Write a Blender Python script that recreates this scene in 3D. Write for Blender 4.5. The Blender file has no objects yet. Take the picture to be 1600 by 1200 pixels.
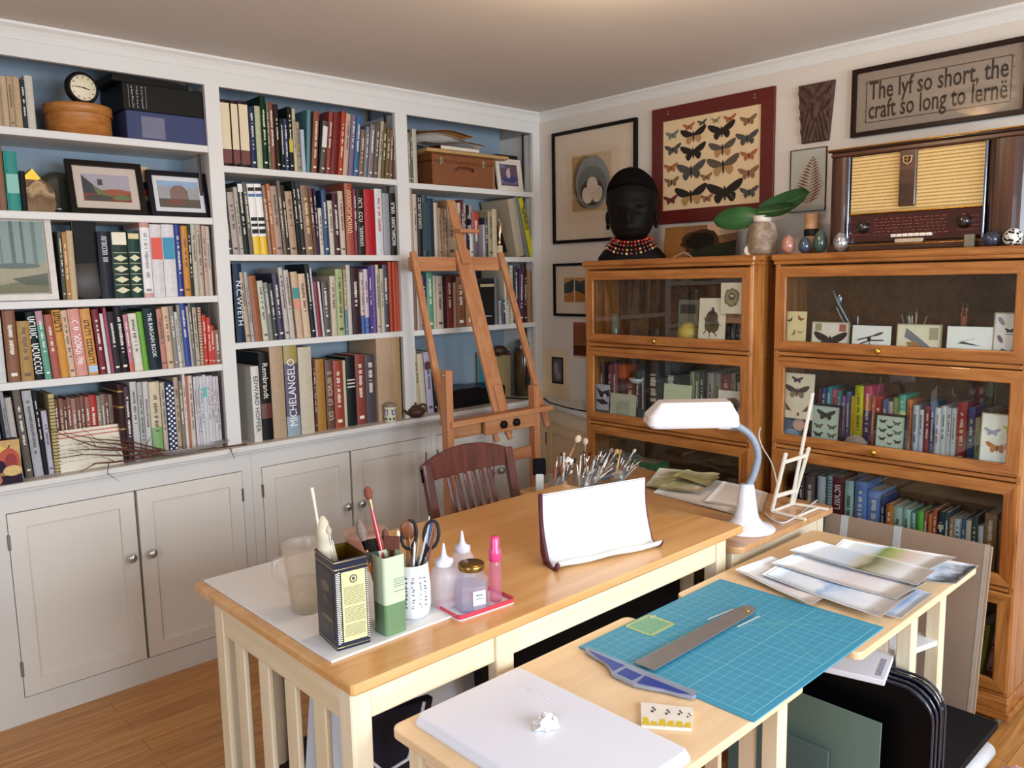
import bpy, math, random
from mathutils import Vector, Matrix
PI = math.pi
R_ = random.Random(7)
SC = bpy.context.scene
COL = SC.collection

# ---------------------------------------------------------------- camera
CAM = Vector((-3.18875, -3.16972, 1.53))
FOC = 1264.3
CR = Vector((0.73027054, -0.68287675, -0.01960311)).normalized()
CF = Vector((0.67532682, 0.72593433, -0.13020378)).normalized()
CU = CR.cross(CF).normalized()
cd = bpy.data.cameras.new('camera')
cam = bpy.data.objects.new('camera', cd)
COL.objects.link(cam)
cd.sensor_width = 36.0
cd.lens = FOC * 36.0 / 1600.0
cd.clip_start = 0.02
cam.matrix_world = Matrix.Translation(CAM) @ Matrix((CR, CU, -CF)).transposed().to_4x4()
SC.camera = cam

# ---------------------------------------------------------------- light
SC.view_settings.view_transform = 'Standard'
SC.view_settings.look = 'None'
SC.view_settings.exposure = -0.06
SC.view_settings.gamma = 1.0
SC.view_settings.use_curve_mapping = False
SC.cycles.transparent_max_bounces = 40
W = bpy.data.worlds.new('world'); SC.world = W; W.use_nodes = True
W.node_tree.nodes['Background'].inputs[0].default_value = (0.55, 0.72, 1.0, 1)
W.node_tree.nodes['Background'].inputs[1].default_value = 1.2
RX0, RY0, RZ1 = -4.6, -4.9, 2.40       # room extents (x from RX0 to 0, y from RY0 to the bookcase)
WIN = [(-3.05, -1.95), (-1.65, -0.55)]  # two windows in the wall behind the camera (x ranges)
WZ0, WZ1 = 0.85, 2.12
def area(name, loc, rot, sx, sy, power, col):
    l = bpy.data.lights.new(name, 'AREA'); l.shape = 'RECTANGLE'; l.size = sx; l.size_y = sy
    l.energy = power; l.color = col
    o = bpy.data.objects.new(name, l); COL.objects.link(o); o.location = loc; o.rotation_euler = rot
    return o
for i, (a, b) in enumerate(WIN):        # daylight coming through the windows
    area('window_daylight', ((a + b) / 2, RY0 - 0.12, (WZ0 + WZ1) / 2), (math.radians(66), 0, 0), b - a, WZ1 - WZ0, 88, (0.80, 0.90, 1.0))
area('window_daylight', (RX0 - 0.12, -3.1, (WZ0 + WZ1) / 2), (math.radians(66), 0, math.radians(-90)), 1.2, WZ1 - WZ0, 40, (0.70, 0.83, 1.0))
LAMP = Vector((-1.43, -1.72, 2.40))
pl_ = bpy.data.lights.new('ceiling_bulb', 'POINT'); pl_.energy = 15; pl_.color = (1.0, 0.74, 0.48); pl_.shadow_soft_size = 0.06
plo = bpy.data.objects.new('ceiling_bulb', pl_); COL.objects.link(plo); plo.location = LAMP - Vector((0, 0, 0.17))

# ---------------------------------------------------------------- measuring helpers (where a line of sight meets a real surface)
def at(px, py, axis, val):
    d = CR * ((px - 800) / FOC) + CU * ((600 - py) / FOC) + CF
    t = (val - CAM[axis]) / d[axis]
    return CAM + d * t
def along(A, vs, px=None, py=None):
    """point A + s*v (one v, px or py given) or A + s*v + t*w (both given) seen at px,py"""
    rows = []
    if px is not None: rows.append(CR * FOC - CF * (px - 800))
    if py is not None: rows.append(CU * FOC - CF * (600 - py))
    d = Vector(A) - CAM
    if len(vs) == 1:
        s = -d.dot(rows[0]) / vs[0].dot(rows[0]); return Vector(A) + vs[0] * s
    a, b = vs[0].dot(rows[0]), vs[1].dot(rows[0]); c, e = vs[0].dot(rows[1]), vs[1].dot(rows[1])
    r1, r2 = -d.dot(rows[0]), -d.dot(rows[1]); D = a * e - b * c
    return Vector(A) + vs[0] * ((r1 * e - b * r2) / D) + vs[1] * ((a * r2 - c * r1) / D)
VX, VY, VZ = Vector((1, 0, 0)), Vector((0, 1, 0)), Vector((0, 0, 1))

# ---------------------------------------------------------------- materials
def lin(h):
    h = h.lstrip('#'); o = []
    for i in (0, 2, 4):
        c = int(h[i:i + 2], 16) / 255.0
        o.append(c / 12.92 if c <= 0.04045 else ((c + 0.055) / 1.055) ** 2.4)
    return (o[0], o[1], o[2], 1.0)
MC = {}
def mat(h, rough=0.55, metal=0.0, var=0.06, scale=30.0, bump=0.0, alpha=None, emis=None, trans=0.0, coat=0.0, spec=0.5):
    k = (h, rough, metal, var, scale, bump, alpha, emis, trans, coat, spec)
    if k in MC: return MC[k]
    m = bpy.data.materials.new('paint_' + h.lstrip('#')); m.use_nodes = True; nt = m.node_tree
    b = nt.nodes['Principled BSDF']; c = lin(h)
    b.inputs['Roughness'].default_value = rough; b.inputs['Metallic'].default_value = metal
    if c[0] * .3 + c[1] * .6 + c[2] * .1 < .035 and not metal and not coat and rough > .25: spec = min(spec, .15)
    b.inputs['Specular IOR Level'].default_value = spec
    b.inputs['Base Color'].default_value = c
    if trans: b.inputs['Transmission Weight'].default_value = trans
    if coat: b.inputs['Coat Weight'].default_value = coat
    if alpha is not None: b.inputs['Alpha'].default_value = alpha
    if emis:
        b.inputs['Emission Color'].default_value = c; b.inputs['Emission Strength'].default_value = emis
    if var:
        tc = nt.nodes.new('ShaderNodeTexCoord'); n = nt.nodes.new('ShaderNodeTexNoise')
        n.inputs['Scale'].default_value = scale; n.inputs['Detail'].default_value = 3
        nt.links.new(tc.outputs['Object'], n.inputs['Vector'])
        r = nt.nodes.new('ShaderNodeValToRGB')
        r.color_ramp.elements[0].position = 0.3; r.color_ramp.elements[1].position = 0.7
        r.color_ramp.elements[0].color = tuple(x * (1 - var) for x in c[:3]) + (1,)
        r.color_ramp.elements[1].color = tuple(min(1, x * (1 + var)) for x in c[:3]) + (1,)
        nt.links.new(n.outputs['Fac'], r.inputs['Fac']); nt.links.new(r.outputs['Color'], b.inputs['Base Color'])
        if bump:
            bp = nt.nodes.new('ShaderNodeBump'); bp.inputs['Strength'].default_value = bump; bp.inputs['Distance'].default_value = 0.002
            nt.links.new(n.outputs['Fac'], bp.inputs['Height']); nt.links.new(bp.outputs['Normal'], b.inputs['Normal'])
    MC[k] = m; return m
def wood(name, h1, h2, axis=0, scale=6.0, rough=0.42, coat=0.0, mixw=0.5):
    k = ('w', name, axis)
    if k in MC: return MC[k]
    m = bpy.data.materials.new(name); m.use_nodes = True; nt = m.node_tree; b = nt.nodes['Principled BSDF']
    tc = nt.nodes.new('ShaderNodeTexCoord'); mp = nt.nodes.new('ShaderNodeMapping')
    sc = [scale * 2.2] * 3; sc[axis] = scale * 0.16
    mp.inputs['Scale'].default_value = sc
    nt.links.new(tc.outputs['Object'], mp.inputs['Vector'])
    n = nt.nodes.new('ShaderNodeTexNoise'); n.inputs['Scale'].default_value = 2.0; n.inputs['Detail'].default_value = 6; n.inputs['Roughness'].default_value = 0.6
    n.inputs['Distortion'].default_value = 0.8
    nt.links.new(mp.outputs['Vector'], n.inputs['Vector'])
    r = nt.nodes.new('ShaderNodeValToRGB')
    r.color_ramp.elements[0].position = 0.34; r.color_ramp.elements[1].position = 0.66
    r.color_ramp.elements[0].color = lin(h1); r.color_ramp.elements[1].color = lin(h2)
    nt.links.new(n.outputs['Fac'], r.inputs['Fac']); nt.links.new(r.outputs['Color'], b.inputs['Base Color'])
    b.inputs['Roughness'].default_value = rough; b.inputs['Coat Weight'].default_value = coat
    MC[k] = m; return m
def glass_mat(name='clear_glass', tint='#ffffff', refl=1.0, body=0.0, bodyc='#ffffff', rough=0.02):
    """thin glass: transparent with fresnel reflection, optionally a milky body"""
    if name in MC: return MC[name]
    m = bpy.data.materials.new(name); m.use_nodes = True; nt = m.node_tree; nt.nodes.clear()
    out = nt.nodes.new('ShaderNodeOutputMaterial'); tr = nt.nodes.new('ShaderNodeBsdfTransparent'); tr.inputs[0].default_value = lin(tint)
    gl = nt.nodes.new('ShaderNodeBsdfGlossy'); gl.inputs['Roughness'].default_value = rough
    lw = nt.nodes.new('ShaderNodeLayerWeight'); lw.inputs[0].default_value = 0.5
    pw = nt.nodes.new('ShaderNodeMath'); pw.operation = 'POWER'; pw.inputs[1].default_value = 5.0
    nt.links.new(lw.outputs['Facing'], pw.inputs[0])
    mu = nt.nodes.new('ShaderNodeMath'); mu.operation = 'MULTIPLY_ADD'; mu.inputs[1].default_value = .8 * refl; mu.inputs[2].default_value = .035 * refl
    nt.links.new(pw.outputs[0], mu.inputs[0])
    base = tr
    if body:
        df = nt.nodes.new('ShaderNodeBsdfDiffuse'); df.inputs[0].default_value = lin(bodyc)
        tl = nt.nodes.new('ShaderNodeBsdfTranslucent'); tl.inputs[0].default_value = lin(bodyc)
        m0 = nt.nodes.new('ShaderNodeMixShader'); nt.links.new(df.outputs[0], m0.inputs[1]); nt.links.new(tl.outputs[0], m0.inputs[2])
        m1 = nt.nodes.new('ShaderNodeMixShader'); m1.inputs[0].default_value = body
        nt.links.new(tr.outputs[0], m1.inputs[1]); nt.links.new(m0.outputs[0], m1.inputs[2]); base = m1
    mx = nt.nodes.new('ShaderNodeMixShader'); nt.links.new(mu.outputs[0], mx.inputs[0])
    nt.links.new(base.outputs[0], mx.inputs[1]); nt.links.new(gl.outputs[0], mx.inputs[2])
    nt.links.new(mx.outputs[0], out.inputs[0]); MC[name] = m; return m
def ramp_mat(name, stops, axis=2, lo=0.0, hi=1.0, noise=0.08, nscale=12.0, rough=0.6, blobs=None):
    """pigment bands across an object (a painting, a glaze): colour stops along one object axis, broken up by noise"""
    if name in MC: return MC[name]
    m = bpy.data.materials.new(name); m.use_nodes = True; nt = m.node_tree; b = nt.nodes['Principled BSDF']; b.inputs['Roughness'].default_value = rough
    tc = nt.nodes.new('ShaderNodeTexCoord'); sp = nt.nodes.new('ShaderNodeSeparateXYZ'); nt.links.new(tc.outputs['Object'], sp.inputs[0])
    n = nt.nodes.new('ShaderNodeTexNoise'); n.inputs['Scale'].default_value = nscale; n.inputs['Detail'].default_value = 5
    nt.links.new(tc.outputs['Object'], n.inputs['Vector'])
    mr = nt.nodes.new('ShaderNodeMapRange'); mr.inputs['From Min'].default_value = lo; mr.inputs['From Max'].default_value = hi
    nt.links.new(sp.outputs[axis], mr.inputs['Value'])
    ma = nt.nodes.new('ShaderNodeMath'); ma.operation = 'MULTIPLY_ADD'; ma.inputs[1].default_value = noise * 4; ma.inputs[2].default_value = -noise * 2
    nt.links.new(n.outputs['Fac'], ma.inputs[0])
    ad = nt.nodes.new('ShaderNodeMath'); nt.links.new(mr.outputs[0], ad.inputs[0]); nt.links.new(ma.outputs[0], ad.inputs[1])
    r = nt.nodes.new('ShaderNodeValToRGB'); els = r.color_ramp.elements
    for i, (p, c) in enumerate(stops):
        e = els[i] if i < 2 else els.new(p)
        e.position = p; e.color = lin(c)
    nt.links.new(ad.outputs[0], r.inputs['Fac']); nt.links.new(r.outputs['Color'], b.inputs['Base Color'])
    MC[name] = m; return m

# ---------------------------------------------------------------- mesh builder
class MB:
    def __init__(s): s.v = []; s.f = []; s.mi = []; s.sm = []
    def add(s, vs, fs, mi=0, smooth=False, M=None):
        o = len(s.v)
        for p in vs:
            p = Vector(p); s.v.append(M @ p if M is not None else p)
        for f in fs:
            s.f.append([i + o for i in f]); s.mi.append(mi); s.sm.append(smooth)
        return s
    def box(s, x0, x1, y0, y1, z0, z1, mi=0, M=None):
        v = [(x0, y0, z0), (x1, y0, z0), (x1, y1, z0), (x0, y1, z0), (x0, y0, z1), (x1, y0, z1), (x1, y1, z1), (x0, y1, z1)]
        return s.add(v, [(0, 3, 2, 1), (4, 5, 6, 7), (0, 1, 5, 4), (1, 2, 6, 5), (2, 3, 7, 6), (3, 0, 4, 7)], mi, False, M)
    def rbox(s, x0, x1, y0, y1, z0, z1, r=0.003, mi=0, M=None):
        """box with chamfered edges"""
        r = min(r, abs(x1 - x0) * .45, abs(y1 - y0) * .45, abs(z1 - z0) * .45)
        prof = [(x0 + r, y0), (x1 - r, y0), (x1, y0 + r), (x1, y1 - r), (x1 - r, y1), (x0 + r, y1), (x0, y1 - r), (x0, y0 + r)]
        cx, cy = (x0 + x1) / 2, (y0 + y1) / 2
        def sh(p, k):
            return (p[0] + (k if p[0] < cx else -k) , p[1] + (k if p[1] < cy else -k))
        rings = []
        for z, k in ((z0, r * .7), (z0 + r, 0), (z1 - r, 0), (z1, r * .7)):
            rings.append([(*sh(p, k), z) for p in prof])
        v = [p for ring in rings for p in ring]; f = [tuple(range(7, -1, -1)), tuple(range(24, 32))]
        for i in range(3):
            for j in range(8):
                a = i * 8 + j; b = i * 8 + (j + 1) % 8
                f.append((a, b, b + 8, a + 8))
        return s.add(v, f, mi, False, M)
    def prism(s, poly, h0, h1, plane='xy', mi=0, M=None):
        n = len(poly)
        def P(p, h):
            return (p[0], p[1], h) if plane == 'xy' else ((p[0], h, p[1]) if plane == 'xz' else (h, p[0], p[1]))
        v = [P(p, h0) for p in poly] + [P(p, h1) for p in poly]
        f = [tuple(range(n - 1, -1, -1)), tuple(range(n, 2 * n))] + [(i, (i + 1) % n, (i + 1) % n + n, i + n) for i in range(n)]
        return s.add(v, f, mi, False, M)
    def frame(s, x0, x1, z0, z1, wl, wb, wt, y0, y1, mi=0, mr=None):
        """one mitred frame: stiles wl wide, bottom rail wb, top rail wt"""
        mr = mi if mr is None else mr
        O = [(x0, z0), (x1, z0), (x1, z1), (x0, z1)]; I = [(x0 + wl, z0 + wb), (x1 - wl, z0 + wb), (x1 - wl, z1 - wt), (x0 + wl, z1 - wt)]
        v = [(a, y, b) for y in (y0, y1) for a, b in O + I]; o = len(s.v)
        for p in v: s.v.append(Vector(p))
        for i in range(4):
            j = (i + 1) % 4; q = mr if i in (0, 2) else mi
            for f in ((i, j, 4 + j, 4 + i), (8 + j, 8 + i, 12 + i, 12 + j), (j, i, 8 + i, 8 + j), (4 + i, 4 + j, 12 + j, 12 + i)):
                s.f.append([k + o for k in f]); s.mi.append(q); s.sm.append(False)
        return s
    def quad(s, a, b, c, d, mi=0, M=None): return s.add([a, b, c, d], [(0, 1, 2, 3)], mi, False, M)
    def poly(s, pts, mi=0, M=None): return s.add(pts, [tuple(range(len(pts)))], mi, False, M)
    def lathe(s, prof, n=24, mi=0, M=None, smooth=True, caps=(True, True), sx=1, sy=1):
        v = []; f = []
        for r, z in prof:
            for j in range(n):
                a = 2 * PI * j / n; v.append((r * math.cos(a) * sx, r * math.sin(a) * sy, z))
        for i in range(len(prof) - 1):
            for j in range(n):
                a = i * n + j; b = i * n + (j + 1) % n; f.append((a, b, b + n, a + n))
        s.add(v, f, mi, smooth, M)
        if caps[0]: s.add(v[:n], [tuple(range(n - 1, -1, -1))], mi, False, M)
        if caps[1]: s.add(v[-n:], [tuple(range(n))], mi, False, M)
        return s
    def tube(s, pts, r, n=8, mi=0, smooth=True, M=None):
        pts = [Vector(p) for p in pts]; m = len(pts)
        rs = r if isinstance(r, (list, tuple)) else [r] * m
        up = None; v = []
        for i, p in enumerate(pts):
            t = (pts[min(i + 1, m - 1)] - pts[max(i - 1, 0)]).normalized()
            if up is None:
                up = t.cross(VZ if abs(t.z) < .9 else VX).normalized()
            up = (up - t * up.dot(t)).normalized(); w = t.cross(up)
            for j in range(n):
                a = 2 * PI * j / n; v.append(p + (up * math.cos(a) + w * math.sin(a)) * rs[i])
        f = [(i * n + j, i * n + (j + 1) % n, (i + 1) * n + (j + 1) % n, (i + 1) * n + j) for i in range(m - 1) for j in range(n)]
        s.add(v, f, mi, smooth, M)
        s.add(v[:n], [tuple(range(n - 1, -1, -1))], mi, False, M); s.add(v[-n:], [tuple(range(n))], mi, False, M)
        return s
    def bar(s, a, b, w, t, mi=0, up=None, r=0.002, M=None):
        """rectangular bar from a to b; w wide across, t thick along 'up'"""
        a = Vector(a); b = Vector(b); z = (b - a); L = z.length; z.normalize()
        up = Vector(up) if up is not None else (VY if abs(z.dot(VY)) < .9 else VX)
        y = (up - z * up.dot(z)).normalized(); x = y.cross(z)
        T = Matrix((x, y, z)).transposed().to_4x4(); T.translation = a
        if M is not None: T = M @ T
        return s.rbox(-w / 2, w / 2, -t / 2, t / 2, 0, L, r, mi, T)
    def ball(s, c, rx, ry=None, rz=None, n=16, mi=0, M=None):
        ry = ry or rx; rz = rz or rx; k = n // 2
        T = Matrix.Translation(c) if M is None else M @ Matrix.Translation(c)
        v = []; f = []
        for i in range(1, k):
            ph = PI * i / k
            for j in range(n):
                a = 2 * PI * j / n; v.append((rx * math.sin(ph) * math.cos(a), ry * math.sin(ph) * math.sin(a), -rz * math.cos(ph)))
        for i in range(k - 2):
            for j in range(n):
                a = i * n + j; b = i * n + (j + 1) % n; f.append((a, b, b + n, a + n))
        b0 = len(v); v.append((0, 0, -rz)); v.append((0, 0, rz))
        for j in range(n):
            f.append((b0, (j + 1) % n, j)); q = (k - 2) * n; f.append((b0 + 1, q + j, q + (j + 1) % n))
        return s.add(v, f, mi, True, T)
    def text(s, body, size, M, mi=0, extrude=0.0003, bold=0.0):
        cu = bpy.data.curves.new('t', 'FONT'); cu.body = body; cu.size = size; cu.extrude = extrude; cu.offset = bold
        cu.align_x = 'CENTER'; cu.align_y = 'CENTER'; cu.resolution_u = 2
        ob = bpy.data.objects.new('t', cu); me = bpy.data.meshes.new_from_object(ob)
        s.add([v.co for v in me.vertices], [tuple(p.vertices) for p in me.polygons], mi, False, M)
        bpy.data.objects.remove(ob); bpy.data.curves.remove(cu); bpy.data.meshes.remove(me); return s
    def build(s, name, mats, parent=None, M=None, bevel=0.0, subd=0):
        me = bpy.data.meshes.new(name)
        me.from_pydata([tuple(v) for v in s.v], [], s.f)
        if not isinstance(mats, (list, tuple)): mats = [mats]
        for m in mats: me.materials.append(m)
        for p, mi, sm in zip(me.polygons, s.mi, s.sm):
            p.material_index = min(mi, len(mats) - 1); p.use_smooth = sm
        me.update()
        o = bpy.data.objects.new(name, me); COL.objects.link(o)
        if parent is not None: o.parent = parent
        if M is not None: o.matrix_local = M
        if bevel:
            b = o.modifiers.new('bevel', 'BEVEL'); b.width = bevel; b.segments = 2; b.limit_method = 'ANGLE'; b.angle_limit = math.radians(50)
        if subd:
            b = o.modifiers.new('subsurf', 'SUBSURF'); b.levels = subd; b.render_levels = subd
        return o
def tag(o, label, cat, group=None, kind=None):
    o['label'] = label; o['category'] = cat
    if group: o['group'] = group
    if kind: o['kind'] = kind
    return o
def thing(name, label, cat, loc=(0, 0, 0), rz=0.0, group=None, ry=0.0, rx=0.0):
    o = bpy.data.objects.new(name, None); o.empty_display_size = 0.05; COL.objects.link(o)
    o.location = loc; o.rotation_euler = (rx, ry, rz)
    return tag(o, label, cat, group)
def struct(o): o['kind'] = 'structure'; return o
def T(x=0, y=0, z=0): return Matrix.Translation((x, y, z))
def RXm(a): return Matrix.Rotation(a, 4, 'X')
def RYm(a): return Matrix.Rotation(a, 4, 'Y')
def RZm(a): return Matrix.Rotation(a, 4, 'Z')
WALLROT = -PI / 2     # things facing the room from the right-hand wall: local x -> -Y, local y -> +X
# ================================================================ room shell
paint_wall = mat('#d2c8bc', 0.7, var=0.02, scale=3)
paint_white = mat('#d8d5cf', 0.45, var=0.015, scale=4)
paint_ceiling = mat('#cfc6bc', 0.85, var=0.02, scale=2)
paint_blue = mat('#8898a6', 0.6, var=0.03, scale=4)
paint_cream = mat('#ddd7cd', 0.5, var=0.015, scale=4)

def floor_material():
    m = bpy.data.materials.new('floorboards'); m.use_nodes = True; nt = m.node_tree; b = nt.nodes['Principled BSDF']
    tc = nt.nodes.new('ShaderNodeTexCoord'); br = nt.nodes.new('ShaderNodeTexBrick')
    br.inputs['Scale'].default_value = 1.0; br.inputs['Brick Width'].default_value = 0.95; br.inputs['Row Height'].default_value = 0.083
    br.inputs['Mortar Size'].default_value = 0.0012; br.inputs['Color1'].default_value = (0, 0, 0, 1); br.inputs['Color2'].default_value = (1, 1, 1, 1)
    br.inputs['Mortar'].default_value = (0.5, 0.5, 0.5, 1); br.inputs['Bias'].default_value = 0
    nt.links.new(tc.outputs['Object'], br.inputs['Vector'])
    mp = nt.nodes.new('ShaderNodeMapping'); mp.inputs['Scale'].default_value = (1.2, 16, 1); nt.links.new(tc.outputs['Object'], mp.inputs['Vector'])
    n = nt.nodes.new('ShaderNodeTexNoise'); n.inputs['Scale'].default_value = 2.2; n.inputs['Detail'].default_value = 6; n.inputs['Distortion'].default_value = 1.2
    nt.links.new(mp.outputs['Vector'], n.inputs['Vector'])
    r1 = nt.nodes.new('ShaderNodeValToRGB'); r1.color_ramp.elements[0].color = lin('#a86e36'); r1.color_ramp.elements[1].color = lin('#cc9656')
    r1.color_ramp.elements[0].position = .3; r1.color_ramp.elements[1].position = .7
    nt.links.new(n.outputs['Fac'], r1.inputs['Fac'])
    mx = nt.nodes.new('ShaderNodeMix'); mx.data_type = 'RGBA'; mx.blend_type = 'MULTIPLY'; mx.inputs[0].default_value = 1
    r2 = nt.nodes.new('ShaderNodeValToRGB'); r2.color_ramp.elements[0].color = (.88, .86, .83, 1); r2.color_ramp.elements[1].color = (1, 1, 1, 1)
    nt.links.new(br.outputs['Color'], r2.inputs['Fac'])
    nt.links.new(r1.outputs['Color'], mx.inputs[6]); nt.links.new(r2.outputs['Color'], mx.inputs[7])
    m2 = nt.nodes.new('ShaderNodeMix'); m2.data_type = 'RGBA'; nt.links.new(br.outputs['Fac'], m2.inputs[0])
    nt.links.new(mx.outputs[2], m2.inputs[6]); m2.inputs[7].default_value = lin('#7a4c24')
    nt.links.new(m2.outputs[2], b.inputs['Base Color']); b.inputs['Roughness'].default_value = 0.33
    return m
struct(MB().box(RX0 - .15, .15, RY0 - .15, .45, -.1, 0).build('floor', floor_material()))
struct(MB().box(RX0 - .15, .15, RY0 - .15, .45, RZ1, RZ1 + .1).build('ceiling', paint_ceiling))
struct(MB().box(0, .15, RY0, .45, 0, RZ1).build('wall_right', paint_wall))
struct(MB().box(RX0, 0, .32, .45, 0, RZ1).build('wall_back', paint_wall))
m = MB(); x = RX0                       # wall behind the camera with two window openings
for a, b in WIN:
    m.box(x, a, RY0 - .15, RY0, 0, RZ1); m.box(a, b, RY0 - .15, RY0, 0, WZ0); m.box(a, b, RY0 - .15, RY0, WZ1, RZ1); x = b
m.box(x, 0, RY0 - .15, RY0, 0, RZ1); struct(m.build('wall_front', paint_wall))
m = MB(); m.box(RX0 - .15, RX0, RY0, -3.7, 0, RZ1); m.box(RX0 - .15, RX0, -2.5, .32, 0, RZ1)
m.box(RX0 - .15, RX0, -3.7, -2.5, 0, WZ0); m.box(RX0 - .15, RX0, -3.7, -2.5, WZ1, RZ1); struct(m.build('wall_left', paint_wall))
for i, (a, b) in enumerate(WIN):
    m = MB(); z0, z1, y0, y1 = WZ0, WZ1, RY0 - .1, RY0 + .015
    m.rbox(a - .06, a, y0, y1, z0 - .06, z1 + .06); m.rbox(b, b + .06, y0, y1, z0 - .06, z1 + .06)
    m.rbox(a, b, y0, y1, z1, z1 + .06); m.rbox(a, b, y0, y1 + .04, z0 - .06, z0)
    m.rbox((a + b) / 2 - .015, (a + b) / 2 + .015, y0, y0 + .03, z0, z1); m.rbox(a, b, y0, y0 + .03, (z0 + z1) / 2 - .018, (z0 + z1) / 2 + .018)
    struct(m.build('window_%d' % (i + 1), paint_white))
m = MB(); m.rbox(RX0 - .1, RX0 + .015, -3.76, -3.7, WZ0 - .06, WZ1 + .06); m.rbox(RX0 - .1, RX0 + .015, -2.5, -2.44, WZ0 - .06, WZ1 + .06)
m.rbox(RX0 - .1, RX0 + .015, -3.7, -2.5, WZ1, WZ1 + .06); m.rbox(RX0 - .1, RX0 + .05, -3.7, -2.5, WZ0 - .06, WZ0); m.rbox(RX0 - .1, RX0 - .07, -3.7, -2.5, 1.46, 1.5)
struct(m.build('window_3', paint_white))
# crown moulding, one run along the bookcase and one along the right-hand wall
def crown(p0, p1, nrm, name):
    prof = [(0, 0), (.004, 0), (.006, .006), (.006, .022), (.012, .034), (.022, .044), (.024, .052), (0, .052)]
    m = MB(); n = len(prof); v = []
    for P in (p0, p1):
        for d, h in prof: v.append(Vector(P) + Vector(nrm) * d + VZ * h)
    f = [tuple(range(n)), tuple(range(2 * n - 1, n - 1, -1))] + [(i, i + n, (i + 1) % n + n, (i + 1) % n) for i in range(n)]
    m.add(v, f); return struct(m.build(name, paint_white))
crown((-2.72, 0, 2.3478), (-.001, 0, 2.3478), (0, -1, 0), 'trim_1')
crown((0, -.001, 2.3478), (0, RY0, 2.3478), (-1, 0, 0), 'trim_2')
# skirting on the right-hand wall
struct(MB().rbox(-.014, 0, RY0, -2.5, 0, .12).build('baseboard_right', paint_white))

# ceiling lamp just above the photograph's top edge
t = thing('ceiling_lamp', 'round flush glass ceiling lamp glowing warm above the desks', 'lamp', LAMP)
MB().lathe([(.15, -.022), (.155, -.012), (.155, 0)], 32).build('lamp_base', mat('#c9b48a', .3, 1.0), t)
MB().lathe([(.001, -.105), (.05, -.10), (.10, -.08), (.135, -.05), (.145, -.022)], 32, caps=(False, False)).build('lamp_shade', mat('#ffdcb0', .4, emis=2.0, var=0), t)

# ================================================================ built-in bookcase
ST = [(-2.72, -2.65), (-1.83, -1.772), (-.943, -.876), (-.056, -.001)]    # stiles
BAYS = [(-2.65, -1.83), (-1.772, -.943), (-.876, -.056)]
SHELF = [[2.063, 1.787, 1.483, 1.208], [1.993, 1.645, 1.288], [1.984, 1.639, 1.286]]
ZC = .868; ZT = 2.292; TH = .026; YB = .27
bc = thing('built_in_bookcase', 'white built-in bookcase of three bays with pale blue backs', 'bookcase', (0, 0, 0))
m = MB()
m.box(-2.72, -.001, 0, .02, ZT, 2.3995); m.build('header_board', paint_white, bc)
for a, b in ST: MB().box(a, b, 0, .02, ZC, ZT).build('face_stile', paint_white, bc)
for a, b in [(-2.70, -2.66), (-1.82, -1.782), (-.93, -.89), (-.045, -.005)]:
    MB().box(a, b, .02, YB, ZC, 2.29).build('side_panel', paint_white, bc)
for (a, b) in ((-2.66, -1.82), (-1.782, -.93), (-.89, -.045)):
    MB().box(a, b, YB, YB + .015, ZC, 2.398).build('back_panel', paint_blue, bc)
for k, (a, b) in enumerate(BAYS):
    for z in SHELF[k]:
        MB().rbox(a - .01 if k else a - .01, b + .01, .004, YB, z - TH, z, .002).build('shelf', paint_white, bc)
for x in (-.075, -.961, -.86, -1.85):
    MB().box(x, x + .012, .06, .064, ZC + .05, ZT).build('shelf_standard', mat('#3a302a', .4, .6), bc)
cabs = [(-2.72, -1.743, [(-2.63, -2.21), (-2.204, -1.785)]), (-1.742, -.806, [(-1.70, -1.272), (-1.266, -.84)]), (-.805, -.001, [(-.77, -.402), (-.396, -.03)])]
names = ['left', 'middle', 'right']
for k, (x0, x1, drs) in enumerate(cabs):
    t = thing('base_cabinet', ['white base cabinet with cream doors, at the left end of the bookcase', 'white base cabinet with cream doors, below the middle bookcase bay',
              'white base cabinet with cream doors, behind the large easel'][k], 'cabinet', ((x0 + x1) / 2, 0, 0), group='base cabinets under the bookcase')
    cx = (x0 + x1) / 2; m = MB(); yf = -.012; z0, z1 = .092, .762
    m.box(x0 - cx, drs[0][0] - cx, yf, .02, 0, .84); m.box(drs[1][1] - cx, x1 - cx, yf, .02, 0, .84)
    m.box(drs[0][0] - cx, drs[1][1] - cx, yf, .02, 0, z0); m.box(drs[0][0] - cx, drs[1][1] - cx, yf, .02, z1, .84)
    m.box(x0 - cx, x1 - cx, .021, .28, 0.01, .835); m.build('body', paint_white, t)
    for q, (a, b) in enumerate(drs):
        a2, b2, g = a - cx + .002, b - cx - .002, .055; d = MB()
        d.frame(a2, b2, z0 + .003, z1 - .003, g, g, g, yf - .004, .016); dr = d.build('door', paint_cream, t, bevel=.002)
        MB().box(a2 + g - .002, b2 - g + .002, yf + .005, .012, z0 + g, z1 - g).build('door_panel', paint_cream, dr)
        kx = b2 - .032 if q == 0 else a2 + .032
        MB().lathe([(.006, 0), (.006, .012), (.015, .018), (.019, .026), (.016, .034), (.004, .037)], 14, M=T(kx, yf - .004, .512) @ RXm(PI / 2)).build('knob', mat('#c8ccd0', .12, .85), dr)
        hx = a2 if q == 0 else b2
        for hz in (.2, .66):
            MB().rbox(hx - .006, hx + .004, yf - .006, yf + .006, hz - .028, hz + .028, .002).build('hinge', mat('#8a847c', .35, .7), dr)
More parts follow.
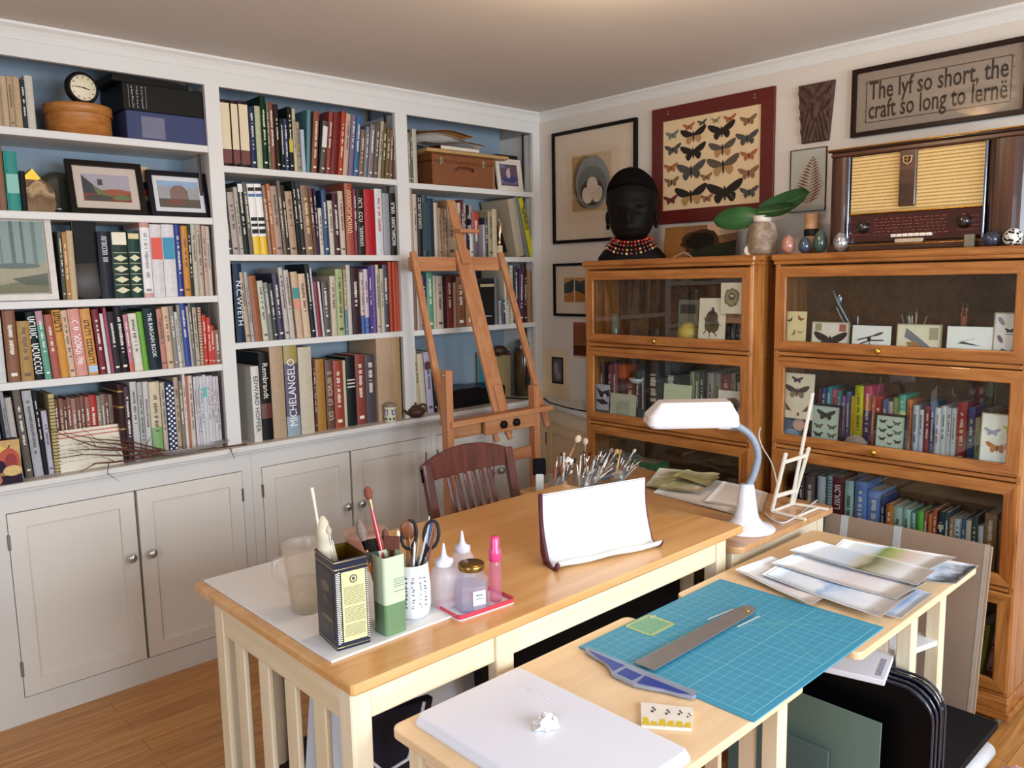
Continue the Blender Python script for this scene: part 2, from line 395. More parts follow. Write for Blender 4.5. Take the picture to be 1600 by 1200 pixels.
# long counter with a small moulded nose
ct = MB().rbox(-2.735, -.001, -.040, .27, .846, ZC, .003).build('countertop', mat('#cdc2b6', .4, var=.015, scale=4)); MB().rbox(-2.735, -.001, -.054, -.0405, .846, ZC, .004).build('counter_nosing', paint_white, ct); MB().rbox(-2.73, -.001, -.034, -.011, .832, .8455, .003).build('counter_moulding', paint_white, ct)
tag(ct, 'long white painted counter running below the bookshelves', 'countertop')
# shallow return cabinet in the corner, its front running at an angle along the right-hand wall
t = thing('corner_cabinet', 'shallow cream painted cabinet in the corner beside the wooden glass cabinet', 'cabinet', (0, 0, 0))
pl = [(-.001, -.053), (-.085, -.053), (-.255, -.56), (-.255, -.60), (-.001, -.60)]
MB().prism(pl, 0, .842).build('body', mat('#d8c6a8', .5, var=.02, scale=4), t)
MB().prism([(-.001, -.053), (-.10, -.053), (-.272, -.56), (-.272, -.605), (-.001, -.605)], .8435, ZC).build('top', paint_white, t)
d = Vector((-.17, -.507, 0)).normalized(); M = Matrix.Translation((-.085, -.053, 0)) @ RZm(math.atan2(d.y, d.x))
dd = MB(); dd.frame(.10, .50, .1, .76, .055, .055, .055, -.012, -.001)
for v_ in dd.v: v_.xyz = M @ v_
dr = dd.build('door', mat('#cfb188', .5, var=.02, scale=4), t, bevel=.002); MB().box(.15, .455, -.006, -.001, .15, .71, M=M).build('door_panel', mat('#cfb188', .5, var=.02, scale=4), dr)
MB().rbox(.092, .104, -.016, -.002, .63, .70, .002, M=M).build('hinge', mat('#6a645c', .35, .7), dr)
# ================================================================ books
ORD = ['first', 'second', 'third', 'fourth', 'fifth', 'sixth', 'seventh', 'eighth', 'ninth', 'tenth', 'eleventh', 'twelfth', 'thirteenth', 'fourteenth', 'fifteenth', 'sixteenth',
       'seventeenth', 'eighteenth', 'nineteenth', 'twentieth', 'twenty-first', 'twenty-second', 'twenty-third', 'twenty-fourth', 'twenty-fifth', 'twenty-sixth', 'twenty-seventh',
       'twenty-eighth', 'twenty-ninth', 'thirtieth', 'thirty-first', 'thirty-second', 'thirty-third', 'thirty-fourth', 'thirty-fifth', 'thirty-sixth', 'thirty-seventh', 'thirty-eighth']
import colorsys
def cname(h):
    h = h.lstrip('#'); r, g, b = [int(h[i:i + 2], 16) / 255 for i in (0, 2, 4)]
    H, S, V = colorsys.rgb_to_hsv(r, g, b); H *= 360
    if V < .2: return 'black'
    if S < .12: return 'white' if V > .78 else ('light grey' if V > .62 else ('grey' if V > .38 else 'dark grey'))
    if S < .25 and V > .7: return 'cream' if 15 < H < 75 else ('pale blue' if 160 < H < 260 else 'pale pink')
    if S < .22: return 'grey'
    dk = 'dark ' if V < .42 else ''
    if H < 14 or H > 335: return dk + ('red' if S > .55 else ('pink' if V > .7 else 'brownish red'))
    if H < 42:
        if V < .5: return 'dark brown' if V < .36 else 'brown'
        return 'orange' if S > .6 and V > .7 else ('tan' if S < .45 else 'rust brown')
    if H < 66: return 'yellow' if S > .6 and V > .65 else ('tan' if V > .6 else 'olive')
    if H < 165: return dk + ('green' if S > .3 else 'grey green')
    if H < 200: return dk + 'teal'
    if H < 255: return dk + 'blue'
    return dk + 'purple'
paper = mat('#d9cfb9', .8, var=.05, scale=90)
def bright(h, k=1.0):
    h = h.lstrip('#'); return '#' + ''.join('%02x' % min(255, int(int(h[i:i + 2], 16) * k)) for i in (0, 2, 4))
def make_book(parent_args, w, h, dep, col, o, rng):
    """parent_args = kwargs of thing(); local frame: x width, y into the shelf, z up"""
    t = thing(**parent_args)
    th = min(.003, w * .22); r = min(.004, w * .3)
    pb = o.get('paperback', w < .016)
    n = 4; front = []
    for i in range(n + 1):
        a = i / n; xx = a * w; front.append((xx, r * (1 - math.sin(PI * a)) if not pb else r * .25 * (1 - math.sin(PI * a))))
    out = [(0, dep)] + front + [(w, dep)]
    inn = [(w - th, dep), (w - th, th + r), (th, th + r), (th, dep)]
    bands = o.get('bands')
    col = bright(col, .93); mats = [mat(col, .42 if not pb else .5, var=.07, scale=60, spec=.3)]
    m = MB()
    if bands:          # [(from, to, colour)] fractions of the height
        z = 0
        for f0, f1, c in bands:
            mats.append(mat(c, .45, var=.05, scale=60)); m.prism(out + inn, f0 * h, f1 * h, mi=len(mats) - 1)
    else: m.prism(out + inn, 0, h)
    if o.get('spiral'):
        for k in range(int(h / .012)):
            z = .006 + k * .012; mi = 1
            m.tube([(w * .5 + w * .6 * math.cos(a), -.001 + .007 * math.sin(a), z) for a in [j * PI / 4 for j in range(9)]], .0011, 5, 1)
        mats.append(mat('#2e2a28', .4, var=0))
    c = m.build('cover', mats, t)
    top = .003 if not pb else .0004
    MB().box(th * .9, w - th * .9, th + r, dep - .004, top, h - top).build('page_block', o.get('pages') or paper, t)
    fl = Vector((0, 0, 0))
    yf = -.0004
    txt = o.get('text'); tc = o.get('tc')
    if txt:
        up = o.get('up', False)
        s = MB(); size = min(w * .82, o.get('size', 1) * w * .82)
        Mx = Matrix.Translation((w / 2, yf + .0002, h * o.get('tz', .5))) @ RXm(PI / 2) @ RZm(PI / 2 if up else -PI / 2)
        s.text(txt, size, Mx, extrude=.0004)
        L = max((v.z for v in s.v)) - min((v.z for v in s.v)); want = h * o.get('tl', .8)
        zc = h * o.get('tz', .5)
        for v in s.v: v.z = zc + (v.z - zc) * want / L
        s.build('spine_title', mat(tc or '#e8e4dc', .5, var=0), t)
    elif o.get('glyphs'):       # lettering too small to read: a line of letter-like strokes
        s = MB(); ng = o['glyphs']; tl = o.get('tl', .8) * h; z = h * o.get('tz', .5) + tl / 2; st = tl / ng; hw = w * .30 * min(1.2, o.get('size', 1) + .2)
        for g in range(ng):
            if rng.random() < .12: z -= st; continue
            a, b = w / 2 - hw, w / 2 + hw; k = rng.randrange(4); q = st * .16
            if k != 1: s.box(a, b, yf, .001, z - q * 1.3, z)
            if k in (0, 1, 3): s.box(a, b, yf, .001, z - st * .78, z - st * .78 + q * 1.3)
            if k in (0, 2): s.box(a, a + hw * .35, yf, .001, z - st * .78, z)
            if k in (1, 2, 3): s.box(b - hw * .35, b, yf, .001, z - st * .78, z)
            z -= st
        s.build('spine_lettering', mat(tc or '#e8e4dc', .5, var=0), t)
    elif w > .009 and o.get('marks', True):
        c0 = lin(col); lum = c0[0] * .3 + c0[1] * .6 + c0[2] * .1
        tcc = tc or ('#e2dccb' if lum < .25 else '#4a3c34')
        s = MB(); z = h * rng.uniform(.80, .9); zend = h * rng.uniform(.25, .5); x0, x1 = w * .3, w * .7
        while z > zend:
            if rng.random() < .14: z -= rng.uniform(.006, .012)
            L = rng.uniform(.002, .0052); a = x0 + (x1 - x0) * rng.uniform(0, .22); b = x1 - (x1 - x0) * rng.uniform(0, .22)
            s.box(a, b, yf, .001, z - L, z); z -= L + .0017
        if rng.random() < .6:
            z = h * .08; s.box(w * .25, w * .75, yf, .001, z, z + w * .3)
        s.build('spine_lettering', mat(tcc, .5, var=0), t)
    lab = o.get('label')
    if lab:
        for (f0, f1, c) in lab:
            MB().box(w * .06, w * .94, -.0006, .0015, f0 * h, f1 * h).build('spine_label', mat(c, .5, var=0), t)
    if o.get('diamonds'):
        s = MB()
        for k in range(4):
            z = h * (.12 + .16 * k); s.add([(w * .06, yf, z), (w * .5, yf, z - .012), (w * .94, yf, z), (w * .5, yf, z + .012)], [(0, 1, 2, 3)])
            s.box(w * .06, w * .94, yf, .001, z + .019, z + .0205)
        s.build('spine_ornament', mat('#d8d2a8', .5, var=0), t)
    if o.get('check'):
        s = MB(); q = w / 3
        for i in range(int(h / q)):
            for j in range(3):
                if (i + j) % 2 == 0:
                    cx_, cz_ = (j + .5) * q, (i + .5) * q
                    s.add([(cx_ - q * .55, yf, cz_), (cx_, yf, cz_ - q * .55), (cx_ + q * .55, yf, cz_), (cx_, yf, cz_ + q * .55)], [(0, 1, 2, 3)])
        s.build('spine_pattern', mat('#e6e2dc', .5, var=0), t)
    return t
NB = [0]
def row(place, crop, axis, plane, z, items, dep=.19, group=None, lim=None, kind='book'):
    """one row of books. axis 1: bookcase (front faces -Y at Y=plane), axis 0: right-hand cabinets (front faces -X)."""
    ox, oy, sc = crop; prev = None; cur = None
    n = 0
    rng = random.Random(len(items) * 131 + int(z * 1000))
    for it in items:
        b0, b1, ty, col = it[:4]; o = it[4] if len(it) > 4 else {}
        set_ = o.get('back', rng.uniform(0, .012)); pv = plane + set_
        v = VX if axis == 1 else -VY
        base = Vector((0, pv, z)) if axis == 1 else Vector((pv, 0, z))
        A = along(base, [v], px=ox + b0 / sc); B = along(base, [v], px=ox + b1 / sc)
        w = (B - A).dot(v)
        lean = math.radians(o.get('lean', 0))
        top = along(A, [VZ], py=oy + ty / sc) if not lean else along(A + v * math.sin(lean) * .2, [VZ], py=oy + ty / sc)
        h = max(.06, (top.z - z)) / max(.9, math.cos(lean))
        if o.get('h'): h = o['h']
        w = max(.005, w * math.cos(lean) - .0006)
        s0 = A.dot(v)
        if cur is not None and s0 < cur and not lean: s0 = cur + .0003
        n += 1; NB[0] += 1
        d = min(o.get('dep', dep * rng.uniform(.86, 1.0)), h * 1.0 + .02, .27 - .02)
        pos = s0
        if lean > 0: pos = s0 + w / math.cos(lean) - w * math.cos(lean)
        loc = Vector((pos, pv, z)) if axis == 1 else Vector((pv, -pos, z))
        if lean > 0: loc.z += w * math.sin(lean)
        cur = s0 + w / math.cos(lean)
        adj = ''
        if o.get('note'): look = o['note']
        else:
            look = cname(col) + ' book'
            if lean and abs(o.get('lean', 0)) > 4: look = 'leaning ' + look
            elif h > .27: look = 'tall ' + look
            elif h < .16: look = 'short ' + look
            elif w < .011: look = 'thin ' + look
            elif w > .035: look = 'thick ' + look
        lab = '%s, %s from left on %s' % (look, ORD[n - 1], place)
        make_book(dict(name='book', label=lab, cat='book', loc=loc, rz=0 if axis == 1 else WALLROT, ry=lean, group=group or ('books on ' + place)), w, h, d, col, o, rng)
C1 = (0, 80, 4.444); C2 = (0, 330, 4.444); C3 = (0, 560, 4.0); C4 = (330, 120, 4.1375); C5 = (350, 390, 4.0); C6 = (620, 160, 4.617); C7 = (620, 380, 3.75)
K3 = (900, 380, 3.75); K5 = (1190, 560, 3.902); K6 = (1280, 760, 3.159); C8 = (640, 300, 5.4545)
YP = .012
row("left bay's top shelf", C1, 1, YP, 2.063, [
    (-60, -18, 160, '#c2ab8c'), (-15, 28, 165, '#b89e7c', dict(marks=False)), (28, 75, 168, '#c8b090', dict(marks=False)), (76, 115, 172, '#b89c78'), (116, 165, 175, '#c4a782', dict(marks=False)),
    (168, 200, 195, '#2b3540'), (201, 258, 165, '#d2cabc', dict(marks=False))])
row("left bay's second shelf", C1, 1, YP, 1.787, [
    (-70, -8, 640, '#7a5a4a'), (0, 55, 650, '#8a6048', dict(marks=False)), (60, 155, 690, '#1c8f82', dict(label=[(.3, .62, '#7fb8a8')], marks=False, note='teal folder with a pale label')),
    (157, 200, 830, '#1c1a1a', dict(marks=False)), (968, 1056, 800, '#c8a880', dict(back=.09, bands=[(0, .12, '#b86a60'), (.12, .34, '#3a4a68'), (.34, .42, '#c8c4c0'), (.42, .56, '#b84a40'), (.56, .7, '#1c1a18'), (.7, 1, '#c8a880')], marks=False, note='banded tan, black and red book'))])
row("left bay's third shelf", C2, 1, YP, 1.483, [
    (45, 90, 65, '#2a3a40', dict(back=.06)), (130, 185, 90, '#8a8a84', dict(back=.06)), (188, 225, 88, '#3a4658', dict(back=.06, label=[(.88, 1, '#d8cc50')])),
    (440, 468, 140, '#474a3c'), (470, 500, 145, '#b8833a'), (501, 545, 135, '#cdb690', dict(marks=False)),
    (712, 800, 140, '#20232c', dict(glyphs=12, tc='#dcdce0', tl=.42, tz=.72, size=.5, note='big black book with white lettering')),
    (803, 915, 138, '#24382c', dict(diamonds=1, label=[(.80, .985, '#e6dcc4')], marks=False, note='dark green ornamented book with cream label')),
    (918, 1000, 135, '#1f4038', dict(diamonds=1, marks=False, label=[(.88, .96, '#d8c890')], note='dark green ornamented book without cream label')),
    (1008, 1074, 75, '#e0dcdc', dict(bands=[(0, .06, '#c89a90'), (.06, .93, '#e2dede'), (.93, 1, '#c08a7c')], tc='#8a8080', note='tall white book with pinkish ends')),
    (1076, 1154, 90, '#e4dcdc', dict(label=[(.52, .82, '#d8482c')], marks=False, note='white book with a red-orange block')),
    (1156, 1241, 90, '#e2dedf', dict(label=[(.52, .82, '#1c86a8')], marks=False, note='white book with a turquoise block')),
    (1243, 1284, 92, '#2c3f8f'), (1286, 1330, 100, '#d08b3a'), (1331, 1354, 92, '#26382a'), (1356, 1390, 75, '#c9bfae'), (1391, 1425, 78, '#c2b49e'), (1430, 1456, 100, '#c8a898'), (1457, 1482, 104, '#cabcae')])
L4 = dict(lean=-3.2)
def LL(**k): return dict(lean=-3.2, **k)
row("left bay's fourth shelf", C2, 1, YP, 1.208, [
    (-30, 50, 680, '#d8dad8', dict(marks=False)), (62, 150, 690, '#8a5a3c'), (156, 243, 765, '#b08a4a', dict(tc='#5a4020')),
    (246, 316, 702, '#14201c', dict(lean=-3, glyphs=13, tc='#f0f0ec', tl=.86, note='black book with white script')), (318, 366, 695, '#5d9a84', LL(bands=[(0, .8, '#5d9a84'), (.8, 1, '#b08a94')])),
    (372, 428, 720, '#b0604e', LL()), (430, 488, 688, '#d8963c', LL(glyphs=5, tc='#3a2c1c', tl=.3, tz=.82)), (490, 533, 690, '#e0c0a0', LL()),
    (536, 616, 682, '#e09a90', LL(glyphs=13, tc='#fbf2ee', tl=.66, size=.75, note='pink book with white lettering')), (620, 690, 680, '#d99a50', LL(glyphs=14, tc='#3a3020', tl=.66, size=.6, label=[(.04, .14, '#a8c4e0')])),
    (700, 748, 682, '#7a2430', LL()), (750, 778, 712, '#e8e4e0', LL(marks=False)), (779, 798, 672, '#a84858', LL()), (800, 848, 700, '#3a3238', LL()), (850, 905, 668, '#221e22', LL()),
    (907, 938, 720, '#b06a7a', LL(bands=[(0, .16, '#c05a40'), (.16, 1, '#b06a7a')])), (942, 1000, 712, '#e6e0cc', LL()), (1002, 1043, 700, '#6fae3c', LL(marks=False)),
    (1046, 1128, 676, '#1a2a30', LL(text='THE BARGAIN BOOK', tc='#eceeea', tl=.72, tz=.56, size=.6, note='black book with white capitals')),
    (1130, 1168, 680, '#c88a78', dict(lean=-2)), (1170, 1216, 665, '#dcb898', dict(lean=-2)), (1218, 1246, 660, '#8c8880', dict(lean=-2)), (1248, 1270, 700, '#d8d0cc', dict(lean=-2)), (1271, 1290, 650, '#9a9a88', dict(lean=-2)),
    (1291, 1332, 640, '#3a4a9a', dict(lean=-2)), (1333, 1348, 660, '#b8b0a8', dict(lean=-2)), (1349, 1366, 640, '#78746c', dict(lean=-2)), (1368, 1394, 668, '#b8ac98', dict(lean=-1)),
    (1398, 1420, 668, '#d8b090', dict(spiral=1, marks=False, note='spiral-bound tan book')), (1424, 1450, 720, '#c8402c'), (1451, 1475, 738, '#cc3c2a'), (1476, 1500, 795, '#c23a28'), (1502, 1538, 825, '#8a6a58')])
row("counter below left bay", C3, 1, YP, ZC, [
    (-40, 40, 185, '#c8d4d8', dict(lean=-1)), (66, 84, 195, '#2c2c30', dict(lean=-3)), (85, 108, 210, '#9a98a0', dict(lean=-3)), (110, 152, 248, '#c4bcb2', dict(lean=-3, marks=False)),
    (166, 212, 200, '#6a6058', dict(lean=-3)), (220, 278, 205, '#b4b4b8', dict(lean=-3)), (282, 306, 205, '#1e1e1e', dict(lean=-3)), (310, 344, 330, '#c4c0d0', dict(lean=-2)),
    (347, 384, 225, '#cdb87c', dict(spiral=1, marks=False, note='spiral-bound yellow book')),
    (772, 806, 165, '#3a2220', dict(bands=[(0, .18, '#3a2220'), (.18, .2, '#b08a40'), (.2, .42, '#3a2220'), (.42, .44, '#b08a40'), (.44, .7, '#3a2220'), (.7, .72, '#b08a40'), (.72, .9, '#3a2220'), (.9, .92, '#b08a40'), (.92, 1, '#3a2220')], marks=False, note='dark binder with gold bands')), (808, 846, 178, '#4a343a'),
    (850, 890, 148, '#cac8c6'), (893, 924, 150, '#b8b8b4'), (926, 962, 148, '#d2cecc'), (966, 1030, 150, '#b4b48a', dict(bands=[(0, .4, '#7aa060'), (.4, 1, '#c8b898')])), (1033, 1063, 152, '#c8b8a4'),
    (1065, 1114, 152, '#26305c', dict(check=1, marks=False, note='blue and white patterned book')), (1118, 1146, 118, '#b8a890'), (1148, 1170, 140, '#8a7868'), (1172, 1189, 96, '#dad2ca'), (1190, 1204, 112, '#b86a50'), (1206, 1234, 110, '#dccabc'),
    (1238, 1256, 116, '#d2cece'), (1257, 1274, 112, '#cac6cc'), (1275, 1294, 114, '#d6d4d4'), (1295, 1316, 104, '#ced0d2', dict(label=[(.7, .84, '#4ab8b0')], marks=False)), (1317, 1336, 112, '#d8d4d6'), (1337, 1356, 108, '#d0c4c8'), (1357, 1374, 114, '#d4d0d0'), (1375, 1392, 112, '#c8c2c2')])
rb = []; xx = 372
for c, w in zip(['#7a4a3a', '#94604e', '#6a4234', '#8a5648', '#a87868', '#7c4c40', '#8c5a4a', '#9a6a58', '#c03a34', '#9a8a78', '#8c8272', '#8a4a40', '#a8988a', '#b84034', '#8a4438'], [30, 24, 24, 26, 30, 24, 24, 28, 46, 24, 24, 22, 22, 38, 24]):
    rb.append((xx, xx + w, 262 - (xx - 372) * .10 + R_.uniform(-8, 8), c)); xx += w + 1
row("counter, behind the striped booklet", C3, 1, .075, ZC, rb, dep=.12)
RR = lambda a, **k: dict(lean=a, **k)
CRL = [(.26, .95, '#dccaa8'), (.05, .25, '#6a2e28')]
CRB = [(0, .05, '#2a1a18'), (.05, .25, '#6a2e28'), (.25, .96, '#dccaa8'), (.96, 1, '#3a2018')]
row("middle bay's top shelf", C4, 1, YP, 1.993, [
    (76, 144, 140, '#2c1a18', dict(label=CRL, marks=False, note='cream and dark red volume')), (146, 194, 150, '#2c1a18', dict(label=CRL, marks=False, note='cream and dark red volume')), (196, 261, 152, '#2c1a18', dict(label=CRL, marks=False, note='cream and dark red volume')),
    (264, 300, 190, '#2a3454'), (304, 340, 186, '#bcc096', dict(marks=False)), (342, 376, 122, '#15301c'), (378, 392, 168, '#6a7a58'), (394, 424, 165, '#8a4a38'), (428, 456, 176, '#2a241e'), (458, 482, 270, '#1e2018'),
    (484, 510, 270, '#2c3c6a'), (513, 540, 192, '#1c1e16', dict(label=[(.3, .5, '#c8b040')])), (543, 562, 205, '#ccc09c'), (564, 588, 290, '#a89878'), (592, 616, 340, '#bcc4d4', dict(marks=False)),
    (618, 643, 212, '#5a8a94', RR(4, marks=False)), (650, 686, 222, '#8a5038', RR(6)), (692, 702, 280, '#1a1a1c', RR(6)), (704, 738, 285, '#5a5048', RR(7, label=[(.5, .9, '#d8d4cc')])), (742, 770, 222, '#9a443c', RR(7)), (774, 818, 232, '#701c14', RR(7, marks=False)),
    (822, 850, 222, '#b8402c', RR(7)), (853, 884, 238, '#ccac94', RR(7)), (888, 918, 246, '#7a6a88', RR(7)), (922, 952, 252, '#3a6a9a', RR(7)), (955, 982, 342, '#8a6a4c', RR(7)), (986, 1010, 322, '#7c8088', RR(7)),
    (1014, 1046, 310, '#8a7c80', RR(7)), (1050, 1074, 312, '#6a5a50', RR(7)), (1078, 1098, 286, '#b8b090', RR(7)), (1101, 1124, 296, '#6a5438', RR(6)), (1127, 1150, 332, '#6a5a30', RR(6)), (1152, 1172, 345, '#8a5a44', RR(5)), (1176, 1192, 350, '#5a4a3a', RR(4))])
WY = dict(lean=-3, bands=[(0, .26, '#e0b820'), (.26, 1, '#e6e2dc')], marks=False, label=[(.3, .36, '#2c2c2c'), (.40, .44, '#2c2c2c'), (.48, .53, '#2c2c2c'), (.82, .86, '#3a6aa0'), (.9, .95, '#2c2c2c')], note='white book with yellow foot')
L3 = lambda **k: dict(lean=-3, **k)
row("middle bay's second shelf", C4, 1, YP, 1.645, [
    (112, 142, 745, '#4a4644', L3()), (146, 188, 745, '#b6a6a0', L3()), (190, 214, 712, '#b8b0a0', L3()), (217, 250, 678, '#2a2c30', L3(label=[(.86, .97, '#e0e0dc')])), (253, 277, 690, '#6a6454', L3()),
    (281, 326, 692, '#e6e2dc', WY), (328, 371, 692, '#e6e2dc', WY), (374, 399, 702, '#a07a60', L3()), (402, 424, 692, '#c07848', L3()), (427, 468, 706, '#b09280', L3()), (472, 492, 672, '#7a6a5c', L3()), (494, 516, 700, '#3a3028', L3()),
    (518, 562, 740, '#b49478', L3()), (566, 588, 672, '#2c2a28', L3()), (590, 616, 674, '#383634', L3()), (620, 668, 702, '#8a6a50', L3(tc='#e0c890')), (670, 690, 716, '#6a4438', L3()), (692, 708, 720, '#3a2c4a', dict(lean=-2)),
    (710, 735, 848, '#d4ccbc', dict(lean=-1)), (738, 770, 732, '#2c4a72', dict(lean=-1)), (774, 804, 800, '#d4c8b0', dict(lean=-1)), (807, 842, 752, '#4a2430', dict(lean=-1)), (845, 876, 738, '#ccbca4', dict(lean=-1)),
    (882, 930, 686, '#a8543c', dict(glyphs=11, tc='#e8c898', tl=.6, tz=.6, size=.8, note='rust brown book with cream capitals')), (933, 956, 722, '#7a2440'), (958, 998, 726, '#2a2a24', dict(glyphs=14, tc='#dcd8cc', tl=.74, size=.8)), (1004, 1070, 726, '#b01c24', dict(marks=False, note='wide bright red book')),
    (1073, 1120, 722, '#dcdcdc', dict(tc='#c04a40')), (1123, 1165, 752, '#9a9a9c', dict(marks=False)), (1169, 1204, 752, '#1c1c1e', dict(glyphs=15, tc='#e4e4e0', tl=.7, size=.8))])
L4_ = lambda **k: dict(lean=-3.5, **k)
row("middle bay's third shelf", C5, 1, YP, 1.288, [
    (84, 140, 86, '#1f3048', dict(text='N.C.WYETH', tc='#eef0f0', tl=.56, tz=.5, size=1.15, note='dark blue book lettered N.C. WYETH')), (143, 172, 142, '#c4ac8c', L4_()), (174, 194, 140, '#b0b0b0', L4_()), (197, 246, 165, '#9a5a34', L4_(marks=False)), (249, 285, 196, '#ccccb4', L4_()),
    (288, 314, 206, '#8a8880', L4_()), (316, 344, 212, '#3a3a3c', L4_()), (347, 384, 150, '#3c3450', L4_()), (388, 416, 112, '#c6beb4', L4_(tc='#2a2420')), (419, 450, 128, '#c8beb2', L4_()),
    (462, 502, 140, '#d0b090', L4_(label=[(.60, .76, '#3a8a88'), (.44, .58, '#d88a70')], marks=False)), (505, 548, 152, '#dcbc9c', L4_()), (552, 578, 90, '#24282c', L4_()), (580, 590, 116, '#cccccc', L4_()), (592, 618, 200, '#8a2c3c', L4_(marks=False)), (620, 632, 200, '#d4d4d0', L4_()),
    (636, 674, 202, '#5a5450', dict(lean=-2)), (678, 712, 165, '#ccbca4'), (716, 760, 122, '#a8b478'), (763, 780, 124, '#8a8478', dict(bands=[(0, .38, '#5a7a88'), (.38, 1, '#9a8468')])), (783, 808, 96, '#c6beb2', dict(marks=False)), (811, 860, 112, '#3a2428'),
    (864, 888, 142, '#b8a4a0', dict(bands=[(0, .3, '#2c4a88'), (.3, 1, '#c0aca4')])), (890, 916, 122, '#bcacb8', dict(bands=[(0, .25, '#3a5a98'), (.25, 1, '#bcacb8')])), (919, 937, 104, '#5a3c80'), (938, 960, 100, '#644690', dict(marks=False)), (963, 984, 95, '#ccbca8'), (986, 1004, 120, '#c8c0a8'), (1007, 1040, 96, '#4a4a50'),
    (1044, 1064, 76, '#b8482c', dict(marks=False)), (1066, 1086, 76, '#c0502f', dict(marks=False)), (1088, 1108, 76, '#b04428', dict(marks=False))])
row("counter below middle bay", C5, 1, YP - .01, ZC, [
    (196, 245, 732, '#e0dad0', dict(text='EDWARD HOPPER', tc='#1c1a1a', tl=.74, tz=.5, size=.9, back=0, dep=.25, note='light book lettered EDWARD HOPPER')),
    (248, 312, 646, '#171412', dict(text='Rembrandt', tc='#e6ddd0', tl=.4, tz=.68, size=.9, dep=.25, back=.004, bands=[(0, .25, '#171412'), (.25, .42, '#5a2a1c'), (.42, 1, '#171412')], note='black book lettered Rembrandt')),
    (316, 398, 600, '#b99c7e', dict(marks=False, dep=.25, note='wide plain tan book')),
    (404, 484, 602, '#5a5068', dict(text='MICHELANGELO', up=True, tc='#eceaea', tl=.74, tz=.48, size=1.1, bands=[(0, .22, '#8a9aa4'), (.22, .8, '#4c4458'), (.8, 1, '#9a8a4a')], dep=.24, note='grey and purple book lettered MICHELANGELO')),
    (490, 572, 612, '#ccc0a8', dict(marks=False)), (576, 590, 684, '#5a2a20', dict(back=.02)), (592, 646, 688, '#a87830', dict(back=.02, marks=False)), (652, 698, 692, '#6a4a40', dict(back=.02, glyphs=17, tc='#d0b890', tl=.75, size=.8)), (702, 756, 698, '#a04430', dict(back=.02)),
    (760, 776, 694, '#d0c0a0', dict(back=.02, marks=False)), (780, 834, 674, '#1a1e20', dict(back=.02, label=[(.66, .68, '#c8c4b4'), (.61, .63, '#c8c4b4'), (.56, .58, '#c8c4b4')], marks=False)), (838, 894, 658, '#8a4034', dict(back=.02)), (897, 960, 664, '#4e484c', dict(back=.02)),
    (966, 1066, 552, '#bda080', dict(marks=False, dep=.24, note='very wide plain tan folder')), (1070, 1116, 540, '#b6986e', dict(marks=False, dep=.24))])
row("right bay's top shelf", C6, 1, YP, 1.984, [(88, 106, 215, '#8a8478'), (108, 124, 195, '#6a6458'), (126, 156, 190, '#c0b8a4', dict(marks=False))])
row("right bay's second shelf", C6, 1, YP, 1.639, [
    (102, 128, 620, '#c4ac94', dict(marks=False)), (130, 158, 660, '#ccb8a4'), (160, 194, 665, '#2a2420', dict(glyphs=13, tc='#d8d0c0', tl=.5, tz=.7, size=.8)), (197, 234, 672, '#3a4a50', dict(label=[(.1, .9, '#34444c')])), (237, 276, 690, '#2c3844', dict(marks=False)), (280, 308, 722, '#ccb8a4', dict(marks=False)),
    (310, 330, 760, '#ccac8c'), (332, 350, 764, '#c0a484'), (352, 372, 770, '#d0b494'), (374, 430, 700, '#b89878', dict(back=.03)), (440, 462, 722, '#c8bca8'), (464, 482, 700, '#6a2c34'), (485, 508, 728, '#c0a8a8'), (510, 526, 740, '#2c2624'), (528, 552, 742, '#c4b4ac', dict(bands=[(0, .5, '#c8c4c0'), (.5, 1, '#9a7a78')])),
    (556, 600, 790, '#9a3c30', dict(bands=[(0, .5, '#6a5a60'), (.5, 1, '#a84030')], back=.04)), (602, 618, 880, '#b8b0b4', dict(marks=False)), (620, 640, 830, '#3a4048'), (642, 676, 784, '#a89870'), (680, 712, 768, '#c4b494', dict(marks=False)),
    (868, 926, 700, '#bcac94', dict(lean=-11, marks=False, dep=.22)), (934, 962, 684, '#7a7a70', dict(lean=-13, marks=False)), (968, 1000, 694, '#ccc42c', dict(lean=-15, glyphs=6, tc='#2a2a1c', tl=.42, tz=.66, note='leaning yellow book'))])
row("right bay's third shelf", C7, 1, YP, 1.286, [
    (92, 122, 168, '#8a7468', dict(marks=False)), (124, 138, 190, '#c8b4a0', dict(marks=False)), (140, 152, 190, '#a89aa0'), (154, 182, 190, '#4a3058'), (185, 220, 172, '#5a9a78'), (222, 238, 190, '#ccbca4', dict(marks=False)), (240, 278, 192, '#ccbca8'), (281, 296, 190, '#3a2028', dict(marks=False)),
    (298, 334, 192, '#7a3028'), (338, 356, 230, '#b88a68', dict(marks=False)), (358, 404, 196, '#8a5638'), (408, 470, 180, '#a8734c', dict(back=.03)), (580, 602, 205, '#6a6a68', dict(marks=False)), (604, 620, 335, '#b8b8b4'), (622, 640, 330, '#3a3a58'),
    (642, 668, 108, '#ccc0ac', dict(lean=-2)), (671, 690, 130, '#ded6c4', dict(spiral=1, marks=False, note='cream wire-bound book')), (696, 716, 136, '#3a3c48'), (718, 744, 150, '#5a3860', dict(lean=2)), (747, 766, 150, '#4a2418', dict(lean=1)), (770, 794, 160, '#a8825c', dict(marks=False))])
row("counter below right bay", C7, 1, YP, ZC, [
    (126, 146, 622, '#ccbc94', dict(lean=-3)), (148, 180, 650, '#ccc0a4', dict(lean=-3, marks=False)), (184, 222, 640, '#a8a4b8', dict(lean=-3, label=[(.72, .84, '#4a2c34')])), (225, 240, 632, '#1c2028', dict(lean=-3))])
